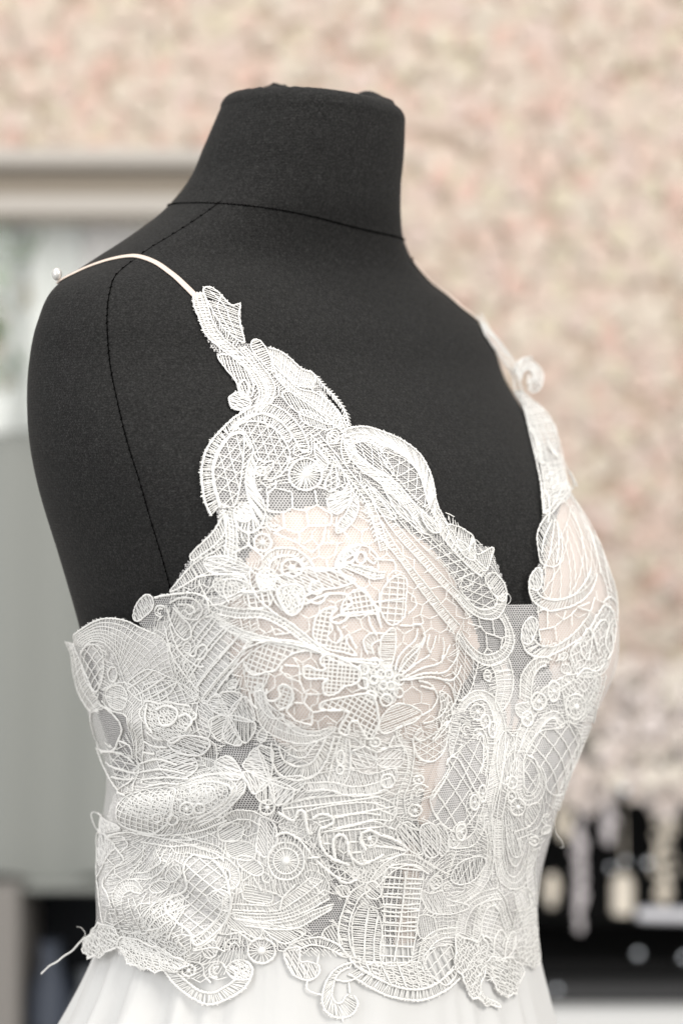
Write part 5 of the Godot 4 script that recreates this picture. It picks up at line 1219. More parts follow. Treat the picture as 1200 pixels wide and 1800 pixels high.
func lace_rows_6():
	fill("lace_filling","rib",[-1414,-1902,-1395,-1908,-1381,-1920,-1376,-1939,-1382,-1957,-1404,-1951,-1415,-1939,-1421,-1918],[-13.98,-19.29,0.0305,0.0040,0.0005,-0.0307],127,5,7,0,0,[])
	band("lace_filling",[-1796,-554,-1828,-549,-1841,-525,-1824,-503,-1790,-493,-1764,-504],[-1796,-539,-1813,-536,-1819,-524,-1809,-515,-1796,-508,-1781,-514],6,2,0,0,7,[],[])
	wheel("lace_filling",[5.88,-18.50,0.0887,0.0270,-0.0092,-0.0355],8.748,7.776,9,1,0)
	fill("lace_filling","wav",[501,-788,498,-806,489,-822,472,-828,455,-824,458,-805,466,-793,484,-784],[4.78,-8.06,0.0285,-0.0004,-0.0011,-0.0317],201,5,7,0,0,[])
	fill("lace_filling","rib",[-1665,-683,-1647,-695,-1646,-713,-1655,-732,-1672,-744,-1689,-730,-1690,-714,-1681,-696],[-16.68,-7.13,0.0314,-0.0039,0.0010,-0.0304],180,5,7,0,0,[])
	fill("lace_filling","rib",[-581,-1137,-566,-1154,-563,-1173,-578,-1190,-597,-1198,-610,-1178,-610,-1163,-599,-1145],[-5.88,-11.67,0.0363,-0.0010,-0.0028,-0.0307],132,5,7,0,0,[])
	wheel("lace_filling",[-12.54,2.09,0.0249,-0.0035,0.0001,-0.0301],8.748,7.776,9,1,0)
	fill("lace_filling","rib",[467,-859,483,-850,501,-854,513,-871,515,-893,498,-902,480,-898,468,-881],[4.91,-8.76,0.0291,0.0019,-0.0013,-0.0319],119,5,7,0,0,[])
	band("lace_filling",[-188,-1205,-226,-1193,-238,-1168,-212,-1148,-165,-1149,-134,-1163],[-185,-1190,-206,-1183,-210,-1173,-197,-1162,-173,-1160,-158,-1171],6,2,0,0,7,[],[])
	fill("lace_filling","sat",[-1397,-872,-1396,-893,-1407,-909,-1427,-919,-1445,-917,-1445,-893,-1435,-880,-1415,-870],[-14.21,-8.94,0.0309,-0.0032,0.0019,-0.0304],168,5,7,0,0,[])
	cords("lace_filling",[[-1341,935,-1296,914],[-1351,998,-1341,935],[-1367,852,-1334,837],[-1374,902,-1367,852],[-1196,618,-1243,586],[-1099,620,-1153,584],[-1099,620,-1066,593],[-1086,671,-1099,620],[-960,453,-1018,440],[-1098,297,-1063,279],[-1072,350,-1098,297],[-1007,298,-1063,279],[-988,357,-1007,298],[-1214,227,-1254,209]],5,0,[])
	cords("lace_filling",[[-797,230,-772,200],[-772,279,-797,230],[-1263,155,-1238,125],[-1254,209,-1263,155],[-1189,143,-1238,125],[-869,141,-922,117],[-865,199,-869,141],[-772,200,-782,151],[-1238,125,-1241,74],[-1415,6,-1453,-33],[-830,0,-789,-27],[-247,-12,-178,-34],[-1251,-83,-1286,-97],[-1246,-24,-1251,-83]],5,0,[])
	cords("lace_filling",[[-1036,-83,-1066,-109],[-943,-24,-956,-74],[-881,-71,-841,-110],[-800,-86,-841,-110],[-178,-34,-200,-77],[-1433,-153,-1468,-180],[-1355,-147,-1322,-177],[-1359,-106,-1355,-147],[-1143,-144,-1104,-171],[-1069,-147,-1104,-171],[-1069,-147,-1041,-185],[-1066,-109,-1069,-147],[-1002,-153,-964,-171],[-994,-103,-1002,-153]],5,0,[])
	cords("lace_filling",[[-926,-157,-964,-171],[-851,-163,-820,-175],[-841,-110,-851,-163],[-769,-149,-820,-175],[-671,-153,-643,-186],[-1390,-230,-1359,-253],[-1047,-235,-1081,-252],[-1047,-235,-1017,-250],[-1041,-185,-1047,-235],[-979,-227,-1017,-250],[-964,-171,-979,-227],[-828,-225,-793,-260],[-820,-175,-828,-225],[-738,-226,-793,-260]],5,0,[])
	cords("lace_filling",[[-738,-226,-705,-256],[-730,-173,-738,-226],[-651,-230,-598,-255],[-643,-186,-651,-230],[-1593,-255,-1605,-303],[-1211,-299,-1179,-325],[-1211,-255,-1211,-299],[-1017,-250,-1011,-308],[-951,-303,-907,-332],[-793,-260,-796,-307],[-717,-309,-756,-337],[-717,-309,-668,-330],[-598,-255,-614,-311],[-510,-310,-559,-330]],5,0,[])
	cords("lace_filling",[[104,-266,111,-319],[-1641,-390,-1600,-407],[-1552,-373,-1600,-407],[-1552,-373,-1511,-396],[-912,-384,-945,-399],[-842,-380,-878,-411],[-842,-380,-797,-412],[-843,-324,-842,-380],[-756,-337,-763,-384],[-669,-386,-622,-408],[-582,-377,-622,-408],[-441,-396,-528,-411],[-441,-396,-382,-419],[-1354,-458,-1398,-483]],5,0,[])
	cords("lace_filling",[[-1015,-456,-983,-471],[-953,-448,-983,-471],[-945,-399,-953,-448],[-797,-412,-802,-456],[-643,-466,-575,-490],[-622,-408,-643,-466],[-512,-456,-575,-490],[-392,-461,-456,-497],[-392,-461,-290,-504],[-382,-419,-392,-461],[691,-498,755,-523],[702,-447,691,-498],[-1770,-541,-1815,-570],[-1120,-525,-1088,-549]],5,0,[])
	cords("lace_filling",[[-1046,-523,-1088,-549],[-1047,-482,-1046,-523],[-983,-471,-985,-523],[-914,-530,-885,-556],[-851,-528,-885,-556],[-592,-539,-638,-555],[-592,-539,-531,-563],[-575,-490,-592,-539],[-468,-545,-531,-563],[-296,-556,-195,-578],[-290,-504,-296,-556],[-122,-562,-195,-578],[354,-514,352,-562],[444,-567,483,-600]],5,0,[])
	cords("lace_filling",[[540,-567,568,-593],[621,-569,568,-593],[-1846,-623,-1893,-655],[-1846,-623,-1780,-651],[-1815,-570,-1846,-623],[-1716,-609,-1686,-648],[-1637,-607,-1686,-648],[-1364,-547,-1353,-603],[-1280,-598,-1317,-619],[-1280,-598,-1251,-623],[-1288,-545,-1280,-598],[-1209,-599,-1251,-623],[-1209,-599,-1177,-619],[-1083,-604,-1110,-630]],5,0,[])
	cords("lace_filling",[[-1088,-549,-1083,-604],[-951,-590,-921,-626],[-874,-600,-921,-626],[-874,-600,-845,-621],[-885,-556,-874,-600],[-730,-596,-688,-636],[-640,-611,-688,-636],[-638,-555,-640,-611],[-529,-611,-586,-641],[-529,-611,-458,-642],[-531,-563,-529,-611],[-404,-623,-458,-642],[-404,-623,-323,-655],[-374,-567,-404,-623]],5,0,[])
	cords("lace_filling",[[-200,-636,-126,-667],[-195,-578,-200,-636],[-1678,-696,-1727,-716],[-985,-619,-987,-674],[-698,-676,-728,-707],[-698,-676,-648,-708],[-688,-636,-698,-676],[-588,-679,-648,-708],[-458,-642,-471,-692],[-323,-655,-295,-705],[440,-728,383,-749],[-2339,-806,-2265,-825],[-2274,-739,-2339,-806],[-1146,-744,-1108,-770]],5,0,[])
	cords("lace_filling",[[-1077,-744,-1108,-770],[-1077,-744,-1055,-776],[-1081,-700,-1077,-744],[-880,-702,-883,-752],[-812,-692,-808,-742],[-537,-768,-485,-787],[-397,-781,-313,-814],[477,-815,432,-829],[-1413,-840,-1361,-849],[-1247,-823,-1216,-843],[-1181,-821,-1216,-843],[-1181,-821,-1149,-841],[-1108,-826,-1149,-841],[-1108,-770,-1108,-826]],5,0,[])
	cords("lace_filling",[[-1055,-776,-1044,-826],[-490,-840,-414,-876],[-307,-857,-414,-876],[-313,-814,-307,-857],[-1458,-918,-1429,-940],[-1380,-910,-1429,-940],[-1380,-910,-1331,-922],[-1361,-849,-1380,-910],[-1220,-896,-1256,-931],[-1216,-843,-1220,-896],[-1150,-892,-1112,-927],[-1149,-841,-1150,-892],[-1080,-900,-1112,-927],[-1080,-900,-1048,-920]],5,0,[])
	cords("lace_filling",[[-1077,-840,-1080,-900],[-946,-898,-916,-925],[-874,-905,-916,-925],[-647,-907,-691,-940],[-647,-907,-586,-945],[-655,-862,-647,-907],[-412,-919,-460,-958],[101,-962,26,-980],[395,-961,351,-1003],[-2516,-993,-2581,-1051],[-1112,-927,-1113,-969],[-1056,-977,-1080,-990],[-1048,-920,-1056,-977],[-682,-992,-643,-1007]],5,0,[])
	cords("lace_filling",[[-691,-940,-682,-992],[-586,-999,-643,-1007],[-586,-999,-526,-1013],[-586,-945,-586,-999],[-1148,-997,-1152,-1042],[-1092,-1057,-1129,-1073],[-1092,-1057,-1058,-1075],[-1080,-990,-1092,-1057],[-1022,-1041,-1058,-1075],[-1022,-1041,-982,-1082],[-954,-1048,-982,-1082],[-946,-1003,-954,-1048],[-526,-1068,-581,-1100],[-526,-1068,-472,-1103]],5,0,[])
	cords("lace_filling",[[-526,-1013,-526,-1068],[-218,-1105,-318,-1110],[-218,-1105,-146,-1135],[418,-1082,413,-1133],[-1655,-1146,-1716,-1173],[-1129,-1073,-1139,-1122],[-1058,-1075,-1059,-1127],[-982,-1082,-996,-1124],[-912,-1129,-888,-1160],[-912,-1086,-912,-1129],[-672,-1149,-731,-1170],[-672,-1149,-630,-1167],[-685,-1090,-672,-1149],[-573,-1144,-630,-1167]],5,0,[])
	cords("lace_filling",[[-573,-1144,-516,-1186],[-581,-1100,-573,-1144],[-472,-1103,-458,-1160],[-146,-1135,-159,-1174],[-2662,-1298,-2555,-1315],[-2405,-1282,-2555,-1315],[-1987,-1209,-2023,-1245],[-1549,-1227,-1614,-1248],[-1265,-1206,-1234,-1235],[-1260,-1157,-1265,-1206],[-1193,-1215,-1234,-1235],[-888,-1160,-893,-1203],[-731,-1170,-728,-1210],[-261,-1252,-319,-1278]],5,0,[])
	cords("lace_filling",[[-231,-1193,-261,-1252],[-1234,-1235,-1256,-1282],[-1170,-1286,-1234,-1315],[-1170,-1286,-1142,-1310],[-1026,-1282,-1069,-1315],[-1331,-1361,-1295,-1394],[-1069,-1315,-1079,-1356],[-833,-1311,-839,-1369],[-1223,-1444,-1267,-1479],[-800,-1452,-751,-1479],[-699,-1457,-751,-1479],[-1267,-1479,-1281,-1519],[-751,-1479,-754,-1532],[-651,-1532,-579,-1561]],5,0,[])
	cords("lace_filling",[[-653,-1485,-651,-1532],[584,-1625,741,-1683],[547,-1583,584,-1625],[-1420,-1602,-1362,-1632],[-1323,-1603,-1362,-1632],[-571,-1622,-492,-1652],[-437,-1634,-492,-1652],[741,-1683,817,-1744],[-1991,-1715,-2052,-1743],[-1964,-1657,-1991,-1715],[-1781,-1699,-1711,-1733],[-1562,-1699,-1519,-1714],[-1451,-1681,-1519,-1714],[-1186,-1632,-1180,-1691]],5,0,[])
	cords("lace_filling",[[493,-1798,648,-1830],[762,-1813,648,-1830],[-2347,-1826,-2247,-1847],[-2334,-1771,-2347,-1826],[-1711,-1733,-1707,-1771],[-1519,-1714,-1494,-1760],[-1315,-1704,-1310,-1766],[-1035,-1770,-997,-1796],[-960,-1765,-997,-1796],[704,-1892,580,-1902],[648,-1830,704,-1892],[-2556,-1927,-2425,-1949],[-1897,-1860,-1950,-1898],[-1897,-1860,-1835,-1882]],5,0,[])
	cords("lace_filling",[[-1922,-1819,-1897,-1860],[-1452,-1842,-1396,-1874],[-1454,-1788,-1452,-1842],[-1179,-1842,-1131,-1861],[-997,-1796,-998,-1842],[-311,-1874,-378,-1907],[-337,-1834,-311,-1874],[-2380,-1990,-2418,-2021],[-2380,-1990,-2289,-2010],[-2425,-1949,-2380,-1990],[-1963,-1953,-2013,-1969],[-1479,-1916,-1518,-1952],[-1396,-1874,-1382,-1914],[-1131,-1861,-1115,-1914]],5,0,[])
	cords("lace_filling",[[-1015,-1929,-1072,-1952],[-1900,-2011,-1942,-2058],[-1900,-2011,-1842,-2047],[-1893,-1962,-1900,-2011],[-1578,-2001,-1535,-2017],[-1502,-1997,-1535,-2017],[-1518,-1952,-1502,-1997],[-1152,-2004,-1103,-2017],[-1072,-1996,-1017,-2020],[-417,-1990,-401,-2039],[-242,-2057,-194,-2083],[-117,-2057,-194,-2083],[-121,-2012,-117,-2057],[216,-2043,202,-2083]],5,0,[])
	cords("lace_filling",[[436,-2124,302,-2134],[-2143,-2123,-2196,-2154],[-2045,-2060,-2023,-2105],[-1535,-2017,-1537,-2076],[-805,-2093,-739,-2116],[-692,-2100,-739,-2116],[649,-2227,476,-2235],[-2433,-2245,-2340,-2258],[-2355,-2172,-2433,-2245],[-2205,-2198,-2340,-2258],[-1037,-2162,-987,-2183],[-1794,-2244,-1849,-2264],[-1794,-2244,-1753,-2253],[-1801,-2198,-1794,-2244]],5,0,[])
	cords("lace_filling",[[-1189,-2235,-1139,-2251],[-1094,-2231,-1139,-2251],[38,-2265,53,-2327],[-1754,-2314,-1805,-2353],[-1753,-2253,-1754,-2314],[-1597,-2256,-1594,-2305],[-1316,-2319,-1279,-2328],[-1317,-2264,-1316,-2319],[-1137,-2307,-1180,-2342],[-1137,-2307,-1099,-2341],[266,-2412,362,-2451],[-1714,-2342,-1733,-2394],[-1633,-2349,-1642,-2401],[628,-2553,778,-2596]],5,0,[])
	cords("lace_filling",[[641,-2487,628,-2553],[-1776,-2480,-1728,-2502],[-1682,-2470,-1728,-2502],[-1682,-2470,-1635,-2486],[-1686,-2420,-1682,-2470],[-1587,-2469,-1635,-2486],[284,-2585,190,-2597]],5,0,[])
	cords("lace_filling",[[-2323,-1200,-2320,-1233,-2312,-1254],[629,-1773,612,-1794,594,-1815],[-662,-1444,-634,-1439,-605,-1438],[-1132,-1489,-1101,-1470,-1079,-1458],[41,-931,76,-927,106,-918],[-1774,-1777,-1783,-1755,-1783,-1731],[-1268,-1756,-1264,-1731,-1260,-1707],[533,-2099,517,-2123,518,-2136],[-1287,-1744,-1283,-1719,-1281,-1707],[-1274,-103,-1270,-112,-1265,-121],[-579,-1841,-577,-1816,-576,-1804],[-1376,-121,-1367,-139,-1363,-150],[-694,-1305,-669,-1313,-656,-1317],[-1257,-1291,-1232,-1284,-1210,-1274],[-365,-1718,-336,-1708,-305,-1700],[-2336,-1825,-2281,-1792,-2236,-1762]],4,0,[])
	cords("lace_filling",[[-2332,-2112,-2311,-2109,-2292,-2107],[-1502,-337,-1511,-373,-1519,-396],[-1950,-1225,-1947,-1244,-1947,-1256],[-2348,-752,-2319,-760,-2294,-772],[-2331,-1999,-2250,-1952,-2177,-1886,-2127,-1805],[382,-2134,424,-2190,476,-2235],[-381,-1964,-337,-1932,-277,-1915,-188,-1903],[-961,-1341,-939,-1342,-917,-1342],[-625,-1285,-611,-1289,-597,-1293],[-645,-1348,-602,-1354,-573,-1357],[-2115,-2043,-2094,-2017,-2067,-1987,-2035,-1955],[-726,-1672,-707,-1642,-696,-1623],[-1674,-566,-1691,-587,-1707,-609],[-839,150,-809,135,-778,120],[-2209,-2228,-2167,-2222,-2117,-2209],[480,-1599,488,-1613,496,-1627]],4,0,[])
	cords("lace_filling",[[-1402,-1183,-1367,-1187,-1344,-1188],[-1006,381,-967,400,-929,420,-885,439],[-1332,-332,-1337,-341,-1342,-349],[-1717,-646,-1725,-655,-1732,-664],[-2228,-2130,-2192,-2119,-2160,-2110],[-1003,-1158,-984,-1165,-965,-1168],[-1251,-497,-1258,-503,-1265,-509],[-1412,27,-1383,21,-1363,18],[-291,-2009,-245,-1997,-210,-1993],[-1296,-340,-1308,-358,-1315,-367],[619,-1641,614,-1664,620,-1690],[-1636,-1599,-1621,-1572,-1610,-1559],[-1412,-545,-1432,-555,-1452,-564],[-1982,-1829,-1984,-1818,-1986,-1807],[-551,-1118,-506,-1134,-453,-1151],[500,-1134,528,-1130,556,-1125]],4,0,[])
	cords("lace_filling",[[-1683,-466,-1689,-478,-1694,-490],[-2525,-1852,-2442,-1833,-2398,-1819],[-2198,-1962,-2149,-1913,-2091,-1856,-2084,-1806],[686,-1579,702,-1630,695,-1668],[-1186,-1910,-1196,-1885,-1200,-1873],[-1438,-883,-1470,-928,-1492,-963],[-588,-1558,-577,-1552,-567,-1547],[-1579,-2408,-1570,-2376,-1558,-2339,-1546,-2292],[-1377,-1660,-1374,-1647,-1371,-1635],[-1429,-1973,-1434,-1936,-1437,-1912],[-2168,-1431,-2089,-1433,-2049,-1433],[-2043,-1148,-2055,-1186,-2075,-1246],[-483,-2390,-432,-2376,-399,-2370],[73,-340,65,-331,57,-321],[-1307,-1165,-1285,-1167,-1263,-1166],[608,-1199,651,-1208,701,-1219]],4,0,[])
	cords("lace_filling",[[-1793,-1330,-1752,-1331,-1723,-1330],[-748,-1489,-735,-1486,-721,-1484],[-1523,-480,-1539,-498,-1548,-507],[-935,287,-909,290,-884,290],[-2128,-2106,-2095,-2085,-2069,-2065],[-1118,-1731,-1115,-1706,-1108,-1682],[-1302,-1152,-1282,-1158,-1271,-1157],[430,-1178,474,-1177,504,-1179],[-1625,-981,-1645,-1006,-1650,-1015],[-1295,889,-1284,911,-1279,921],[-2421,-1292,-2402,-1322,-2386,-1339],[-1499,-1709,-1493,-1684,-1485,-1658],[59,-910,94,-899,106,-896],[-2393,-1973,-2309,-1933,-2241,-1880,-2190,-1812],[-1210,-418,-1217,-427,-1224,-436],[-2007,-1800,-2014,-1781,-2015,-1770]],4,0,[])
	cords("lace_filling",[[-2534,-975,-2490,-985,-2466,-990],[-1526,-2070,-1522,-2045,-1522,-2020],[-1129,-2356,-1148,-2337,-1154,-2328],[-862,356,-832,362,-803,366],[-338,-1967,-297,-1951,-213,-1932],[-1322,-566,-1340,-576,-1351,-582],[-1634,-1216,-1621,-1228,-1611,-1233],[-1377,-91,-1370,-100,-1364,-109],[656,-1238,684,-1246,716,-1255],[-1878,-1688,-1848,-1650,-1823,-1622],[-247,-1213,-182,-1224,-116,-1231],[-285,-410,-304,-372,-326,-338],[-428,-2176,-400,-2150,-375,-2133],[305,-2068,319,-2108,328,-2134],[-1076,526,-1053,546,-1041,555],[356,-1149,384,-1144,411,-1139]],4,0,[])
	cords("lace_filling",[[554,-1694,551,-1742,545,-1777],[-1384,-1169,-1362,-1174,-1339,-1176],[-833,-1504,-799,-1490,-764,-1479],[404,-822,409,-809,415,-797],[3,-1829,42,-1845,64,-1857],[-1283,870,-1277,880,-1271,890],[-1876,-1867,-1881,-1845,-1890,-1823],[-1783,-651,-1794,-676,-1803,-685],[-1077,288,-1055,301,-1032,313],[-1847,-2245,-1811,-2227,-1792,-2214],[-1300,-1738,-1296,-1713,-1294,-1701],[-1521,-1949,-1526,-1913,-1531,-1878],[-1656,-586,-1675,-605,-1693,-624],[-1202,-1975,-1222,-1941,-1232,-1916],[-599,-1840,-597,-1815,-596,-1802],[-613,-1519,-573,-1506,-499,-1492]],4,0,[])
	cords("lace_filling",[[-947,308,-907,318,-880,321],[-1347,-259,-1349,-270,-1352,-282],[-1224,636,-1213,646,-1203,656],[-1114,-1229,-1093,-1229,-1072,-1226],[4,-2265,23,-2273,42,-2281],[-1288,-2316,-1303,-2298,-1309,-2289],[-1608,-2238,-1596,-2204,-1582,-2167],[-1010,391,-972,413,-907,445],[316,-1669,341,-1697,360,-1725],[-2192,-2216,-2148,-2210,-2124,-2203],[-436,-2014,-394,-1953,-249,-1885],[-1781,-517,-1783,-529,-1785,-542],[-1329,-259,-1335,-282,-1337,-294],[-1772,-868,-1784,-878,-1796,-888],[-1368,-858,-1385,-892,-1400,-926],[-2012,-1263,-1998,-1280,-1988,-1289]],4,0,[])
	cords("lace_filling",[[180,-2385,225,-2414,256,-2430],[-1237,227,-1209,245,-1190,257],[-1111,661,-1089,675,-1062,691],[116,-2024,157,-2060,186,-2088],[-2132,-2030,-2111,-2004,-2093,-1984],[-1479,-325,-1485,-349,-1491,-369],[-994,360,-954,379,-914,395],[-1574,-397,-1580,-421,-1584,-433],[-1103,-2357,-1119,-2341,-1137,-2322],[-2124,-1727,-2102,-1715,-2081,-1703],[10,-2298,29,-2306,46,-2314],[-744,-1358,-706,-1363,-666,-1366],[-1129,-1682,-1124,-1669,-1119,-1657],[-912,-1095,-893,-1102,-883,-1105],[-1326,-949,-1324,-961,-1323,-973],[-1213,-241,-1220,-276,-1232,-308]],4,0,[])
	cords("lace_filling",[[-1678,-1159,-1673,-1177,-1673,-1190],[-882,-2287,-889,-2277,-900,-2268],[-1343,-1702,-1335,-1677,-1333,-1665],[406,-1962,419,-2003,425,-2042],[-2102,-2062,-2081,-2040,-2065,-2023],[-156,-604,-145,-580,-139,-568],[-1985,-1212,-1988,-1237,-1985,-1258],[532,-2297,574,-2325,612,-2352],[331,-990,348,-975,357,-965],[-1322,266,-1296,290,-1271,314],[-691,-1520,-664,-1509,-654,-1507],[-1258,-1993,-1275,-1959,-1284,-1935],[-2324,-1780,-2286,-1763,-2269,-1755],[-1265,-1506,-1225,-1472,-1193,-1449],[-1368,966,-1371,991,-1372,1004],[-1339,417,-1331,427,-1322,436]],4,0,[])
	cords("lace_filling",[[-1196,155,-1154,164,-1122,170],[-1655,-2274,-1649,-2265,-1644,-2256],[-328,-718,-308,-710,-288,-705],[-1123,-2246,-1154,-2220,-1183,-2198],[-1263,-32,-1256,-41,-1250,-50],[-1364,71,-1335,71,-1316,71],[-2018,-2081,-2004,-2066,-1998,-2056],[-1385,-2010,-1395,-1973,-1399,-1948],[340,-1930,368,-1985,383,-2025],[-1360,-2009,-1371,-1973,-1380,-1948],[-868,-1995,-889,-1975,-909,-1955],[-2223,-1484,-2158,-1485,-2117,-1485],[-1719,-2394,-1701,-2378,-1690,-2368],[-1230,602,-1212,621,-1194,640],[-1668,-1007,-1681,-1044,-1688,-1068],[-1335,214,-1316,226,-1308,232]],4,0,[])
	cords("lace_filling",[[-1118,331,-1085,356,-1065,368],[-2058,-1445,-2038,-1444,-2019,-1442],[287,-2376,334,-2401,387,-2423],[217,-1809,266,-1865,299,-1903],[-164,-1727,-121,-1730,-98,-1735],[-1747,-2482,-1727,-2469,-1707,-2454],[-1007,-27,-994,-44,-990,-53],[-224,-2339,-137,-2350,-69,-2366],[-1544,-403,-1556,-427,-1559,-436],[-1255,158,-1245,161,-1234,164],[-241,-1082,-217,-1087,-194,-1091],[-1523,-331,-1530,-355,-1533,-379],[-655,-1432,-641,-1429,-627,-1427],[-96,-2033,-50,-2044,-32,-2052],[-1200,-1056,-1165,-1073,-1140,-1082],[-2672,-1821,-2555,-1802,-2469,-1789]],4,0,[])
	cords("lace_filling",[[-2069,-1153,-2082,-1200,-2096,-1235],[-1279,164,-1269,167,-1259,170],[-846,190,-823,184,-803,175],[-2553,-1930,-2464,-1910,-2403,-1890],[-2310,-823,-2288,-838,-2268,-856],[186,-2012,216,-2040,223,-2050],[-1119,-1122,-1090,-1124,-1062,-1127],[-825,-1333,-813,-1333,-802,-1334],[-1188,-1234,-1155,-1227,-1133,-1223],[-828,66,-803,48,-781,36],[-205,-1177,-139,-1187,-96,-1193],[-1605,-362,-1605,-386,-1608,-410],[-1334,-1056,-1320,-1071,-1314,-1080],[-2319,-1533,-2262,-1534,-2238,-1534],[-1270,-200,-1273,-223,-1274,-235],[-1641,-2299,-1623,-2269,-1611,-2247]],4,0,[])
	cords("lace_filling",[[-1246,149,-1225,155,-1205,161],[-825,30,-800,12,-770,-3],[-748,-1342,-711,-1347,-672,-1353],[-1850,-568,-1856,-605,-1862,-642],[-1238,-1223,-1214,-1216,-1204,-1216],[-938,-1116,-919,-1123,-910,-1126],[-1226,-1963,-1238,-1941,-1242,-1928],[-445,-1892,-424,-1862,-402,-1844],[-2387,-2051,-2335,-2039,-2304,-2030],[-323,-2052,-311,-2046,-299,-2041],[30,-2236,68,-2252,91,-2264],[-1793,-1357,-1751,-1352,-1721,-1348],[-1312,891,-1307,904,-1302,917],[-1045,-1941,-1061,-1918,-1077,-1893],[-2438,-1808,-2381,-1792,-2333,-1777],[-893,220,-870,214,-858,214]],4,0,[])
	cords("lace_filling",[[-747,-2109,-779,-2075,-800,-2055],[-1684,-541,-1709,-576,-1721,-597],[-31,-866,24,-853,56,-845],[-1744,-622,-1757,-644,-1765,-656],[-1879,-2233,-1851,-2218,-1842,-2215],[-2631,-1842,-2531,-1824,-2439,-1805],[-2353,-1214,-2340,-1247,-2324,-1277],[-1851,-2451,-1825,-2449,-1813,-2445],[-748,-1408,-709,-1407,-682,-1405],[578,-1569,599,-1597,605,-1624],[-395,-21,-366,-3,-350,9],[-274,-1178,-252,-1182,-230,-1187],[-1637,-2457,-1626,-2436,-1615,-2415],[-1230,-2160,-1240,-2151,-1250,-2142],[-573,-1123,-543,-1131,-514,-1143],[-2049,-1767,-2045,-1754,-2037,-1741]],4,0,[])
	cords("lace_filling",[[-192,-2354,-170,-2356,-148,-2361],[-899,-2012,-919,-1992,-939,-1973],[-1345,-2270,-1356,-2249,-1362,-2237],[-1457,-1581,-1450,-1568,-1446,-1558],[-841,-1286,-830,-1289,-819,-1293],[-1469,-1979,-1474,-1943,-1478,-1919],[-208,-2040,-156,-2041,-113,-2051],[-1175,-1904,-1188,-1867,-1194,-1842],[-1354,-253,-1356,-265,-1359,-276],[-206,-1103,-160,-1112,-114,-1115],[-2281,-2278,-2221,-2274,-2181,-2269],[-1288,-568,-1305,-580,-1322,-593],[-2391,-2018,-2359,-2009,-2342,-2004],[-1683,-430,-1685,-454,-1690,-466],[-110,-2064,-87,-2069,-63,-2074],[-253,-1240,-210,-1249,-188,-1251]],4,0,[])
	cords("lace_filling",[[-751,-1664,-741,-1646,-736,-1634],[-888,-1997,-912,-1977,-920,-1967],[440,-1972,440,-1985,447,-1999],[-1772,-2423,-1749,-2410,-1740,-2403],[-511,-1855,-504,-1834,-494,-1809],[-1569,-2271,-1562,-2247,-1558,-2234],[-244,-1131,-198,-1137,-153,-1143],[-1974,-2081,-1957,-2056,-1937,-2027],[-1924,-2007,-1917,-1997,-1908,-1987],[-1200,-1320,-1175,-1310,-1151,-1304],[-1380,-550,-1410,-566,-1430,-575],[-1129,242,-1109,252,-1088,261],[-1291,-2024,-1308,-1990,-1330,-1932],[-1342,-1395,-1331,-1389,-1321,-1382],[-901,-1346,-868,-1350,-834,-1354],[-1892,-1991,-1874,-1967,-1864,-1953]],4,0,[])
	cords("lace_filling",[[-1422,-1863,-1421,-1838,-1423,-1814],[490,-2487,573,-2517,627,-2533],[-801,-1188,-779,-1198,-757,-1209],[-867,303,-841,303,-827,303],[-2008,-1968,-1977,-1929,-1958,-1908],[-2472,-940,-2433,-950,-2397,-964],[-1798,-645,-1804,-658,-1809,-670],[-302,-1989,-257,-1974,-221,-1970],[-1088,627,-1065,643,-1041,657],[-1799,-572,-1814,-610,-1822,-634],[-975,177,-964,174,-953,171],[-1257,-1199,-1224,-1195,-1202,-1194],[-1303,-314,-1313,-334,-1318,-343],[-755,-1429,-716,-1425,-689,-1423],[-460,24,-444,31,-427,37],[-1156,-1904,-1170,-1867,-1179,-1842]],4,0,[])
	cords("lace_filling",[[-1361,-585,-1383,-592,-1391,-598],[-870,150,-859,144,-849,138],[-2393,-1849,-2374,-1841,-2355,-1833],[-2073,-1793,-2070,-1784,-2069,-1772],[-1187,143,-1156,146,-1125,149],[-987,-1109,-977,-1112,-968,-1116],[-1320,-1187,-1286,-1185,-1263,-1184],[-1241,191,-1220,203,-1212,206],[89,-294,77,-284,70,-275],[-304,-1224,-262,-1233,-240,-1235],[-1180,-2272,-1190,-2262,-1199,-2253],[-1318,314,-1301,332,-1286,351],[-672,-1124,-637,-1139,-599,-1157],[-1159,200,-1137,209,-1115,218],[-1558,-1695,-1542,-1655,-1523,-1615],[385,-752,395,-727,398,-714]],4,0,[])
	cords("lace_filling",[[-1407,1035,-1415,1061,-1422,1086],[131,-1116,147,-1114,164,-1111],[-1085,-1927,-1105,-1892,-1119,-1855],[-1721,-2381,-1710,-2371,-1700,-2362],[226,-2015,249,-2056,280,-2119],[25,-358,16,-348,7,-339],[-2353,-714,-2319,-722,-2292,-731],[-1377,-142,-1368,-165,-1366,-174],[-1396,-1614,-1387,-1592,-1374,-1567],[-1537,-2020,-1538,-1996,-1538,-1972],[-1846,-1880,-1851,-1848,-1859,-1826],[-2067,-1744,-2027,-1705,-1985,-1669],[-1081,-1800,-1083,-1775,-1085,-1763],[-1959,-1732,-1923,-1684,-1888,-1646],[-1423,-855,-1430,-865,-1437,-874],[-1439,-1845,-1442,-1821,-1440,-1796]],4,0,[])
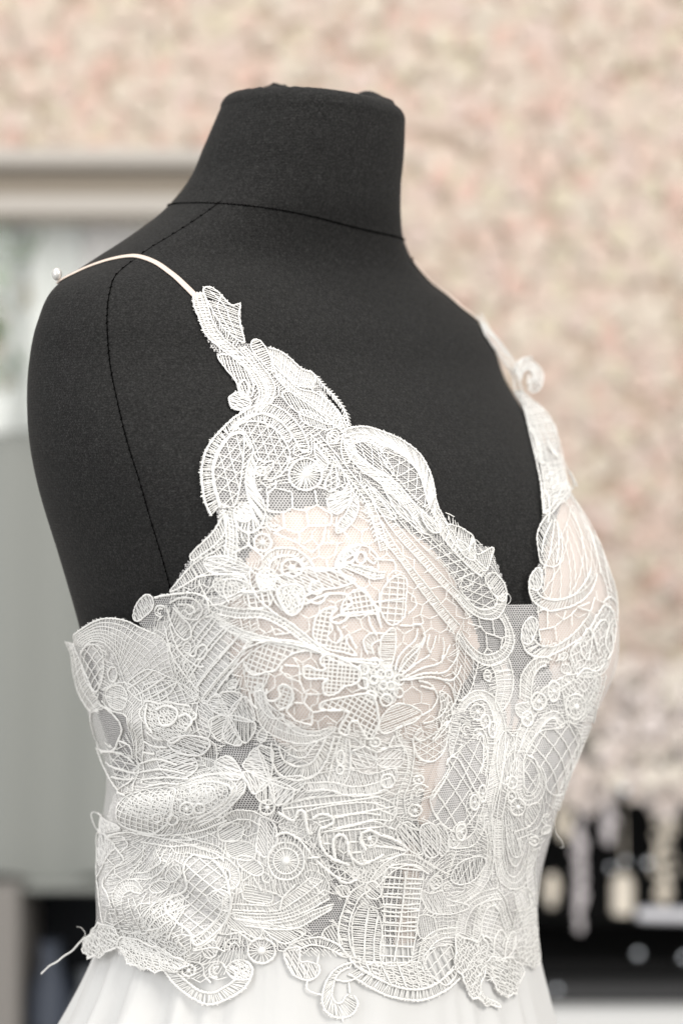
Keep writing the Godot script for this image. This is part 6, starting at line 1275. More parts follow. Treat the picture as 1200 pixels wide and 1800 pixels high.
	cords("lace_filling",[[-1982,-1711,-1943,-1672,-1921,-1648],[-1142,-2361,-1161,-2343,-1170,-2333],[-897,159,-886,156,-875,153],[-1185,176,-1156,185,-1124,194],[-939,229,-915,229,-903,229],[-130,-1145,-86,-1151,-44,-1153],[-2397,-1874,-2347,-1851,-2318,-1835],[-2405,-1248,-2399,-1257,-2395,-1269],[-2295,-2255,-2230,-2246,-2188,-2241],[652,-1173,695,-1177,723,-1182],[654,-2094,644,-2119,628,-2143],[-947,-1153,-928,-1159,-909,-1166],[52,-2163,97,-2187,116,-2195],[-1119,258,-1095,270,-1085,276],[-1165,-1678,-1155,-1657,-1144,-1635],[-967,388,-941,401,-929,407]],4,0,[])
	cords("lace_filling",[[-1356,-1647,-1350,-1635,-1344,-1622],[231,-1855,271,-1897,306,-1940,332,-1981],[-933,275,-907,278,-894,278],[-53,-1051,-12,-1050,27,-1052],[-1372,-2264,-1387,-2231,-1396,-2207],[-1646,-2343,-1639,-2333,-1632,-2324],[-1118,712,-1107,719,-1096,725],[-1309,-2126,-1316,-2114,-1323,-2102],[-1558,-1749,-1558,-1726,-1560,-1714],[-1183,-1957,-1203,-1922,-1212,-1901],[-2216,-2095,-2177,-2079,-2156,-2065],[-1257,-88,-1244,-118,-1240,-141],[-1476,-2312,-1475,-2288,-1477,-2263],[-818,431,-802,434,-786,438],[-1349,-423,-1380,-450,-1406,-471],[-1446,21,-1427,18,-1417,15]],4,0,[])
	cords("lace_filling",[[-1192,-1212,-1160,-1209,-1128,-1205],[-1746,-1776,-1755,-1742,-1755,-1717],[-1606,-563,-1629,-582,-1637,-592],[-1068,548,-1056,558,-1045,565],[-2375,-1989,-2302,-1957,-2246,-1917,-2190,-1860],[-1318,296,-1301,311,-1284,329],[-1795,-2238,-1786,-2232,-1778,-2225],[-2482,-1934,-2440,-1919,-2395,-1908],[-2511,-961,-2470,-971,-2430,-982],[686,-1677,680,-1700,673,-1712],[-1199,-2278,-1208,-2268,-1218,-2259],[-1272,-2006,-1289,-1972,-1303,-1935],[-1313,350,-1305,360,-1296,369],[-1410,-1998,-1417,-1973,-1418,-1961],[-1327,-1221,-1302,-1217,-1291,-1216],[-1345,163,-1327,172,-1317,178]],4,0,[])
	cords("lace_filling",[[352,-2156,370,-2171,379,-2185],[-1268,-2105,-1274,-2096,-1281,-2086],[-1694,-527,-1716,-564,-1729,-585],[-1531,-1042,-1534,-1066,-1534,-1091],[-1520,-519,-1549,-544,-1570,-559],[-1137,-1257,-1104,-1251,-1083,-1248],[-2281,-1512,-2227,-1513,-2187,-1513],[-1656,-1811,-1666,-1777,-1673,-1743],[-1131,-1103,-1102,-1109,-1074,-1112],[-193,-1700,-151,-1703,-107,-1709],[-1704,-1016,-1708,-1028,-1712,-1040],[-1797,-2359,-1771,-2347,-1744,-2333],[-2411,-1779,-2346,-1762,-2319,-1752],[-773,197,-740,185,-704,170],[-876,-1856,-887,-1830,-892,-1818],[-909,411,-866,427,-789,447]],4,0,[])
	cords("lace_filling",[[-1209,-1035,-1178,-1055,-1150,-1067],[377,-748,386,-727,393,-702],[-2173,-2099,-2160,-2092,-2147,-2084],[-2565,-1963,-2490,-1951,-2461,-1944],[-1445,-1943,-1447,-1931,-1448,-1918],[-1260,242,-1243,257,-1235,263],[-2287,-2013,-2245,-1984,-2211,-1951,-2162,-1902],[-1674,-490,-1679,-502,-1685,-514],[-1633,-661,-1655,-680,-1665,-687],[-42,-1371,-1,-1380,19,-1381],[-1339,83,-1330,83,-1320,83],[31,-949,67,-945,97,-937],[-323,-1088,-277,-1098,-230,-1104],[-1681,-1789,-1689,-1756,-1693,-1732],[-685,-1164,-651,-1181,-628,-1192],[-2183,-2159,-2144,-2148,-2126,-2143]],4,0,[])

func lace_rows_7():
	cords("lace_filling",[[-793,233,-768,227,-748,218],[-1485,-174,-1476,-192,-1471,-204],[-1238,-15,-1217,-35,-1197,-59],[-743,-1615,-734,-1606,-725,-1597],[-867,-1979,-876,-1969,-885,-1959],[138,-1135,154,-1133,171,-1130],[-1353,-921,-1356,-945,-1359,-969],[109,-2052,137,-2074,153,-2088],[-994,89,-977,78,-960,66],[-681,-1480,-653,-1475,-639,-1473],[-1245,-91,-1240,-100,-1236,-112],[-1239,119,-1229,119,-1219,119],[-1334,-475,-1359,-494,-1377,-506],[-2454,-1261,-2442,-1279,-2432,-1290],[-1514,-201,-1509,-213,-1505,-225],[-1634,-1182,-1617,-1206,-1593,-1223,-1558,-1234]],4,0,[])
	cords("lace_filling",[[-448,-1690,-422,-1676,-398,-1665],[190,-1517,226,-1538,245,-1549],[512,-1807,506,-1855,504,-1894],[-1486,-2251,-1485,-2239,-1485,-2227],[411,-1192,440,-1191,470,-1193],[-318,-393,-336,-359,-351,-326],[-459,-1891,-437,-1861,-425,-1843],[-1234,-2105,-1251,-2083,-1258,-2074],[-1262,-252,-1270,-276,-1272,-287],[-1768,-2465,-1736,-2446,-1716,-2433],[-1552,-2057,-1549,-2032,-1549,-2007],[-2207,-1472,-2139,-1472,-2041,-1464],[-1108,352,-1098,362,-1088,371],[-1183,-1823,-1185,-1799,-1186,-1786],[-1129,-1091,-1110,-1094,-1091,-1097],[-886,-2327,-893,-2317,-900,-2308]],4,0,[])
	cords("lace_filling",[[-448,-2297,-435,-2289,-422,-2280],[167,-1712,182,-1723,198,-1733],[-221,-86,-213,-49,-206,-25],[-634,-1106,-595,-1124,-570,-1135],[-1277,-2018,-1298,-1972,-1311,-1938],[-1603,-2409,-1585,-2364,-1570,-2330],[-395,-40,-380,-31,-364,-18],[-2433,-718,-2392,-722,-2369,-721],[-2336,-2100,-2317,-2097,-2297,-2095],[-1482,-1774,-1480,-1738,-1474,-1701],[448,-2180,456,-2194,472,-2209],[-806,-2086,-836,-2056,-860,-2036],[-1091,300,-1069,313,-1059,319],[-2374,-1448,-2302,-1454,-2277,-1454],[-1047,-1745,-1045,-1732,-1043,-1720],[-888,-1160,-868,-1167,-858,-1170]],4,0,[])
	cords("lace_filling",[[-581,183,-551,177,-520,171],[369,-2387,396,-2400,421,-2412],[-634,-15,-619,-12,-603,-9],[-1635,-2321,-1616,-2287,-1606,-2266],[-1222,-249,-1232,-281,-1239,-302],[-721,-1732,-716,-1707,-709,-1685],[-1316,-127,-1309,-147,-1307,-159],[-1881,-600,-1885,-625,-1888,-649],[-1287,131,-1267,137,-1257,140],[351,-2079,361,-2106,373,-2133],[438,-833,446,-811,452,-786],[-1697,-2399,-1682,-2381,-1662,-2362],[-1312,-258,-1318,-282,-1320,-294],[-485,-2405,-433,-2394,-399,-2388],[-1869,-2027,-1846,-1993,-1827,-1966],[-2410,-1962,-2345,-1937,-2288,-1906,-2246,-1871]],4,0,[])
	cords("lace_filling",[[-1353,846,-1351,859,-1348,871],[-147,-1171,-81,-1179,-18,-1182],[-2389,-846,-2363,-858,-2345,-863],[-1387,-847,-1400,-866,-1410,-879],[-887,340,-845,346,-817,347],[-999,140,-978,135,-967,132],[-13,-1333,7,-1334,28,-1335],[-1325,-599,-1346,-611,-1353,-614],[611,-1186,652,-1193,702,-1203],[-1740,-683,-1748,-692,-1755,-701],[-1848,-1942,-1837,-1919,-1834,-1894],[356,-1653,381,-1681,388,-1695],[270,-1060,294,-1051,307,-1045],[-1656,-2452,-1645,-2434,-1636,-2422],[-2339,-2183,-2290,-2176,-2267,-2173],[-1019,-1093,-1000,-1097,-991,-1100]],4,0,[])
	cords("lace_filling",[[39,-996,75,-992,109,-987],[-1654,-1025,-1663,-1061,-1664,-1084],[-1286,-244,-1293,-276,-1303,-299],[-2488,-1781,-2382,-1762,-2349,-1755],[-842,172,-812,157,-792,148],[-723,-1334,-684,-1340,-658,-1345],[-451,-2350,-405,-2335,-372,-2325],[-69,-855,-25,-845,10,-837],[-1787,-2384,-1750,-2366,-1717,-2346],[-1350,-1347,-1324,-1334,-1313,-1327],[88,-1623,107,-1634,127,-1645],[656,-1583,669,-1623,668,-1659],[-940,-1202,-910,-1209,-890,-1216],[-1308,-109,-1299,-130,-1295,-141],[-1323,929,-1321,942,-1319,955],[-1340,-711,-1348,-718,-1357,-724]],4,0,[])
	cords("lace_filling",[[-1414,-1899,-1416,-1887,-1417,-1875],[-399,-2030,-393,-2021,-387,-2011],[517,-1912,513,-1947,516,-2013],[-1376,47,-1347,47,-1318,44],[-1344,-2046,-1348,-2034,-1353,-2022],[-1161,-1489,-1130,-1470,-1105,-1458],[-1382,-1209,-1357,-1207,-1333,-1206],[-1408,-1614,-1399,-1592,-1393,-1580],[-1177,-1678,-1167,-1654,-1156,-1635],[48,-2199,69,-2207,88,-2215],[-1136,-2218,-1155,-2205,-1174,-2186],[-2025,-1199,-2032,-1234,-2030,-1255],[-1338,-1966,-1345,-1941,-1354,-1917],[-1748,-598,-1761,-620,-1766,-632],[-1822,-2279,-1797,-2268,-1771,-2254],[-1364,-559,-1385,-568,-1404,-578]],4,0,[])
	cords("lace_filling",[[-1047,-2356,-1073,-2327,-1092,-2311],[-1031,458,-1007,478,-996,484],[-2356,-768,-2324,-780,-2311,-782],[-2291,-1499,-2215,-1498,-2174,-1498],[-2102,-1741,-2051,-1704,-2003,-1667],[-267,-1258,-246,-1262,-225,-1267],[-1134,-2048,-1152,-2029,-1170,-2010],[34,-2217,73,-2233,92,-2244],[-176,-579,-171,-554,-165,-542],[561,-1613,563,-1626,565,-1639],[-2365,-1899,-2306,-1868,-2276,-1844],[-1053,-1272,-1032,-1272,-1021,-1272],[-2278,-914,-2271,-923,-2264,-932],[-1220,-2087,-1227,-2077,-1234,-2068],[-1739,-479,-1740,-492,-1742,-504],[-932,-2058,-943,-2048,-955,-2038]],4,0,[])
	cords("lace_filling",[[-1305,-545,-1315,-551,-1325,-557],[-312,-1870,-281,-1863,-263,-1858],[-2185,-2254,-2141,-2248,-2118,-2245],[-1766,-541,-1781,-578,-1794,-615],[-2177,-2008,-2171,-1998,-2164,-1988],[-13,-1247,27,-1249,65,-1252],[-1618,-700,-1629,-706,-1639,-713],[-670,-1546,-660,-1541,-650,-1535],[-1163,-2063,-1184,-2044,-1192,-2034],[-2262,-875,-2256,-884,-2249,-893],[-493,-1876,-483,-1851,-471,-1833],[-417,-1897,-390,-1871,-356,-1848],[-2103,-1793,-2099,-1784,-2093,-1774],[-2057,-1904,-2026,-1868,-2017,-1838,-2023,-1807],[-2349,-2230,-2300,-2223,-2276,-2220],[-419,-773,-336,-757,-271,-740]],4,0,[])
	cords("lace_filling",[[-512,88,-493,92,-474,95],[-1241,-1506,-1212,-1481,-1192,-1465],[-331,-1949,-314,-1944,-302,-1938],[-223,-1206,-201,-1210,-179,-1215],[-771,-2101,-802,-2068,-835,-2037],[-1087,646,-1063,662,-1051,669],[-1128,-1905,-1141,-1879,-1150,-1855],[-1354,-795,-1377,-823,-1395,-842],[-1161,-1799,-1163,-1774,-1164,-1762],[-1433,-466,-1450,-478,-1458,-487],[512,-782,519,-757,523,-744],[-1586,-1657,-1572,-1630,-1565,-1616],[-1360,-1377,-1338,-1364,-1312,-1348],[150,-1615,170,-1626,190,-1637],[-2327,-2377,-2282,-2383,-2266,-2384],[-949,333,-925,342,-897,349]],4,0,[])
	cords("lace_filling",[[-2480,-1868,-2430,-1856,-2409,-1848],[-774,-1463,-736,-1455,-709,-1450],[34,-1880,55,-1891,77,-1903],[-1946,-1894,-1940,-1872,-1937,-1849],[-1164,-1276,-1131,-1270,-1097,-1263],[-852,272,-838,272,-825,273],[-733,-27,-721,-30,-709,-33],[604,-2095,586,-2119,578,-2144],[-19,-1314,21,-1317,41,-1321],[-1152,-2054,-1170,-2035,-1177,-2025],[498,-826,500,-813,503,-800],[-55,-2015,-8,-2032,10,-2040],[-1645,-2287,-1634,-2269,-1622,-2247],[-2450,-894,-2408,-904,-2393,-910],[-365,-2191,-334,-2178,-320,-2173],[-890,-1179,-880,-1182,-870,-1186]],4,0,[])
	cords("lace_filling",[[-272,-661,-233,-632,-201,-599],[-442,-1982,-431,-1963,-426,-1951],[-1908,-619,-1906,-632,-1908,-644],[-2019,-1764,-2016,-1752,-2010,-1739],[-2261,-2159,-2240,-2157,-2220,-2154],[-63,-1779,4,-1801,50,-1820],[-2300,-1479,-2269,-1479,-2240,-1480],[-2165,-1800,-2153,-1781,-2138,-1770],[-2059,-2141,-2045,-2134,-2032,-2127],[-1717,-2317,-1708,-2307,-1699,-2298],[-999,-1134,-980,-1137,-961,-1140],[-1378,-916,-1387,-941,-1388,-953],[-1000,-2195,-1010,-2188,-1020,-2181],[-2006,-1945,-1995,-1934,-1985,-1923],[-1594,-1651,-1587,-1637,-1580,-1624],[191,-1774,209,-1789,226,-1803]],4,0,[])
	cords("lace_filling",[[-1264,-50,-1257,-59,-1251,-68],[-1396,1003,-1400,1016,-1401,1029],[-2652,-1306,-2634,-1314,-2619,-1322],[-1325,241,-1308,257,-1291,272],[449,-849,455,-836,460,-824],[739,-1936,727,-1944,716,-1953],[-646,-1373,-604,-1376,-574,-1378],[-835,-12,-821,-24,-803,-36],[-2124,-2082,-2113,-2075,-2105,-2069],[-820,3,-791,-12,-761,-27],[-1564,-493,-1581,-511,-1589,-521],[-1024,-1776,-1025,-1739,-1020,-1702],[-1522,-391,-1528,-403,-1534,-414],[361,-1127,388,-1122,410,-1114],[-1762,-2440,-1739,-2428,-1721,-2415],[-57,-837,-35,-832,-14,-826]],4,0,[])
	cords("lace_filling",[[-1187,-232,-1197,-264,-1207,-296],[-971,-1981,-994,-1961,-1002,-1951],[-613,-1540,-574,-1527,-501,-1507],[-931,114,-911,102,-904,96],[-2483,-1278,-2477,-1287,-2464,-1296],[-1633,-1273,-1619,-1275,-1604,-1275],[-2190,-1441,-2163,-1442,-2136,-1443],[-2357,-1876,-2340,-1868,-2328,-1861],[-81,-2022,-41,-2035,2,-2052],[-1007,-47,-1003,-56,-997,-65],[-2129,-2194,-2086,-2182,-2067,-2176],[412,-2125,420,-2151,433,-2166],[-1208,-2081,-1215,-2071,-1222,-2062],[-144,-1049,-120,-1050,-98,-1051],[-452,-2315,-439,-2307,-425,-2302],[-852,-1488,-818,-1476,-784,-1465]],4,0,[])
	cords("lace_filling",[[-2270,-825,-2261,-834,-2251,-843],[-1347,-115,-1338,-136,-1329,-156],[-636,-1324,-593,-1333,-564,-1336],[-2472,-1309,-2457,-1326,-2443,-1344],[-1020,-1198,-1000,-1198,-980,-1202],[-1500,-1943,-1502,-1919,-1506,-1895],[-791,-1650,-778,-1629,-772,-1619],[-1543,-338,-1543,-361,-1546,-373],[-702,-1317,-676,-1325,-663,-1326],[96,-331,77,-312,57,-293],[-686,97,-659,91,-633,85],[-1254,-2313,-1269,-2295,-1286,-2277],[-1690,-1121,-1685,-1144,-1686,-1157],[-1306,-701,-1341,-729,-1368,-751],[-1156,-1756,-1148,-1706,-1139,-1672],[350,-1666,369,-1693,383,-1720]],4,0,[])
	cords("lace_filling",[[-1486,-2078,-1487,-2065,-1487,-2053],[-1472,-1584,-1461,-1562,-1453,-1549],[-1021,-1814,-1025,-1801,-1026,-1789],[-1354,-1359,-1340,-1352,-1329,-1346],[100,-1539,117,-1546,134,-1554],[-1511,-2386,-1509,-2337,-1504,-2300],[-739,-1374,-700,-1376,-674,-1378],[-1195,-1830,-1198,-1793,-1200,-1768],[-2254,-1805,-2231,-1784,-2202,-1763],[-2262,-900,-2256,-909,-2249,-918],[-518,110,-501,110,-483,110],[-961,210,-938,210,-915,208],[-1679,-675,-1700,-694,-1717,-712],[-1319,-2175,-1326,-2163,-1332,-2151],[-410,-2448,-390,-2447,-371,-2445],[-2290,-794,-2282,-803,-2273,-812]],4,0,[])
	cords("lace_filling",[[-2120,-2170,-2100,-2165,-2082,-2159],[-1592,-2266,-1589,-2253,-1585,-2241],[-2044,-2054,-2038,-2045,-2031,-2035],[-470,-1951,-465,-1938,-461,-1926],[-2253,-2287,-2233,-2288,-2214,-2286],[477,-730,478,-717,482,-704],[-1201,-436,-1208,-444,-1214,-453],[-2271,-780,-2263,-790,-2254,-799],[-1123,-2032,-1134,-2023,-1145,-2013],[-2343,-2271,-2300,-2271,-2279,-2269],[-1036,-1248,-1016,-1248,-1005,-1248],[-1157,781,-1146,788,-1135,795],[-844,-1233,-823,-1240,-812,-1243],[-290,-1011,-241,-1017,-216,-1019],[-2620,-1021,-2556,-1024,-2537,-1029],[10,-230,-14,-212,-26,-202]],4,0,[])
	cords("lace_filling",[[-831,-30,-823,-36,-813,-42],[-737,-1706,-732,-1694,-728,-1681],[-800,24,-778,12,-770,9],[-1921,-1874,-1923,-1842,-1927,-1822],[-836,242,-812,236,-800,233],[-168,-1065,-145,-1067,-122,-1068],[-1007,422,-984,437,-973,444],[-1357,-1757,-1353,-1733,-1351,-1720],[-1382,-811,-1391,-821,-1400,-830],[475,-859,483,-838,486,-825],[-830,117,-803,102,-754,75],[-2202,-1801,-2185,-1781,-2171,-1770],[-1701,-508,-1719,-545,-1733,-567],[-39,-1769,5,-1785,49,-1801],[-897,183,-875,177,-863,175],[-850,-2100,-862,-2089,-874,-2079]],4,0,[])
	cords("lace_filling",[[-1133,-1774,-1135,-1750,-1131,-1725],[-1679,-729,-1690,-739,-1701,-748],[-1519,-1711,-1512,-1685,-1503,-1659],[-1555,-2393,-1543,-2344,-1535,-2307],[-1347,-884,-1351,-896,-1355,-909],[-1453,-324,-1458,-348,-1464,-360],[-181,-649,-156,-629,-144,-617],[-1075,-1297,-1054,-1297,-1042,-1294],[-1713,-449,-1715,-461,-1716,-473],[-855,-1973,-863,-1963,-872,-1954],[-2337,-739,-2309,-747,-2284,-759],[-2342,-2145,-2319,-2142,-2298,-2139],[-1591,-356,-1591,-380,-1594,-392],[-967,345,-939,358,-913,367],[-749,-1573,-730,-1562,-721,-1553],[-854,285,-841,285,-827,285]],4,0,[])
	cords("lace_filling",[[-1577,-563,-1610,-588,-1634,-607],[-1722,-2365,-1703,-2352,-1693,-2342],[-753,-1511,-740,-1505,-727,-1499],[-1599,-1844,-1599,-1832,-1598,-1821],[-1654,-507,-1663,-520,-1672,-532],[-2278,-2146,-2257,-2140,-2237,-2134],[-2331,-923,-2318,-931,-2305,-940],[-1610,-1176,-1591,-1196,-1543,-1221],[-746,-1212,-735,-1216,-723,-1223],[-2198,-2193,-2153,-2181,-2132,-2178],[-950,108,-929,96,-922,90],[-1629,-392,-1629,-416,-1633,-428],[-2095,-1409,-2056,-1412,-2037,-1414],[-1690,-657,-1711,-676,-1718,-685],[-997,-1983,-1016,-1963,-1024,-1954],[-1527,-2392,-1522,-2344,-1516,-2307]],4,0,[])
	cords("lace_filling",[[-937,-1184,-917,-1190,-898,-1197],[-2383,-1287,-2372,-1304,-2357,-1325],[-1283,-545,-1290,-551,-1300,-557],[315,-1197,345,-1198,360,-1196],[-1508,-933,-1523,-956,-1538,-978],[-1638,-393,-1642,-417,-1643,-428],[-2414,-2268,-2365,-2267,-2343,-2267],[-1592,-427,-1595,-439,-1599,-451],[-2155,-2237,-2132,-2234,-2108,-2227],[149,-1185,183,-1184,199,-1184],[369,-739,376,-714,382,-701],[-1375,59,-1365,59,-1356,59],[-1393,-794,-1402,-803,-1411,-813],[-2221,-2117,-2204,-2112,-2187,-2107],[-941,-1141,-912,-1150,-892,-1157],[-1465,-1834,-1468,-1809,-1466,-1797]],4,0,[])
	cords("lace_filling",[[11,-1983,30,-1991,48,-1999],[-933,-1992,-944,-1982,-953,-1972],[-193,-1076,-145,-1079,-123,-1084],[-1554,-225,-1549,-237,-1544,-249],[-713,-2108,-733,-2081,-752,-2061],[-1174,-1641,-1168,-1632,-1163,-1623],[-2387,-821,-2340,-838,-2310,-849],[-898,202,-876,196,-864,193],[-1376,-171,-1372,-194,-1368,-218],[-251,-429,-261,-404,-276,-382],[165,-2551,209,-2561,230,-2567],[-324,-1847,-289,-1837,-275,-1835],[-987,36,-980,30,-973,24],[316,-819,323,-810,329,-797],[-1141,218,-1119,224,-1110,230],[-666,-1113,-630,-1127,-592,-1146]],4,0,[])
	cords("lace_filling",[[-2256,-1836,-2237,-1819,-2228,-1809],[-1764,-504,-1766,-517,-1768,-529],[267,-2453,304,-2469,321,-2477],[341,-713,348,-688,354,-675],[-1795,-1773,-1804,-1750,-1804,-1738],[-2648,-1834,-2542,-1816,-2430,-1794],[-1007,-2023,-1026,-2004,-1048,-1984],[-1922,-1224,-1919,-1254,-1899,-1280],[-2037,-1484,-2002,-1476,-1984,-1471],[-1283,-586,-1300,-598,-1310,-604],[-2396,-1945,-2331,-1917,-2249,-1859],[325,-2453,346,-2462,369,-2471],[-810,202,-798,199,-786,196],[-207,-1234,-163,-1241,-141,-1242],[-40,-1362,1,-1364,21,-1369],[-861,322,-847,322,-833,325]],4,0,[])
	cords("lace_filling",[[-741,163,-708,148,-648,127],[-1560,-1884,-1562,-1861,-1566,-1837],[-614,-60,-597,-54,-580,-48],[324,-980,333,-971,341,-962],[-1364,-921,-1367,-946,-1372,-958],[-1802,-2290,-1777,-2278,-1755,-2265],[-1270,-2319,-1287,-2301,-1299,-2283],[-1332,-314,-1337,-323,-1342,-332],[-628,-1312,-585,-1322,-555,-1327],[-1298,-253,-1303,-276,-1306,-288],[538,-1165,570,-1168,587,-1169],[-1551,-2265,-1547,-2253,-1544,-2240],[-459,-1667,-436,-1656,-419,-1651],[-1640,-1822,-1644,-1788,-1651,-1754],[-942,241,-930,241,-918,241],[-726,-1186,-714,-1190,-703,-1193]],4,0,[])
	cords("lace_filling",[[34,-218,2,-193,-29,-165],[-1798,-524,-1800,-536,-1803,-548],[527,-1152,558,-1154,572,-1152],[-1537,-957,-1557,-983,-1563,-992],[515,-1732,518,-1759,519,-1772],[-319,-482,-318,-457,-323,-445],[-859,-1331,-848,-1332,-836,-1332],[-1234,-1768,-1232,-1756,-1230,-1743],[-1369,-1223,-1356,-1219,-1344,-1219],[-3,-2322,43,-2339,76,-2354],[-1212,-2148,-1222,-2139,-1232,-2130],[-964,-1329,-953,-1329,-942,-1329],[95,-1649,115,-1660,136,-1671],[-1027,440,-1004,456,-980,472],[-1258,-2166,-1264,-2157,-1271,-2148],[-1006,-1146,-987,-1152,-968,-1156]],4,0,[])
	cords("lace_filling",[[-1625,-2462,-1619,-2453,-1614,-2441],[-1239,-1975,-1251,-1953,-1261,-1928],[-1176,-2339,-1185,-2330,-1195,-2320],[-1111,690,-1084,707,-1073,713],[-2396,-2043,-2344,-2031,-2305,-2015],[632,-1220,675,-1233,705,-1242],[-1561,-1201,-1539,-1212,-1530,-1214],[-618,-1503,-578,-1493,-505,-1479],[-1334,-1026,-1326,-1043,-1319,-1052],[-803,184,-791,181,-779,178],[-438,15,-419,24,-400,34],[-1124,-2007,-1131,-1998,-1139,-1988],[-699,118,-661,106,-637,100],[-289,-1201,-268,-1206,-246,-1210],[-1244,-38,-1237,-47,-1231,-56],[-1521,-2008,-1522,-1984,-1524,-1960]],4,0,[])
	cords("lace_filling",[[-861,-1201,-851,-1205,-841,-1208],[-2208,-2143,-2172,-2133,-2155,-2127],[-1272,-252,-1282,-287,-1289,-308],[-565,-1478,-534,-1474,-518,-1472],[-2064,-1071,-2053,-1107,-2055,-1143],[-823,-1636,-818,-1627,-812,-1618],[-1346,-2083,-1350,-2071,-1354,-2059],[-1066,-1180,-1046,-1180,-1036,-1180],[-623,-45,-608,-42,-591,-39],[-2349,-1811,-2318,-1795,-2283,-1776],[469,-793,472,-780,476,-768],[-1026,301,-1013,307,-1000,314],[-1157,-2131,-1167,-2121,-1177,-2112],[656,-2547,690,-2555,723,-2566],[-1322,-584,-1340,-593,-1351,-599],[-765,-1664,-755,-1642,-750,-1633]],4,0,[])
	cords("lace_filling",[[-1486,-533,-1507,-545,-1517,-552],[-1510,-337,-1516,-361,-1519,-373],[87,-1488,109,-1495,131,-1503],[-2000,-1983,-1991,-1973,-1982,-1962],[-414,-12,-381,6,-346,25],[-1877,-2015,-1852,-1981,-1829,-1943],[-2519,-999,-2501,-1005,-2484,-1010],[-785,-2128,-794,-2118,-802,-2109],[-1928,-1746,-1926,-1733,-1921,-1720],[-997,-12,-991,-21,-987,-30],[-1333,-549,-1340,-552,-1351,-558],[-1791,-2374,-1740,-2349,-1708,-2326],[-1704,-2427,-1686,-2408,-1677,-2399],[-494,-1157,-476,-1161,-459,-1169],[-220,-2062,-170,-2059,-130,-2065],[-311,-662,-285,-645,-271,-633]],4,0,[])
	cords("lace_filling",[[-1037,-1807,-1039,-1782,-1041,-1770],[-1250,-1303,-1225,-1296,-1212,-1290],[171,-1214,221,-1217,253,-1215],[-535,329,-509,320,-483,311],[-1219,-59,-1212,-68,-1208,-77],[-1355,-2126,-1359,-2114,-1363,-2102],[439,-2499,527,-2524,552,-2530],[147,-1203,214,-1204,262,-1203],[-2036,-1732,-2024,-1718,-2011,-1707],[-1409,0,-1389,-6,-1380,-9],[-1291,-361,-1305,-378,-1310,-387],[64,-212,53,-203,41,-193],[-2144,-1947,-2093,-1903,-2043,-1856,-2042,-1807],[-2577,-1851,-2527,-1839,-2468,-1827],[-619,-1839,-620,-1813,-619,-1801],[-1911,-1751,-1911,-1739,-1907,-1726]],4,0,[])
	cords("lace_filling",[[-1352,-1699,-1345,-1677,-1340,-1653],[-86,-1806,-40,-1816,-21,-1824],[-1469,-157,-1464,-165,-1459,-174],[-1629,-682,-1640,-689,-1650,-695],[-900,238,-876,235,-864,235],[-1937,-1843,-1947,-1821,-1947,-1813],[-1933,-1724,-1893,-1672,-1859,-1634],[-1603,-530,-1622,-549,-1630,-558],[-889,-2240,-900,-2230,-911,-2221],[-1408,12,-1389,6,-1379,3],[-1616,-2403,-1596,-2358,-1581,-2324],[-874,664,-861,668,-842,675],[-1308,-1520,-1288,-1501,-1271,-1482],[-1834,-1847,-1838,-1836,-1842,-1825],[-1024,-2363,-1047,-2334,-1066,-2315],[-2366,-1924,-2324,-1901,-2297,-1882]],4,0,[])
	cords("lace_filling",[[-1580,-463,-1595,-487,-1603,-497],[-942,-1215,-922,-1221,-902,-1225],[-1403,-2262,-1406,-2250,-1408,-2237],[-231,-2017,-214,-2015,-197,-2013],[-1064,-1192,-1054,-1192,-1044,-1192],[-1945,-1782,-1950,-1771,-1953,-1759],[-1321,-487,-1341,-499,-1348,-505],[-8,-2000,10,-2008,28,-2016],[-1130,750,-1119,757,-1108,764],[-1623,-452,-1633,-476,-1641,-489],[-685,-1539,-662,-1528,-649,-1523],[-534,128,-517,128,-500,128],[-535,-1113,-502,-1122,-471,-1134],[-255,-1118,-209,-1127,-163,-1133],[48,-1636,67,-1643,85,-1651],[-1631,-2361,-1618,-2343,-1611,-2330]],4,0,[])
	cords("lace_filling",[[-1702,-648,-1712,-658,-1719,-667],[-2030,-1270,-2026,-1279,-2016,-1287],[-369,-1152,-349,-1156,-327,-1161],[-2454,-2008,-2408,-1996,-2390,-1991],[-2065,-2097,-2048,-2081,-2040,-2075],[451,-748,458,-723,461,-710],[-1689,-711,-1700,-721,-1710,-730],[-2460,-920,-2407,-936,-2359,-959],[-1004,-1995,-1035,-1966,-1050,-1947],[-1345,-1607,-1338,-1597,-1332,-1588],[-769,-1642,-764,-1632,-756,-1620],[-1479,-512,-1509,-533,-1528,-546],[-1638,-446,-1648,-471,-1653,-483],[-1535,-2362,-1532,-2350,-1531,-2338],[-1618,-482,-1635,-507,-1640,-516],[-1505,-2077,-1504,-2052,-1503,-2027]],4,0,[])
	cords("lace_filling",[[-1663,-2393,-1650,-2374,-1640,-2365],[-1384,-1623,-1369,-1589,-1356,-1570],[-1342,-1103,-1328,-1114,-1307,-1122],[-1252,-1642,-1241,-1623,-1235,-1611],[-1359,-1149,-1348,-1152,-1337,-1154],[-1209,-313,-1214,-322,-1218,-331],[-1667,-393,-1668,-417,-1669,-429],[-95,-1138,-73,-1139,-52,-1140],[-1086,-2336,-1105,-2317,-1115,-2310],[-1832,-2271,-1817,-2264,-1803,-2256],[-837,-1224,-827,-1227,-816,-1231],[-1940,-1652,-1928,-1642,-1917,-1631],[-1654,-447,-1664,-471,-1669,-483],[-831,90,-802,72,-784,60],[-414,-2353,-395,-2348,-381,-2343],[-1305,-669,-1323,-681,-1339,-694]],4,0,[])
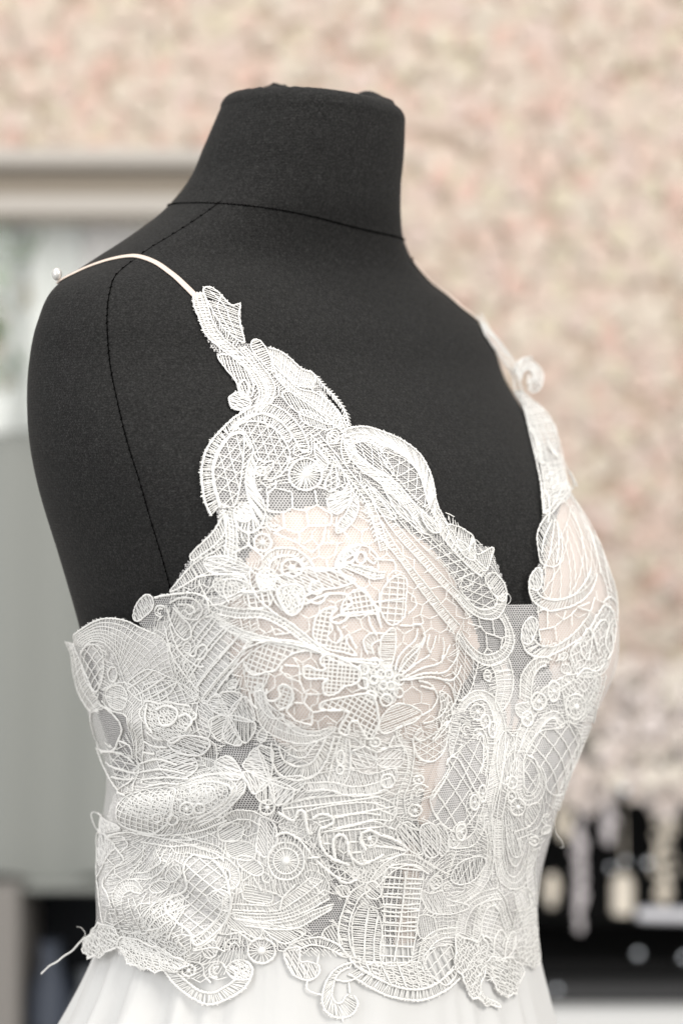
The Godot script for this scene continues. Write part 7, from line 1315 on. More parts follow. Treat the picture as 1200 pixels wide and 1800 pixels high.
	cords("lace_filling",[[-2368,-2070,-2334,-2060,-2300,-2053],[-1831,-2223,-1811,-2210,-1800,-2203],[-2380,-1231,-2368,-1249,-2358,-1270],[-1227,-1657,-1216,-1632,-1211,-1623],[367,-1114,393,-1109,415,-1101],[-1019,286,-994,292,-980,299],[-1082,319,-1072,325,-1062,331],[-1579,-2229,-1576,-2216,-1572,-2204],[-704,-1620,-686,-1602,-677,-1593],[-1187,-2072,-1205,-2053,-1212,-2043],[-995,-1789,-999,-1752,-997,-1715],[-177,-2023,-159,-2025,-139,-2026],[-1033,-1235,-1013,-1235,-1003,-1235],[-692,-2194,-711,-2155,-729,-2132],[-1013,122,-982,111,-965,102],[-1229,209,-1218,215,-1208,221]],4,0,[])
	cords("lace_filling",[[-398,-2188,-372,-2175,-346,-2161],[-1813,-1768,-1820,-1745,-1819,-1733],[-808,-1206,-786,-1213,-768,-1224],[-1199,-1493,-1177,-1477,-1167,-1471],[-359,-641,-347,-632,-334,-624],[-2408,-1742,-2334,-1727,-2313,-1721],[-1495,-488,-1504,-497,-1513,-507],[-1331,59,-1322,59,-1312,59],[-1255,-112,-1251,-124,-1249,-132],[-16,-882,4,-880,19,-874],[-1499,-2380,-1498,-2355,-1497,-2343],[-693,-1498,-680,-1496,-666,-1493],[-1500,-476,-1509,-485,-1518,-495],[-2543,-1888,-2514,-1881,-2487,-1875],[-804,-1649,-791,-1628,-786,-1619],[-1029,-1217,-1009,-1217,-999,-1217]],4,0,[])
	cords("lace_filling",[[-1339,-1069,-1326,-1086,-1309,-1098],[534,-764,538,-738,541,-726],[-848,-1177,-838,-1180,-827,-1184],[426,-823,438,-798,441,-788],[-1181,-1780,-1182,-1768,-1183,-1756],[-2381,-1401,-2336,-1409,-2303,-1412],[-1624,-1255,-1598,-1259,-1585,-1262],[-720,-2114,-730,-2100,-739,-2090],[-1210,-1793,-1212,-1768,-1210,-1756],[-489,64,-470,67,-451,70],[-1341,-103,-1332,-121,-1326,-133],[-978,189,-956,186,-933,183],[-1336,-464,-1361,-482,-1388,-500],[-1947,-1271,-1938,-1279,-1929,-1288],[-116,-2038,-93,-2046,-70,-2051],[-2268,-2193,-2224,-2187,-2201,-2181]],4,0,[])
	cords("lace_filling",[[-1502,-186,-1493,-207,-1488,-219],[361,-581,361,-568,362,-556],[-1244,-2301,-1253,-2292,-1262,-2283],[-2262,-2231,-2240,-2228,-2218,-2225],[-500,-2425,-449,-2414,-411,-2408],[-1176,-2137,-1186,-2127,-1196,-2118],[-647,-1392,-619,-1394,-604,-1395],[-1557,-2007,-1556,-1995,-1556,-1983],[-1165,-1725,-1161,-1700,-1159,-1688],[-328,-980,-303,-982,-279,-984],[-823,-2088,-848,-2068,-856,-2058],[630,-2524,661,-2535,693,-2546],[-2290,-2209,-2266,-2206,-2244,-2203],[-551,143,-519,140,-502,141],[-994,-2361,-1010,-2342,-1020,-2332],[-984,159,-973,156,-963,153]],4,0,[])
	cords("lace_filling",[[-1253,-1218,-1229,-1211,-1206,-1207],[-5,-1097,34,-1096,53,-1097],[-1200,-21,-1193,-30,-1186,-38],[-726,373,-695,374,-681,371],[-708,-2190,-721,-2167,-730,-2154],[-2163,-2276,-2122,-2271,-2101,-2268],[-1158,-2266,-1177,-2250,-1186,-2241],[-14,-1293,25,-1298,45,-1300],[477,-1761,478,-1774,479,-1787],[-286,-2358,-223,-2364,-180,-2368],[-430,-2116,-423,-2107,-416,-2098],[-1656,-638,-1667,-647,-1677,-657],[427,-1114,440,-1112,452,-1106],[-1249,233,-1232,245,-1221,251],[-2373,-1436,-2339,-1439,-2304,-1442],[-1134,-1861,-1138,-1849,-1143,-1836]],4,0,[])
	cords("lace_filling",[[440,-2449,498,-2469,522,-2482],[-1016,400,-968,428,-928,451],[-987,18,-974,3,-967,-6],[93,-1604,112,-1615,132,-1626],[498,-787,504,-762,508,-750],[-890,-2216,-901,-2206,-912,-2196],[-1563,-1656,-1549,-1629,-1542,-1615],[-2155,-2017,-2140,-2001,-2133,-1991],[-1381,-235,-1381,-247,-1381,-259],[-2360,-937,-2347,-945,-2334,-954],[-990,66,-983,60,-973,54],[280,-2401,300,-2412,320,-2424],[-1490,-2128,-1490,-2115,-1491,-2103],[-1091,-1319,-1080,-1316,-1068,-1312],[-795,-1512,-773,-1503,-760,-1498],[-1720,-1786,-1730,-1752,-1733,-1728]],4,0,[])
	cords("lace_filling",[[-467,-1113,-448,-1118,-429,-1122],[150,-2021,179,-2049,200,-2073],[51,-891,86,-880,98,-877],[-1111,-1675,-1106,-1663,-1101,-1651],[-1362,-1558,-1349,-1539,-1342,-1527],[-1199,-235,-1204,-258,-1206,-270],[-1892,-2020,-1877,-1996,-1859,-1972],[-2132,-1794,-2126,-1784,-2120,-1771],[-1783,-1345,-1770,-1344,-1756,-1343],[-1556,-1043,-1559,-1068,-1558,-1092],[-20,-1234,39,-1238,77,-1240],[-2317,-1325,-2290,-1341,-2267,-1358],[-248,-2079,-232,-2077,-217,-2075],[-2212,-2079,-2187,-2065,-2177,-2061],[-1555,-382,-1563,-403,-1566,-415],[-1358,-2083,-1362,-2071,-1367,-2059]],4,0,[])
	cords("lace_filling",[[-1094,-1211,-1073,-1210,-1053,-1210],[-877,638,-846,649,-827,656],[-311,-2199,-293,-2194,-274,-2189],[-1242,-1266,-1230,-1263,-1218,-1259],[-1531,-1759,-1534,-1736,-1531,-1712],[-1331,-1640,-1326,-1628,-1320,-1615],[54,-1655,73,-1663,91,-1671],[-388,-152,-377,-128,-372,-116],[-1219,-18,-1212,-24,-1205,-30],[492,-860,498,-851,501,-838],[-1760,-1771,-1768,-1736,-1762,-1711],[-382,-1175,-362,-1180,-341,-1185],[-383,-640,-371,-631,-358,-620],[24,-2254,67,-2271,84,-2279],[-855,-24,-830,-42,-805,-60,-765,-78],[-396,-2055,-374,-2038,-367,-2029]],4,0,[])
	cords("lace_filling",[[-1609,-497,-1617,-506,-1625,-515],[-723,-2019,-743,-1995,-754,-1982],[-2342,-2170,-2294,-2164,-2272,-2161],[-1135,-1818,-1136,-1805,-1137,-1793],[-1801,-1295,-1774,-1300,-1763,-1305],[368,-549,369,-524,369,-512],[-2511,-948,-2486,-953,-2462,-958],[-313,-1052,-289,-1057,-265,-1062],[-2272,-1834,-2264,-1824,-2255,-1814],[-1272,-1470,-1261,-1460,-1251,-1451],[-1574,-1873,-1576,-1849,-1578,-1826],[-2519,-1995,-2472,-1989,-2443,-1982],[56,-2302,72,-2310,88,-2317],[-1370,-2084,-1375,-2071,-1379,-2059],[-169,-681,-156,-672,-144,-663],[-637,-1170,-624,-1177,-611,-1184]],4,0,[])
	cords("lace_filling",[[-407,-1939,-397,-1931,-386,-1922],[-1547,-1902,-1552,-1878,-1551,-1866],[-2244,-1452,-2193,-1453,-2167,-1454],[-1983,-2064,-1969,-2045,-1965,-2036],[24,-187,1,-168,-19,-153],[-939,-1957,-947,-1947,-955,-1937],[-53,-1035,-31,-1036,-11,-1038],[-2297,-1827,-2286,-1820,-2275,-1813],[-1448,-3,-1438,-6,-1429,-9],[290,-1357,308,-1365,326,-1372],[-1247,-1987,-1259,-1966,-1264,-1953],[-821,48,-813,42,-803,36],[-603,-1364,-588,-1365,-573,-1366],[-199,-1201,-155,-1208,-112,-1213],[-1459,-1967,-1461,-1955,-1463,-1943],[-888,-1337,-877,-1337,-866,-1337]],4,0,[])
	cords("lace_filling",[[-1563,-2314,-1559,-2302,-1555,-2290],[-403,-1914,-359,-1883,-319,-1864],[-1458,-894,-1474,-916,-1483,-926],[-617,-1484,-587,-1480,-572,-1477],[-1126,737,-1100,751,-1089,758],[-1058,-1940,-1082,-1905,-1094,-1883],[-1500,-2288,-1499,-2264,-1498,-2251],[-1481,-1973,-1485,-1949,-1489,-1925],[63,-2184,85,-2195,105,-2207],[-606,-1305,-577,-1310,-562,-1314],[510,-864,515,-839,521,-830],[-2104,-1201,-2112,-1214,-2121,-1227],[220,-1319,237,-1323,255,-1327],[-1625,-2392,-1608,-2358,-1597,-2336],[-1311,332,-1302,341,-1293,351],[-1820,-549,-1822,-561,-1825,-573]],4,0,[])
	cords("lace_filling",[[-1321,-2126,-1328,-2114,-1335,-2102],[-1301,-1640,-1295,-1627,-1290,-1615],[516,-899,526,-878,531,-865],[-1110,-1849,-1115,-1836,-1119,-1824],[-1864,-1844,-1869,-1833,-1873,-1822],[723,-1901,712,-1910,701,-1918],[-1067,-1288,-1056,-1285,-1045,-1285],[-1224,-447,-1230,-456,-1237,-465],[-157,-1715,-136,-1717,-113,-1721],[-672,-1618,-663,-1610,-654,-1601],[-2125,-1462,-2084,-1459,-2045,-1456],[179,-2530,200,-2535,221,-2541],[-1629,-960,-1649,-982,-1658,-995],[-1604,-1931,-1609,-1908,-1609,-1897],[-385,-1698,-351,-1688,-339,-1682],[44,-352,36,-343,27,-333]],4,0,[])
	cords("lace_filling",[[-1530,-207,-1521,-231,-1519,-240],[-1284,-2129,-1298,-2108,-1305,-2099],[-1803,-1380,-1746,-1369,-1700,-1358],[-1315,-1205,-1292,-1204,-1281,-1203],[-1557,-451,-1563,-460,-1570,-472],[-1606,-2459,-1596,-2435,-1593,-2426],[-1554,-344,-1554,-356,-1555,-367],[-865,251,-853,248,-841,245],[-1340,184,-1320,196,-1312,202],[86,-1519,125,-1534,142,-1542],[-751,-1561,-741,-1555,-732,-1549],[-1117,-1353,-1093,-1346,-1070,-1340],[-934,-1866,-949,-1828,-958,-1803],[-2615,-1100,-2593,-1105,-2573,-1110],[-467,-1878,-456,-1856,-440,-1835],[-909,-1120,-890,-1126,-870,-1133]],4,0,[])
	cords("lace_filling",[[-1127,620,-1116,629,-1104,639],[-896,24,-889,18,-882,12],[-2360,-1378,-2323,-1390,-2301,-1394],[-691,-1274,-678,-1278,-666,-1282],[-551,-1155,-519,-1167,-486,-1179],[-1574,-344,-1577,-368,-1580,-391],[-1458,-151,-1453,-159,-1449,-168],[-830,-2406,-829,-2382,-829,-2370],[-1656,-1613,-1641,-1586,-1633,-1573],[-2330,-1465,-2298,-1465,-2266,-1465],[-2264,-764,-2254,-770,-2246,-779],[568,-2504,591,-2513,622,-2523],[501,-2232,538,-2262,583,-2294],[-1307,-2018,-1319,-1997,-1324,-1984],[-855,-2399,-858,-2375,-861,-2362],[-1363,-1942,-1369,-1917,-1371,-1905]],4,0,[])
	cords("lace_filling",[[-1189,-1301,-1177,-1298,-1165,-1295],[-363,-2058,-339,-2044,-328,-2035],[586,-2468,609,-2477,633,-2486],[-1586,-997,-1593,-1009,-1599,-1022],[-2249,-2177,-2227,-2174,-2206,-2172],[-896,253,-883,254,-871,254],[-849,202,-825,196,-813,193],[-178,-87,-176,-62,-176,-49],[-824,257,-800,251,-787,248],[-150,-1128,-128,-1130,-105,-1131],[31,-965,84,-958,114,-950],[-1321,-2301,-1327,-2289,-1333,-2279],[-1016,-1109,-1006,-1112,-997,-1115],[585,-2554,616,-2561,648,-2568],[-1904,-2052,-1895,-2042,-1890,-2032],[403,-1735,410,-1748,417,-1762]],4,0,[])
	cords("lace_filling",[[-369,-1140,-348,-1144,-326,-1149],[87,-2056,116,-2078,137,-2090],[-1199,-1283,-1187,-1280,-1175,-1277],[-329,-183,-329,-159,-329,-135],[-1249,-2105,-1256,-2096,-1263,-2086],[-535,-1150,-519,-1155,-502,-1159],[-1736,-1160,-1735,-1172,-1734,-1184],[170,-1521,188,-1532,206,-1543],[-1837,-623,-1845,-647,-1851,-660],[152,-1583,191,-1605,205,-1616],[-1229,-1459,-1209,-1447,-1196,-1437],[-1073,-1331,-1050,-1325,-1039,-1325],[-418,0,-384,18,-365,28],[-727,-1393,-701,-1395,-688,-1395],[-1892,-1845,-1896,-1834,-1901,-1823],[-1265,-1636,-1259,-1627,-1253,-1617]],4,0,[])
	cords("lace_filling",[[-1562,-2134,-1558,-2121,-1554,-2108],[-666,-1140,-643,-1151,-620,-1162],[-522,342,-487,327,-448,309],[-2357,-2084,-2318,-2079,-2301,-2074],[-1622,-2327,-1608,-2302,-1599,-2281],[-1341,-1757,-1337,-1732,-1335,-1720],[-1400,-1911,-1402,-1899,-1404,-1887],[-1593,-1949,-1594,-1937,-1595,-1926],[-647,-1617,-638,-1608,-629,-1599],[-559,162,-528,156,-513,153],[-18,-1265,23,-1268,61,-1273],[-1839,-1669,-1830,-1655,-1821,-1642],[-1700,-1136,-1696,-1157,-1695,-1169],[-935,-1131,-916,-1138,-906,-1141],[-1293,-91,-1284,-112,-1280,-121],[-1567,-433,-1573,-445,-1580,-457]],4,0,[])
	cords("lace_filling",[[-1176,-2066,-1193,-2047,-1201,-2037],[-1748,-559,-1759,-583,-1770,-608],[-269,-2065,-253,-2063,-237,-2061],[-2137,-2129,-2121,-2124,-2106,-2119],[-1314,923,-1309,936,-1304,949],[-1358,-828,-1364,-837,-1370,-846],[-1499,-1052,-1498,-1064,-1498,-1076],[-2064,-2017,-2050,-1998,-2039,-1987],[-1345,-950,-1345,-975,-1347,-987],[-1285,146,-1275,149,-1265,152],[-2611,-1008,-2548,-1011,-2529,-1016],[-894,-1849,-899,-1836,-904,-1824],[-1900,-1893,-1899,-1881,-1900,-1869],[178,-1741,213,-1770,223,-1780],[-1613,-1652,-1606,-1638,-1599,-1624],[-1269,-62,-1263,-71,-1256,-80]],4,0,[])
	cords("lace_filling",[[-1228,-1060,-1210,-1072,-1203,-1075],[47,-1667,66,-1675,85,-1683],[-951,317,-924,324,-897,330],[413,-1208,428,-1209,443,-1210],[-1369,-1626,-1357,-1604,-1344,-1579],[-1148,-2193,-1158,-2183,-1168,-2174],[-48,-1414,-27,-1418,-7,-1422],[-74,-1794,-32,-1807,12,-1824],[-695,-1256,-670,-1263,-658,-1267],[-1164,-1098,-1145,-1101,-1136,-1103],[-439,-2046,-433,-2037,-427,-2027],[-1671,-1097,-1666,-1132,-1663,-1153],[89,-1588,107,-1596,125,-1604],[-1407,-1856,-1409,-1832,-1407,-1820],[-920,653,-902,660,-884,667],[-1775,-675,-1783,-687,-1792,-700]],4,0,[])
	cords("lace_filling",[[-1279,113,-1259,116,-1249,119],[-831,381,-801,388,-786,388],[42,-872,60,-867,78,-861],[-4,-1084,35,-1083,54,-1084],[-463,37,-447,43,-430,49],[-78,-1163,-57,-1165,-36,-1166],[-358,-165,-352,-128,-341,-104],[-283,-1965,-252,-1958,-217,-1951],[-362,-329,-365,-316,-367,-304],[-1503,-307,-1504,-319,-1504,-331],[-735,-1133,-724,-1140,-712,-1147],[-2246,-2261,-2225,-2259,-2205,-2256],[-1594,-2238,-1581,-2204,-1574,-2179],[-1008,-1186,-988,-1186,-978,-1189],[-2518,-1979,-2452,-1965,-2428,-1958],[-453,-1974,-443,-1953,-437,-1944]],4,0,[])
	cords("lace_filling",[[-1156,-1477,-1147,-1471,-1137,-1464],[-1151,-1842,-1155,-1830,-1156,-1817],[-1194,-1969,-1206,-1947,-1214,-1935],[-2376,-1424,-2350,-1428,-2324,-1432],[-285,-1933,-267,-1928,-254,-1926],[323,-961,332,-952,340,-943],[-1490,-2331,-1489,-2306,-1488,-2294],[-956,363,-931,373,-916,380],[323,-1011,332,-1002,341,-996],[186,-1233,219,-1235,236,-1236],[-1341,-2015,-1355,-1978,-1361,-1954],[-1722,-491,-1730,-515,-1735,-528],[-1579,-1750,-1579,-1738,-1579,-1727],[-711,-2076,-731,-2053,-741,-2040],[712,-1723,701,-1731,690,-1740],[-1697,-430,-1698,-442,-1700,-454]],4,0,[])
	cords("lace_filling",[[-1751,-534,-1753,-547,-1759,-559],[43,-1616,61,-1624,79,-1632],[-1684,-1014,-1692,-1039,-1699,-1063],[-1401,-845,-1411,-855,-1418,-864],[-1417,-471,-1425,-477,-1433,-484],[-1369,-1398,-1344,-1383,-1333,-1376],[-1243,-24,-1230,-38,-1223,-47],[406,-2457,436,-2467,471,-2478],[-1611,-1582,-1594,-1558,-1587,-1545],[-1142,-2264,-1152,-2257,-1161,-2251],[-1420,-537,-1443,-549,-1464,-559],[-1356,-1131,-1338,-1139,-1327,-1142],[-1277,-1630,-1271,-1621,-1265,-1611],[-456,-2337,-410,-2322,-377,-2312],[518,-1558,526,-1571,535,-1585],[-427,-2151,-408,-2134,-400,-2125]],4,0,[])
	cords("lace_filling",[[-2378,-795,-2344,-806,-2333,-812],[-1590,-249,-1585,-261,-1580,-273],[-1376,-859,-1383,-868,-1389,-877],[-256,-2050,-240,-2048,-224,-2046],[-1264,-1249,-1251,-1245,-1239,-1242],[-1023,-1084,-1004,-1087,-995,-1091],[-108,-1038,-86,-1040,-64,-1041],[-682,-1467,-654,-1463,-626,-1458],[-1354,-1116,-1334,-1127,-1317,-1135],[-975,90,-955,78,-948,72],[-1649,-601,-1667,-620,-1688,-639],[-1354,-446,-1362,-452,-1369,-458],[-2026,-2067,-2020,-2058,-2012,-2052],[-854,84,-846,78,-839,72],[-1313,-308,-1318,-317,-1323,-326],[-420,-2315,-406,-2310,-392,-2305]],4,0,[])
	cords("lace_filling",[[277,-2429,295,-2437,313,-2445],[-13,-1065,8,-1063,27,-1064],[-1257,-1488,-1247,-1478,-1237,-1469],[-1484,-503,-1493,-509,-1502,-515],[-1802,-2487,-1791,-2484,-1779,-2480],[-925,299,-899,303,-872,306],[-1768,-2483,-1748,-2470,-1728,-2457],[-1636,-1534,-1625,-1521,-1615,-1507],[-812,-1126,-802,-1129,-791,-1133],[-1397,-2010,-1401,-1998,-1403,-1985],[299,-1345,335,-1360,348,-1364],[337,-1182,351,-1180,366,-1177],[-170,-1090,-146,-1092,-124,-1096],[-1009,-1770,-1012,-1745,-1011,-1733],[-2583,-1054,-2535,-1064,-2491,-1074],[-1250,-1178,-1239,-1177,-1229,-1177]],4,0,[])
	cords("lace_filling",[[-1389,-2084,-1393,-2071,-1397,-2059],[-1503,-1973,-1505,-1961,-1507,-1949],[550,-1179,566,-1180,583,-1181],[-2174,-1843,-2167,-1824,-2158,-1814],[-1546,-453,-1553,-465,-1559,-475],[-1079,331,-1070,337,-1060,344],[-655,-1416,-641,-1417,-627,-1418],[-2577,-1908,-2512,-1897,-2485,-1890],[-1494,-1745,-1492,-1733,-1490,-1720],[-318,-1241,-277,-1251,-255,-1252],[-636,-1831,-635,-1819,-633,-1806],[-2207,-2208,-2162,-2198,-2138,-2192],[-1535,-2252,-1532,-2240,-1531,-2228],[356,-1544,367,-1558,378,-1572],[-954,-1165,-945,-1168,-935,-1172],[-1173,807,-1162,813,-1152,820]],4,0,[])
	cords("lace_filling",[[-1010,-1174,-991,-1174,-981,-1177],[-1248,173,-1238,176,-1230,182],[-1357,966,-1355,979,-1356,992],[487,-781,490,-768,493,-756],[-1152,-1288,-1129,-1282,-1117,-1279],[-323,-1721,-305,-1716,-292,-1714],[-1789,-2317,-1760,-2302,-1751,-2298],[-728,-1204,-704,-1212,-695,-1218],[52,-2072,73,-2084,94,-2095],[-539,-1844,-538,-1831,-537,-1819],[-771,-2123,-780,-2113,-789,-2103],[-2070,-1705,-2054,-1694,-2035,-1682],[-255,-2348,-234,-2350,-213,-2352],[-863,72,-855,66,-848,60],[552,-745,557,-720,558,-707],[103,-1558,121,-1565,139,-1573]],4,0,[])
	cords("lace_filling",[[-127,-2192,-79,-2203,-54,-2208],[-582,-1189,-567,-1194,-552,-1198],[-1212,-2283,-1221,-2274,-1230,-2265],[-2416,-860,-2377,-871,-2364,-877],[-1327,-1714,-1324,-1702,-1322,-1689],[-318,-1892,-284,-1882,-252,-1875],[162,-2566,206,-2577,248,-2587],[-268,-2040,-235,-2036,-218,-2033],[-919,259,-894,260,-881,260],[-827,-1777,-829,-1764,-831,-1752],[-195,-560,-190,-535,-190,-523],[-1225,662,-1214,671,-1204,681],[-1367,36,-1357,36,-1348,33],[-17,-2012,1,-2020,19,-2028],[58,-982,75,-979,93,-977],[-1449,-127,-1435,-145,-1430,-153]],4,0,[])

func lace_rows_8():
	cords("lace_filling",[[-1024,-2341,-1033,-2332,-1040,-2322],[-750,-1191,-739,-1194,-727,-1198],[-22,-1283,18,-1286,57,-1291],[-1656,-571,-1684,-602,-1699,-621],[-947,198,-935,198,-924,195],[-1543,-1713,-1536,-1688,-1531,-1674],[302,-1070,315,-1065,327,-1059],[-1320,-384,-1327,-393,-1334,-402],[-1923,-1780,-1928,-1769,-1931,-1758],[-125,-2376,-102,-2381,-80,-2387],[-1764,-1293,-1738,-1298,-1724,-1300],[-699,-1292,-674,-1300,-661,-1304],[16,-1862,56,-1878,77,-1890],[-2333,-1357,-2319,-1365,-2303,-1373],[-631,-1272,-617,-1276,-604,-1280],[-283,-489,-283,-477,-283,-465]],4,0,[])
	cords("lace_filling",[[-1212,-1928,-1216,-1916,-1221,-1904],[-1672,-1614,-1665,-1601,-1657,-1587],[-2114,-2221,-2068,-2209,-2047,-2203],[-1335,935,-1331,961,-1329,974],[464,-859,472,-837,477,-825],[-1194,-2143,-1204,-2133,-1214,-2124],[411,-740,415,-727,418,-715],[-2094,-2109,-2082,-2102,-2074,-2095],[470,-2015,467,-2027,472,-2041],[-1857,-1878,-1859,-1866,-1861,-1855],[-1380,978,-1384,1016,-1386,1042],[-1359,-786,-1367,-796,-1376,-805],[-27,-1350,-7,-1352,14,-1353],[-1819,-646,-1825,-659,-1831,-671],[-1981,-1764,-1977,-1743,-1970,-1730],[-1728,-694,-1735,-704,-1743,-713]],4,0,[])
	cords("lace_filling",[[-467,-1101,-448,-1105,-429,-1110],[-682,124,-656,118,-642,115],[-2009,-2104,-1994,-2091,-1988,-2082],[-892,132,-882,126,-872,120],[457,-1163,471,-1161,484,-1159],[-1225,-401,-1231,-410,-1238,-418],[-1572,-1062,-1570,-1087,-1570,-1099],[749,-1854,712,-1870,701,-1879],[-668,-1559,-655,-1554,-645,-1548],[-756,-2077,-765,-2067,-775,-2054],[-1793,-2305,-1765,-2290,-1756,-2286],[-1232,570,-1222,580,-1215,589],[-1550,-525,-1561,-535,-1571,-544],[-1249,-1762,-1245,-1737,-1243,-1725],[457,-1205,472,-1205,488,-1206],[-1791,-857,-1803,-867,-1816,-877]],4,0,[])
	cords("lace_filling",[[-825,102,-806,90,-796,84],[-827,-1975,-836,-1965,-844,-1955],[97,-1576,115,-1584,133,-1591],[-732,-1656,-722,-1635,-713,-1626],[703,-1840,691,-1848,680,-1857],[-1336,202,-1326,208,-1318,214],[-1242,134,-1222,140,-1202,143],[-813,215,-801,212,-788,209],[-811,276,-786,270,-772,270],[-1520,-1065,-1520,-1078,-1520,-1090],[-1340,-1328,-1326,-1321,-1311,-1315],[-395,-2489,-356,-2492,-337,-2494],[482,-917,487,-908,492,-898],[-2168,-2170,-2147,-2164,-2127,-2158],[659,-1747,652,-1759,645,-1771],[491,-2108,492,-2121,493,-2134]],4,0,[])
	cords("lace_filling",[[-821,-1221,-799,-1228,-789,-1232],[535,-910,540,-897,544,-885],[518,-1609,528,-1636,530,-1649],[-384,-2478,-365,-2479,-345,-2481],[-1452,-139,-1448,-148,-1443,-156],[-221,-442,-227,-430,-232,-417],[-1119,-1793,-1121,-1768,-1122,-1756],[73,-2068,94,-2079,115,-2091],[-1369,-1675,-1364,-1666,-1361,-1653],[-1429,-1605,-1423,-1593,-1416,-1580],[458,-2104,459,-2117,461,-2130],[449,-2148,454,-2161,460,-2175],[-1280,101,-1270,101,-1260,101],[-2047,-1213,-2051,-1223,-2052,-1235],[-1542,-219,-1538,-231,-1533,-243],[-1446,-531,-1466,-544,-1475,-550]],4,0,[])
	cords("lace_filling",[[449,-1758,449,-1771,450,-1784],[-1349,-869,-1359,-891,-1367,-915],[-1180,-2354,-1189,-2345,-1198,-2336],[-1756,-2398,-1747,-2391,-1738,-2385],[-731,-2147,-740,-2134,-749,-2121],[-2092,-2235,-2069,-2228,-2048,-2225],[-289,-1085,-265,-1089,-241,-1094],[-1420,-913,-1424,-925,-1429,-937],[-1963,-1713,-1943,-1689,-1929,-1675],[-1789,-1318,-1763,-1323,-1734,-1322],[-1234,6,-1225,0,-1218,-6],[-976,198,-964,198,-953,198],[-1615,-422,-1618,-434,-1622,-446],[-812,412,-796,416,-780,419],[-1287,184,-1276,190,-1266,197],[-863,-2111,-874,-2101,-886,-2091]],4,0,[])
	cords("lace_filling",[[-861,223,-838,217,-826,214],[-1114,270,-1104,276,-1092,282],[584,-1778,570,-1803,569,-1812],[-328,-1834,-311,-1829,-293,-1824],[-1113,315,-1093,331,-1073,347],[-1716,-1721,-1713,-1709,-1711,-1696],[-1717,-1152,-1714,-1164,-1714,-1176],[-302,-1028,-253,-1038,-228,-1040],[-1722,-634,-1730,-643,-1737,-652],[-973,-1815,-977,-1802,-979,-1790],[249,-1565,263,-1576,278,-1586],[-1486,-2367,-1485,-2355,-1484,-2343],[-1149,-1886,-1158,-1861,-1163,-1848],[-1091,-1198,-1081,-1198,-1071,-1198],[-1186,-1080,-1177,-1083,-1167,-1086],[-891,-1142,-871,-1148,-861,-1152]],4,0,[])
	cords("lace_filling",[[-144,-654,-131,-642,-119,-630],[-1390,-447,-1398,-453,-1406,-459],[-1302,-97,-1294,-115,-1289,-127],[-2293,-1311,-2279,-1319,-2264,-1327],[493,-2250,510,-2265,528,-2281],[-1920,-2056,-1916,-2047,-1912,-2037],[-1734,-1722,-1730,-1710,-1725,-1696],[-953,90,-943,84,-936,78],[-1513,-2064,-1514,-2052,-1512,-2039],[-1761,-2385,-1748,-2379,-1738,-2372],[213,-2388,244,-2409,260,-2417],[-847,-1168,-837,-1171,-826,-1175],[-747,360,-732,361,-717,361],[-823,-1138,-813,-1141,-803,-1145],[-1462,-2269,-1461,-2257,-1461,-2244],[-1364,-573,-1383,-583,-1402,-592]],4,0,[])
	cords("lace_filling",[[-1095,-1787,-1096,-1775,-1097,-1762],[-2696,-1118,-2660,-1122,-2627,-1126],[-1565,-231,-1561,-243,-1556,-255],[-1195,-1203,-1173,-1200,-1162,-1199],[-1976,-1273,-1966,-1281,-1961,-1290],[-127,-2338,-104,-2344,-81,-2349],[486,-2449,511,-2458,536,-2468],[418,-2203,436,-2218,454,-2233],[-1468,-532,-1477,-538,-1487,-545],[381,-1404,397,-1414,414,-1425],[-2507,-1317,-2493,-1335,-2479,-1353],[-574,-1178,-544,-1186,-529,-1194],[-837,-2094,-849,-2084,-861,-2074],[-991,125,-980,123,-970,117],[-660,70,-647,67,-634,64],[-2546,-758,-2518,-757,-2491,-755]],4,0,[])
	cords("lace_filling",[[-781,-1450,-768,-1447,-755,-1445],[-1440,-2275,-1443,-2262,-1446,-2250],[-402,-140,-397,-128,-392,-116],[-568,192,-553,189,-538,187],[-319,-798,-293,-794,-267,-789],[-793,114,-782,108,-771,102],[-736,-1443,-723,-1440,-709,-1438],[616,-1573,628,-1587,631,-1600],[-1668,-2384,-1659,-2374,-1651,-2365],[-1391,-2262,-1393,-2249,-1396,-2237],[-1231,-2295,-1240,-2286,-1249,-2277],[-852,626,-839,630,-820,637],[-1260,-492,-1267,-498,-1274,-504],[-1851,-1920,-1846,-1907,-1845,-1895],[-2037,-1797,-2037,-1789,-2039,-1778],[582,-2486,604,-2495,627,-2505]],4,0,[])
	cords("lace_filling",[[-1469,-2078,-1470,-2065,-1471,-2053],[-1280,-74,-1273,-83,-1266,-91],[-266,-215,-272,-202,-278,-190],[-196,-1687,-155,-1690,-133,-1691],[-1364,-247,-1366,-259,-1369,-271],[-1592,-463,-1599,-475,-1607,-488],[-940,659,-922,666,-905,673],[-156,-87,-155,-74,-155,-62],[-1156,569,-1145,578,-1134,588],[-1511,-2264,-1511,-2252,-1510,-2239],[280,-1666,292,-1680,304,-1694],[-1001,-2170,-1011,-2163,-1021,-2157],[-1050,-1260,-1039,-1260,-1029,-1260],[-825,-1162,-815,-1169,-805,-1173],[-2584,-994,-2554,-995,-2525,-997],[-829,132,-821,126,-810,120]],4,0,[])
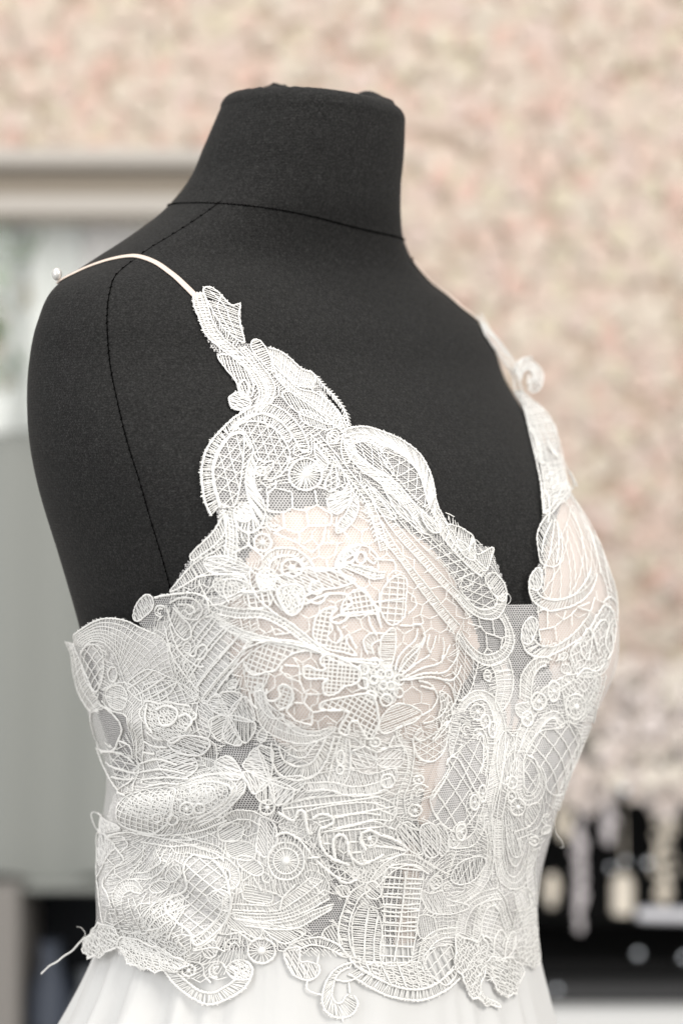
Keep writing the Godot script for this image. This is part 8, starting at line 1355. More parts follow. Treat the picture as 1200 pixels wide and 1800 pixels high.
	cords("lace_filling",[[-1002,-2011,-1032,-1982,-1051,-1962],[528,-1533,545,-1560,554,-1574],[-2324,-2194,-2299,-2191,-2275,-2187],[-302,-1212,-281,-1217,-260,-1221],[-1707,-2448,-1698,-2439,-1690,-2429],[-1054,-1819,-1056,-1806,-1057,-1794],[-1102,-1337,-1090,-1334,-1078,-1331],[-1737,-646,-1753,-668,-1769,-690],[-1082,-1480,-1061,-1471,-1049,-1464],[-2077,-1024,-2071,-1048,-2067,-1060],[-557,-1836,-556,-1824,-554,-1811],[131,-1103,148,-1101,164,-1099],[-2062,-2130,-2049,-2122,-2037,-2115],[-767,-1193,-756,-1196,-748,-1203],[-1379,-1552,-1373,-1542,-1366,-1533],[-1444,-1992,-1445,-1979,-1447,-1967]],4,0,[])
	cords("lace_filling",[[-1334,223,-1323,232,-1315,238],[-906,147,-884,141,-877,135],[-1086,662,-1063,675,-1050,685],[-1758,-2428,-1747,-2422,-1738,-2415],[-767,175,-756,169,-744,163],[-860,-1782,-862,-1769,-864,-1756],[-438,303,-423,297,-408,291],[-1352,-130,-1348,-141,-1343,-153],[-235,-49,-229,-37,-222,-25],[-780,72,-761,63,-750,57],[-1517,-408,-1523,-420,-1529,-429],[-1466,-325,-1472,-348,-1475,-360],[-1619,-2238,-1610,-2217,-1604,-2204],[-699,-1667,-685,-1646,-680,-1637],[-2573,-1955,-2536,-1947,-2503,-1940],[-630,-1260,-616,-1264,-602,-1268]],4,0,[])
	cords("lace_filling",[[-2549,-1292,-2538,-1301,-2527,-1310],[-821,-1345,-798,-1349,-786,-1350],[-2094,-2254,-2073,-2251,-2052,-2249],[-1568,-523,-1586,-542,-1597,-551],[-1168,-229,-1171,-241,-1174,-252],[-933,-1104,-923,-1107,-913,-1110],[409,-1510,420,-1524,431,-1538],[-1567,-2235,-1564,-2222,-1560,-2210],[-328,-968,-304,-970,-279,-972],[376,-1540,399,-1567,416,-1581],[-203,-1164,-181,-1169,-159,-1174],[-2314,-2292,-2293,-2292,-2273,-2293],[33,-1114,51,-1115,70,-1116],[-976,-2050,-987,-2043,-999,-2033],[-1230,-468,-1237,-477,-1244,-483],[-901,120,-891,114,-880,108]],4,0,[])
	cords("lace_filling",[[-1142,756,-1131,763,-1120,770],[-1511,-1931,-1513,-1907,-1515,-1895],[-998,320,-985,326,-971,332],[-1623,-1909,-1624,-1897,-1624,-1886],[-1367,-2127,-1371,-2114,-1375,-2102],[-898,402,-883,408,-871,411],[-860,-1189,-850,-1192,-839,-1196],[344,-1170,372,-1165,386,-1166],[-886,-2308,-893,-2299,-900,-2289],[-307,-692,-287,-684,-267,-676],[-1654,-393,-1654,-405,-1655,-417],[-1027,-1155,-1017,-1155,-1007,-1155],[-566,-1625,-557,-1616,-547,-1608],[-1973,-1622,-1958,-1611,-1943,-1600],[479,-1963,480,-1990,479,-2003],[-1578,-490,-1585,-499,-1593,-509]],4,0,[])
	cords("lace_filling",[[-1491,-935,-1500,-948,-1505,-958],[-257,-1142,-235,-1147,-212,-1152],[-1061,-2364,-1067,-2355,-1077,-2345],[-1229,-65,-1222,-74,-1218,-83],[-2324,-1522,-2293,-1522,-2264,-1522],[-1663,-2440,-1657,-2431,-1651,-2422],[-49,-1755,-25,-1763,0,-1772],[-1008,363,-994,369,-983,375],[158,-1603,177,-1614,197,-1625],[-819,393,-804,397,-788,400],[-1276,-2166,-1283,-2157,-1289,-2148],[477,-1123,503,-1119,517,-1116],[-1834,-1758,-1835,-1746,-1834,-1734],[-1941,-2002,-1933,-1992,-1924,-1982],[-1446,30,-1436,30,-1426,30],[509,-832,512,-820,515,-807]],4,0,[])
	cords("lace_filling",[[392,-1100,404,-1094,416,-1088],[-1688,-569,-1704,-591,-1720,-612],[-1338,-1570,-1332,-1560,-1325,-1551],[-704,-1745,-699,-1721,-698,-1708],[66,-1013,83,-1011,100,-1009],[-305,-190,-306,-178,-306,-165],[-1279,-2111,-1286,-2102,-1293,-2092],[-1443,-115,-1436,-124,-1429,-133],[-1328,-349,-1332,-358,-1337,-367],[-751,-1529,-738,-1524,-725,-1518],[-912,-1080,-902,-1083,-892,-1086],[-1826,-2476,-1814,-2473,-1802,-2469],[-1286,170,-1268,179,-1257,185],[-396,-760,-335,-742,-277,-724],[365,-1622,377,-1636,390,-1650],[-1163,-1842,-1165,-1830,-1166,-1817]],4,0,[])
	cords("lace_filling",[[-1622,-534,-1630,-543,-1639,-552],[-1383,-1533,-1377,-1524,-1370,-1515],[-874,-1775,-876,-1762,-878,-1750],[-1961,-1830,-1967,-1811,-1970,-1800],[-291,-2273,-271,-2272,-251,-2270],[-626,-33,-611,-30,-594,-27],[-1633,-528,-1642,-537,-1650,-547],[-682,-1155,-670,-1162,-657,-1169],[-1108,674,-1086,687,-1073,697],[-1062,-1837,-1066,-1825,-1071,-1812],[-1772,-859,-1788,-869,-1800,-879],[-1578,-243,-1573,-255,-1568,-267],[526,-2228,548,-2244,574,-2260],[-1669,-741,-1680,-751,-1691,-760],[487,-1931,489,-1945,490,-1958],[95,-1507,128,-1522,151,-1530]],4,0,[])
	cords("lace_filling",[[-158,-2072,-114,-2083,-92,-2085],[-1100,-2017,-1111,-2008,-1119,-1998],[-324,-1063,-301,-1068,-277,-1073],[-871,60,-864,54,-857,48],[-1543,-2234,-1540,-2222,-1536,-2209],[-2429,-880,-2409,-885,-2389,-891],[-46,-1395,-25,-1400,-5,-1404],[-768,209,-743,203,-735,197],[300,-1214,331,-1216,346,-1217],[-1522,-507,-1531,-513,-1541,-522],[-1239,-1654,-1229,-1632,-1217,-1611],[-2353,-2218,-2327,-2214,-2302,-2211],[-357,-1122,-335,-1127,-314,-1132],[-1933,-1909,-1926,-1895,-1921,-1883],[-1209,-284,-1218,-305,-1228,-325],[-905,-2396,-908,-2384,-911,-2371]],4,0,[])
	cords("lace_filling",[[-483,-2436,-445,-2430,-427,-2428],[230,-2067,237,-2080,249,-2094],[-464,-2373,-451,-2368,-432,-2364],[315,-1535,331,-1549,347,-1563],[-1453,59,-1443,59,-1433,59],[-1333,-2126,-1340,-2114,-1347,-2102],[-2318,-2129,-2297,-2126,-2277,-2123],[-144,-1159,-122,-1161,-100,-1162],[-1225,-1441,-1215,-1434,-1205,-1428],[-1045,-1112,-1036,-1115,-1026,-1115],[-1261,257,-1252,263,-1244,269],[-5,-2309,42,-2326,59,-2334],[-349,-772,-324,-767,-305,-762],[-2163,-1743,-2141,-1731,-2119,-1720],[-479,49,-459,55,-437,61],[-1313,-1640,-1307,-1628,-1302,-1615]],4,0,[])
	cords("lace_filling",[[-595,-1636,-585,-1627,-576,-1618],[8,-2285,27,-2293,45,-2301],[-1450,41,-1440,41,-1430,41],[-1484,-1584,-1480,-1575,-1472,-1562],[-1271,858,-1265,868,-1259,877],[-1150,-2322,-1159,-2312,-1169,-2303],[557,-1658,560,-1671,562,-1685],[-2694,-1319,-2672,-1326,-2649,-1331],[-1333,154,-1323,157,-1316,163],[-1168,-1221,-1157,-1218,-1147,-1217],[-1006,-2204,-1020,-2194,-1030,-2187],[-1916,-1661,-1902,-1647,-1889,-1633],[-1621,-1833,-1621,-1821,-1620,-1810],[-1313,-663,-1321,-669,-1328,-675],[-725,-1170,-714,-1177,-702,-1184],[-1327,-1532,-1317,-1523,-1307,-1514]],4,0,[])
	cords("lace_filling",[[-2332,-2241,-2308,-2237,-2287,-2238],[156,-1198,173,-1196,190,-1196],[-1381,-778,-1389,-785,-1398,-791],[-2702,-1288,-2679,-1296,-2655,-1300],[-384,-1193,-364,-1198,-344,-1203],[-511,-1109,-476,-1118,-457,-1126],[-1692,-1858,-1693,-1847,-1694,-1835],[-1600,-1248,-1588,-1250,-1575,-1252],[-405,-2178,-379,-2165,-353,-2148],[-1706,-2471,-1698,-2462,-1689,-2453],[-1178,-235,-1180,-246,-1183,-258],[-1968,-1214,-1970,-1227,-1968,-1236],[-820,-1721,-818,-1708,-817,-1696],[-1556,-1189,-1545,-1194,-1534,-1200],[486,-2197,494,-2211,511,-2226],[-1369,-476,-1385,-488,-1395,-494]],4,0,[])
	cords("lace_filling",[[-1129,-1245,-1117,-1242,-1107,-1242],[-402,-2464,-383,-2466,-363,-2467],[-1113,300,-1104,306,-1094,313],[-1379,-1979,-1384,-1967,-1386,-1954],[-484,-1665,-473,-1660,-462,-1654],[-1163,-2327,-1172,-2318,-1181,-2309],[-2240,-1162,-2261,-1185,-2266,-1198],[-501,76,-482,79,-462,83],[-1470,-177,-1465,-189,-1461,-201],[-2409,-2032,-2389,-2030,-2372,-2025],[-1443,6,-1433,3,-1423,3],[-1431,1093,-1435,1106,-1438,1119],[-355,-1909,-343,-1903,-330,-1898],[-1004,274,-992,277,-979,280],[-2593,-1286,-2579,-1295,-2575,-1304],[-230,-1925,-211,-1923,-192,-1921]],4,0,[])
	cords("lace_filling",[[-1296,917,-1291,930,-1286,943],[-694,-1243,-682,-1247,-669,-1251],[-1473,-2128,-1473,-2115,-1473,-2103],[-1720,-1011,-1725,-1023,-1729,-1035],[-1996,-1765,-1993,-1744,-1986,-1731],[-163,-1195,-141,-1196,-120,-1201],[334,-829,346,-807,352,-798]],4,0,[])

# ------------------------------------------------------------------ the dress form
func near_x(pts: PackedVector3Array, v: float) -> float:
	# u of a seam line at height v (the line runs downwards)
	for k in pts.size() - 1:
		if v <= pts[k].y and v >= pts[k + 1].y:
			return lerpf(pts[k].x, pts[k + 1].x, (pts[k].y - v) / maxf(pts[k].y - pts[k + 1].y, 1e-4))
	return pts[0].x if v > pts[0].y else pts[pts.size() - 1].x

func neck_seam(th: float) -> float:
	var c := [17.03,-0.56,-0.50]
	return c[0] + c[1] * cos(th) + c[2] * sin(th)

func form_v(th: float, v: float) -> float:
	# the neck's rim slopes gently down to the front
	if v <= 19.0: return v
	var p := form_point(th, v, 0.0)
	var xc := p.x * cos(deg_to_rad(YAW)) + p.z * sin(deg_to_rad(YAW))
	return 19.0 + (v - 19.0) * (23.1 - 5.0 * (xc + 0.005) - 19.0) / 5.0

func make_form():
	var form := thing("dress_form", "black jersey covered dress form with capped neck wearing the white lace dress", "dress form", Vector3(-0.0132, 1.2 + VB * 0.01, 0))
	form.rotation.y = deg_to_rad(YAW)
	var side := smooth(chart([-1894,1399,-1905,1307,-1884,1203,-1875,1089,-1852,916,-1834,730,-1820,544,-1808,331,-1797,150,-1793,-60,-1784,-240,-1773,-406,-1781,-574]), false, 4)
	var yoke := smooth(chart([-1717,1753,-1808,1610,-1878,1482,-1894,1399]), false, 4)
	var NT := 300
	var rows := PackedFloat32Array()
	var v := 24.0
	while v > -38.0:
		rows.append(v)
		v -= 0.3 if v > -8.0 else 0.8
	var pos := PackedVector3Array()
	for j in rows.size():
		for i in NT + 1:
			var th := -PI + TAU * i / NT
			var vv := form_v(th, rows[j])
			pos.append(form_point(th, vv, form_inset(vv)))
	var nrm := PackedVector3Array()
	for j in rows.size():
		for i in NT + 1:
			var du := pos[j * (NT + 1) + (i + 1 if i < NT else 1)] - pos[j * (NT + 1) + (i - 1 if i > 0 else NT - 1)]
			var dw := pos[maxi(j - 1, 0) * (NT + 1) + i] - pos[mini(j + 1, rows.size() - 1) * (NT + 1) + i]
			nrm.append(du.cross(dw).normalized())
	var panels := {"neck": Acc.new(), "front_panel": Acc.new(), "side_panel": Acc.new(), "shoulder_panel": Acc.new()}
	var maps := {"neck": {}, "front_panel": {}, "side_panel": {}, "shoulder_panel": {}}
	for j in rows.size() - 1:
		for i in NT:
			var th := -PI + TAU * (i + 0.5) / NT
			var vm := form_v(th, rows[j]) - 0.15
			var u := th * UR
			var key := "front_panel"
			if vm > neck_seam(th): key = "neck"
			else:
				var su := near_x(side, vm)
				var au := absf(u)
				if vm > side[0].y:
					if au > absf(near_x(yoke, vm)): key = "shoulder_panel"
				elif au > absf(su): key = "side_panel"
			var acc: Acc = panels[key]
			var mp: Dictionary = maps[key]
			var ids := []
			for k in [j * (NT + 1) + i, j * (NT + 1) + i + 1, (j + 1) * (NT + 1) + i + 1, (j + 1) * (NT + 1) + i]:
				if not mp.has(k):
					mp[k] = acc.v.size()
					acc.v.append(pos[k])
					acc.n.append(nrm[k])
					acc.t.append(Vector2(fposmod(k, NT + 1) * 0.02, pos[k].y * 8.0))
				ids.append(mp[k])
			acc.quad(ids[0], ids[1], ids[2], ids[3])
	for key in panels: put(key, panels[key].mesh(), M["black jersey"], form)
	# gathered cap: a rounded rim and crumpled cloth inside it
	var cap := Acc.new()
	var RR := 26
	var NC := 120
	var top: Array = []
	var cen := Vector3.ZERO
	for i in NC:
		var th := -PI + TAU * i / NC
		var p := form_point(th, form_v(th, 24.0), 0.0)
		top.append(p)
		cen += p / NC
	for j in RR + 1:
		for i in NC:
			var p: Vector3 = top[i]
			var d := p - cen
			d.y = 0
			var L := d.length()
			var q: Vector3
			var rimr := 0.0085
			if j <= 8:
				var ph := PI / 2 * j / 8.0
				q = p - d / L * rimr * (1 - cos(ph)) + Vector3(0, rimr * sin(ph), 0)
			else:
				var s := 1.0 - float(j - 8) / (RR - 8)
				q = cen + d / L * (L - rimr) * s
				q.y = lerpf(cen.y, p.y, s) + rimr - 0.004 * (1 - s * s)
				var an := TAU * i / NC
				q.y += 0.0022 * sin(an * 13.0 + 2.0 * sin(an * 3.0)) * s * (1.0 - s) * 4.0
			var w := deg_to_rad(YAW)
			var cx := q.x * cos(w) + q.z * sin(w)
			if j > 6:
				var e1 := (cx - (-0.0237)) / 0.0105
				var e2 := (cx - 0.0288) / 0.0095
				var cz := (-q.x * sin(w) + q.z * cos(w) - (-cen.x * sin(w) + cen.z * cos(w)))
				q.y += 0.0108 * exp(-0.5 * e1 * e1 - 0.5 * pow((cz + 0.006) / 0.014, 2)) + 0.0085 * exp(-0.5 * e2 * e2 - 0.5 * pow((cz + 0.004) / 0.012, 2))
				q.y += 0.0006 * sin(cx * 900.0) * exp(-0.5 * e1 * e1)
			cap.v.append(q)
			cap.n.append(Vector3.UP)
	for j in RR + 1:
		for i in NC:
			var a := cap.v[j * NC + (i + 1) % NC] - cap.v[j * NC + (i - 1 + NC) % NC]
			var b := cap.v[mini(j + 1, RR) * NC + i] - cap.v[maxi(j - 1, 0) * NC + i]
			var nn := a.cross(b)
			cap.n[j * NC + i] = nn.normalized() if nn.length() > 1e-12 else Vector3.UP
	for j in RR:
		for i in NC: cap.quad(j * NC + i, j * NC + (i + 1) % NC, (j + 1) * NC + (i + 1) % NC, (j + 1) * NC + i)
	put("neck_cap", cap.mesh(), M["black jersey"], form)
	# seams: a sunk dark thread and short overcast stitches
	var ring := PackedVector3Array()
	for i in 241:
		var th := -PI + TAU * i / 240
		ring.append(Vector3(th * UR, neck_seam(th), 0))
	for line in [ring, side, yoke, mirrored(side), mirrored(yoke)]:
		var acc := Acc.new()
		var cnt := int(length_of(line) / 0.2)
		var q := resample(line, cnt)
		var p := PackedVector3Array()
		var nr := PackedVector3Array()
		for e in q:
			p.append(form_point(e.x / UR, e.y, form_inset(e.y) + 0.0))
			var n0 := form_point((e.x + 0.2) / UR, e.y, form_inset(e.y)) - form_point((e.x - 0.2) / UR, e.y, form_inset(e.y))
			var n1 := form_point(e.x / UR, e.y + 0.2, form_inset(e.y)) - form_point(e.x / UR, e.y - 0.2, form_inset(e.y))
			nr.append(n0.cross(n1).normalized())
		tube(acc, p, nr, 0.00032, 5, 0.2)
		var st := 2 if line.size() > 100 else 2
		for k in range(1, cnt - 1, st):
			var t := (p[k + 1] - p[k - 1]).normalized()
			var b := t.cross(nr[k]).normalized()
			var sl := b * rng.randf_range(0.0003, 0.0007) + t * rng.randf_range(0.0004, 0.0009)
			tube(acc, PackedVector3Array([p[k] - sl + nr[k] * 0.0002, p[k] + nr[k] * 0.0006, p[k] + sl + nr[k] * 0.0002]), PackedVector3Array([nr[k], nr[k], nr[k]]), 0.0003, 4)
		put("seam", acc.mesh(), M["seam thread"], form)

func mirrored(q: PackedVector3Array) -> PackedVector3Array:
	var o := PackedVector3Array()
	for e in q: o.append(Vector3(-e.x, e.y, e.z))
	return o

# ------------------------------------------------------------------ the dress: lining, tulle, skirt
func poly2(a: Array, rounded := true) -> PackedVector2Array:
	var o := PackedVector2Array()
	for e in (smooth(chart(a), true, 6) if rounded else chart(a)): o.append(Vector2(e.x, e.y))
	return o

func sheet(poly: PackedVector2Array, step: float, lift: float, uvs: float) -> ArrayMesh:
	return sheet_acc(poly, step, lift, uvs).mesh()

func sheet_acc(poly: PackedVector2Array, step: float, lift: float, uvs: float) -> Acc:
	var lo := poly[0]
	var hi := poly[0]
	for p in poly:
		lo = lo.min(p)
		hi = hi.max(p)
	var acc := Acc.new()
	var ids := {}
	var nx := int((hi.x - lo.x) / step) + 1
	var ny := int((hi.y - lo.y) / step) + 1
	for j in ny:
		# spans of this row inside the outline
		var y := lo.y + (j + 0.5) * step
		var xs := []
		for k in poly.size():
			var a := poly[k]
			var b := poly[(k + 1) % poly.size()]
			if (a.y > y) != (b.y > y): xs.append(a.x + (b.x - a.x) * (y - a.y) / (b.y - a.y))
		xs.sort()
		for s in range(0, xs.size() - 1, 2):
			var i0 := int(round((xs[s] - lo.x) / step))
			var i1 := int(round((xs[s + 1] - lo.x) / step))
			for i in range(i0, i1):
				var q := []
				for e in [Vector2i(i, j), Vector2i(i + 1, j), Vector2i(i + 1, j + 1), Vector2i(i, j + 1)]:
					if not ids.has(e):
						ids[e] = acc.v.size()
						var u: float = lo.x + e.x * step
						var v: float = lo.y + e.y * step
						acc.v.append(on(u, v, lift))
						acc.n.append(_n)
						acc.t.append(Vector2(u, v) * uvs)
					q.append(ids[e])
				acc.quad(q[0], q[1], q[2], q[3])
	return acc

func make_dress():
	dress = thing("wedding_dress", "white lace wedding dress with nude cups, sheer tulle and chiffon skirt", "wedding dress", Vector3(-0.0132, 1.2 + VB * 0.01, 0))
	dress.rotation.y = deg_to_rad(YAW)
	put("cup_lining", sheet(poly2([-1351,-250,-1247,-44,-1120,21,-961,45,-784,60,-652,-45,-419,-182,-149,-493,-6,-715,-92,-866,-277,-1039,-325,-1250,-481,-1468,-753,-1504,-1020,-1421,-1223,-1259,-1341,-1090,-1417,-858,-1470,-622,-1435,-413]), 0.15, -0.16, 0.1), M["nude lining"], dress)
	put("cup_lining", sheet(poly2([549,-1003,412,-822,375,-663,412,-411,499,-191,777,16,1117,93,1500,-200,2100,-450,2150,-900,1400,-1250]), 0.15, -0.16, 0.1), M["nude lining"], dress)
	put("boning_channel", sheet(poly2([-614,-1789,-534,-1794,-456,-2022,-445,-2275,-483,-2442,-621,-2430,-582,-2202,-594,-1980]), 0.1, -0.12, 0.1), M["nude lining"], dress)
	put("boning_channel", sheet(poly2([-429,-1288,-320,-1220,-417,-1427,-482,-1640,-569,-1650,-535,-1449]), 0.1, -0.12, 0.1), M["nude lining"], dress)
	put("neckline_facing", sheet(poly2([162,-814,190,-909,207,-1113,182,-1190,172,-1065,142,-923]), 0.06, -0.03, 0.1), M["nude lining"], dress)
	put("neckline_facing", sheet(poly2([385,-774,325,-819,267,-990,215,-1191,238,-1199,302,-1023,355,-883,412,-838]), 0.06, -0.03, 0.1), M["nude lining"], dress)
	put("tulle_bodice", sheet(poly2([-1503,1176,-1327,1124,-1276,1103,-1242,910,-1178,912,-1076,867,-830,756,-725,455,-437,435,-245,321,-274,62,-218,-80,103,-206,176,-423,168,-514,336,-505,323,-441,391,-316,537,-64,784,196,1329,528,1567,730,1626,860,1696,1193,2100,200,2400,-400,4000,-500,4000,-2335,-4100,-2335,-4100,-750,-2579,-721,-2432,-642,-2237,-587,-1957,-627,-1987,-548,-1880,-453,-1727,-425,-1602,-232,-1455,-59,-1504,149,-1440,374,-1251,557,-1331,764,-1426,920,-1507,1142], false), 0.16, 0.0, 1.0 / 1.16), M["tulle"], dress)
	put("tulle_front_panel", sheet(poly2([-445,-1302,-277,-1039,59,-904,296,-913,512,-842,718,-934,875,-1269,867,-1624,932,-2029,965,-2298,929,-2472,179,-2378,-396,-2326,-497,-1828,-496,-1514]), 0.16, 0.035, 1.0 / 1.27), M["tulle"], dress)
	for e in [[-2443,-664,-1960,-646,-1631,-482,-1430,-472,-1473,-1044,-1625,-1203,-1979,-1350,-2333,-1357,-2224,-1117,-2475,-1057],[-2441,-1411,-1672,-1312,-1645,-1560,-1433,-1618,-1335,-2108,-1584,-2272,-1794,-2393,-2373,-2387,-2796,-1858],[-1169,-1166,-701,-1160,-585,-1570,-739,-1813,-822,-2123,-1004,-1817,-1323,-1683,-1322,-1508],[-618,-2010,-181,-2004,441,-2102,965,-2298,899,-2575,-89,-2463],[-17,-1056,212,-1229,356,-1641,723,-2070,283,-2085,34,-1806],[-1518,-1717,-1130,-1799,-1060,-1987,-1277,-2261,-1523,-2249]]: put("lace_backing", sheet(poly2(e), 0.16, 0.014, 0.3), M["lace ground"], dress)
	# skirt
	var acc := Acc.new()
	var NT := 420
	var vs := []
	var v := -23.3
	while v > -116.0:
		vs.append(v)
		v -= 0.35 if v > -36.0 else 4.0
	for j in vs.size():
		v = vs[j]
		var g: float = -23.3 - v
		for i in NT + 1:
			var th := -PI + TAU * i / NT
			var w := exp(-pow((th + 1.75) / 0.75, 2)) + 0.5 * exp(-pow((th - 1.3) / 0.5, 2)) + 0.15
			var ph := th * 34.0 + 2.2 * sin(th * 5.0) + 1.2 * sin(th * 11.0 + 1.0)
			var pl := (0.5 + 0.5 * sin(ph)) * (0.75 + 0.4 * sin(th * 7.0))
			var amp := minf(g / 5.0, 1.0) * 0.95 * (w + 0.12)
			var gather := 0.1 * w * sin(th * 130.0 + 3.0 * sin(th * 17.0)) * exp(-g / 2.0) * minf(g, 1.0)
			var p := form_point(th, v, skirt_flare(th, v) + amp * (pl - 0.75) + gather + 0.05)
			acc.v.append(p)
			acc.t.append(Vector2(th * 2.0, v * 0.1))
			acc.n.append(Vector3.UP)
	for j in vs.size():
		for i in NT + 1:
			var du := acc.v[j * (NT + 1) + (i + 1 if i < NT else 1)] - acc.v[j * (NT + 1) + (i - 1 if i > 0 else NT - 1)]
			var dw := acc.v[maxi(j - 1, 0) * (NT + 1) + i] - acc.v[mini(j + 1, vs.size() - 1) * (NT + 1) + i]
			acc.n[j * (NT + 1) + i] = du.cross(dw).normalized()
	for j in vs.size() - 1:
		for i in NT: acc.quad(j * (NT + 1) + i, j * (NT + 1) + i + 1, (j + 1) * (NT + 1) + i + 1, (j + 1) * (NT + 1) + i)
	put("skirt", acc.mesh(), M["chiffon"], dress)

# flat satin ribbon along the form
func ribbon(called: String, a: Array, w0: float, w1: float, lift: float, m: Material):
	var q := smooth(chart(a), false, 10)
	var cnt := q.size()
	var acc := Acc.new()
	for k in cnt:
		var e := q[k]
		var t := float(k) / (cnt - 1)
		var p := form_point(e.x / UR, e.y, lift)
		var n0 := form_point((e.x + 0.2) / UR, e.y, lift) - form_point((e.x - 0.2) / UR, e.y, lift)
		var n1 := form_point(e.x / UR, e.y + 0.2, lift) - form_point(e.x / UR, e.y - 0.2, lift)
		var nn := n0.cross(n1).normalized()
		var e0 := q[maxi(k - 1, 0)]
		var e1 := q[mini(k + 1, cnt - 1)]
		var tg := (form_point(e1.x / UR, e1.y, lift) - form_point(e0.x / UR, e0.y, lift)).normalized()
		var bb := tg.cross(nn).normalized()
		var w := lerpf(w0, w1, t) * 0.005
		for s in 12:
			var ph := TAU * s / 12
			acc.v.append(p + bb * cos(ph) * w + nn * sin(ph) * 0.0007)
			acc.n.append((bb * cos(ph) * 0.15 + nn * sin(ph)).normalized())
	for k in cnt - 1:
		for s in 12: acc.quad(k * 12 + s, k * 12 + (s + 1) % 12, (k + 1) * 12 + (s + 1) % 12, (k + 1) * 12 + s)
	put(called, acc.mesh(), m, dress)

func loose(called: String, pts: Array, rad: float, m: Material):
	var q := PackedVector3Array()
	for e in pts: q.append(e)
	q = smooth(q, false, 12)
	var nr := PackedVector3Array()
	for e in q: nr.append(Vector3(0.1, 0.2, 1).normalized())
	var acc := Acc.new()
	tube(acc, q, nr, rad, 6)
	put(called, acc.mesh(), m, dress)

func off(u: float, v: float, h: float) -> Vector3:
	return on(u, v, h)

func make_trimmings():
	ribbon("shoulder_strap", [-1491,1157,-1554,1225,-1639,1302,-1758,1376,-1908,1418,-2051,1406,-2170,1367,-2243,1322,-2344,1280], 0.42, 0.26, 0.12, M["strap satin"])
	ribbon("shoulder_strap", [1502,1526,1671,1441,1685,1370,1566,1261,1720,1180], 0.36, 0.36, 0.1, M["strap satin"])
	for e in [[[-2605,-2356,-2839,-2410,-2851,-2440,-2839,-2490,-2839,-2530,-2851,-2600,-2886,-2680,-2898,-2710],[0,16,34,64,117,167,193,202],0.0005],[[-2804,-2360,-2851,-2390,-2851,-2410,-2851,-2440,-2839,-2450,-2715,-2460],[97,62,32,35,14,0],0.0002],[[160,-438,191,-451,205,-477,194,-502,165,-517],[],0.00018],[[811,-1750,1060,-1819,1072,-1860,1084,-1890,1084,-1920,1096,-1930],[0,0,21,58,79,62],0.00018]]:
		var pts := []
		for c in smooth(chart(e[0], e[1]), false, 4): pts.append(on(c.x, c.y, c.z + 0.05))
		loose("loose_thread", pts, e[2], M["lace thread"])
	var pin: Array = [-23.33,12.90,0.38]
	var p0 := form_point(pin[0] / UR, pin[1], 0.1)
	var n0 := Vector3(p0.x, 0, p0.z).normalized()
	var base := dress.to_global(p0)
	var o := thing("pearl_pin", "pearl headed pin holding the strap on the black shoulder", "pin", base)
	var acc := Acc.new()
	var dir := (dress.global_basis * n0 * 0.35 + Vector3(-0.12, 0.9, 0.2)).normalized()
	ball(acc, dir * 0.0042, Vector3(0.0029, 0.0036, 0.0029), 20, 14)
	put("pearl_head", acc.mesh(), M["pearl"], o)
	var sh := Acc.new()
	tube(sh, PackedVector3Array([dir * 0.003, -dir * 0.012]), PackedVector3Array([Vector3.BACK, Vector3.BACK]), 0.0003, 6)
	put("shaft", sh.mesh(), M["pin steel"], o)

# ------------------------------------------------------------------ background
func petal_flower(seed_: int, whorls: int) -> ArrayMesh:
	var r := RandomNumberGenerator.new()
	r.seed = seed_
	var acc := Acc.new()
	for wl in whorls:
		var cnt := 5 + wl
		var len_ := 0.32 + 0.18 * wl
		var tilt := 1.25 - 0.42 * wl
		for k in cnt:
			var an := TAU * (k + 0.5 * (wl % 2) + r.randf_range(-0.15, 0.15)) / cnt
			var bs := Basis(Vector3.BACK, an)
			var ti := tilt + r.randf_range(-0.15, 0.15)
			var base := acc.v.size()
			for a in 4:
				for b in 4:
					var t := a / 3.0
					var s := b / 1.5 - 1.0
					var wd := 0.27 * sin(PI * (0.18 + 0.72 * t)) * (1.0 + 0.2 * wl)
					var bend := ti - t * 0.6
					var q := Vector3(s * wd, cos(bend) * len_ * t, sin(bend) * len_ * t + s * s * 0.08)
					acc.v.append(bs * q)
					acc.n.append((bs * Vector3(-s * 0.4, -sin(bend), cos(bend))).normalized())
			for a in 3:
				for b in 3: acc.quad(base + a * 4 + b, base + a * 4 + b + 1, base + (a + 1) * 4 + b + 1, base + (a + 1) * 4 + b)
	return acc.mesh()

func leaf_shape() -> ArrayMesh:
	var acc := Acc.new()
	for a in 6:
		var t := a / 5.0
		var w := 0.28 * sin(PI * (0.06 + 0.9 * t))
		for s in [-1.0, 0.0, 1.0]:
			acc.v.append(Vector3(s * w, t, 0.12 * absf(s) * sin(PI * t) - 0.25 * t * t))
			acc.n.append(Vector3(-s * 0.4, 0.2, 1).normalized())
	for a in 5:
		for b in 2: acc.quad(a * 3 + b, a * 3 + b + 1, (a + 1) * 3 + b + 1, (a + 1) * 3 + b)
	return acc.mesh()

func scatter(called: String, mesh: Mesh, m: Material, where: Array, cols: Array, label: String, category: String, parent: Node = null) -> MultiMeshInstance3D:
	var mm := MultiMesh.new()
	mm.transform_format = MultiMesh.TRANSFORM_3D
	mm.use_colors = true
	mm.mesh = mesh
	mm.instance_count = where.size()
	for k in where.size():
		mm.set_instance_transform(k, where[k])
		mm.set_instance_color(k, cols[k])
	var o := MultiMeshInstance3D.new()
	o.name = numbered(called)
	o.multimesh = mm
	o.material_override = m
	if parent: parent.add_child(o, true)
	else: add_child(o, true)
	o.set_meta("kind", "stuff")
	if label: o.set_meta("label", label)
	if category: o.set_meta("category", category)
	return o

func tinted(called: String, rough := 0.8) -> StandardMaterial3D:
	var m := mat(called, Color.WHITE, rough, 0.3)
	m.vertex_color_use_as_albedo = true
	return m

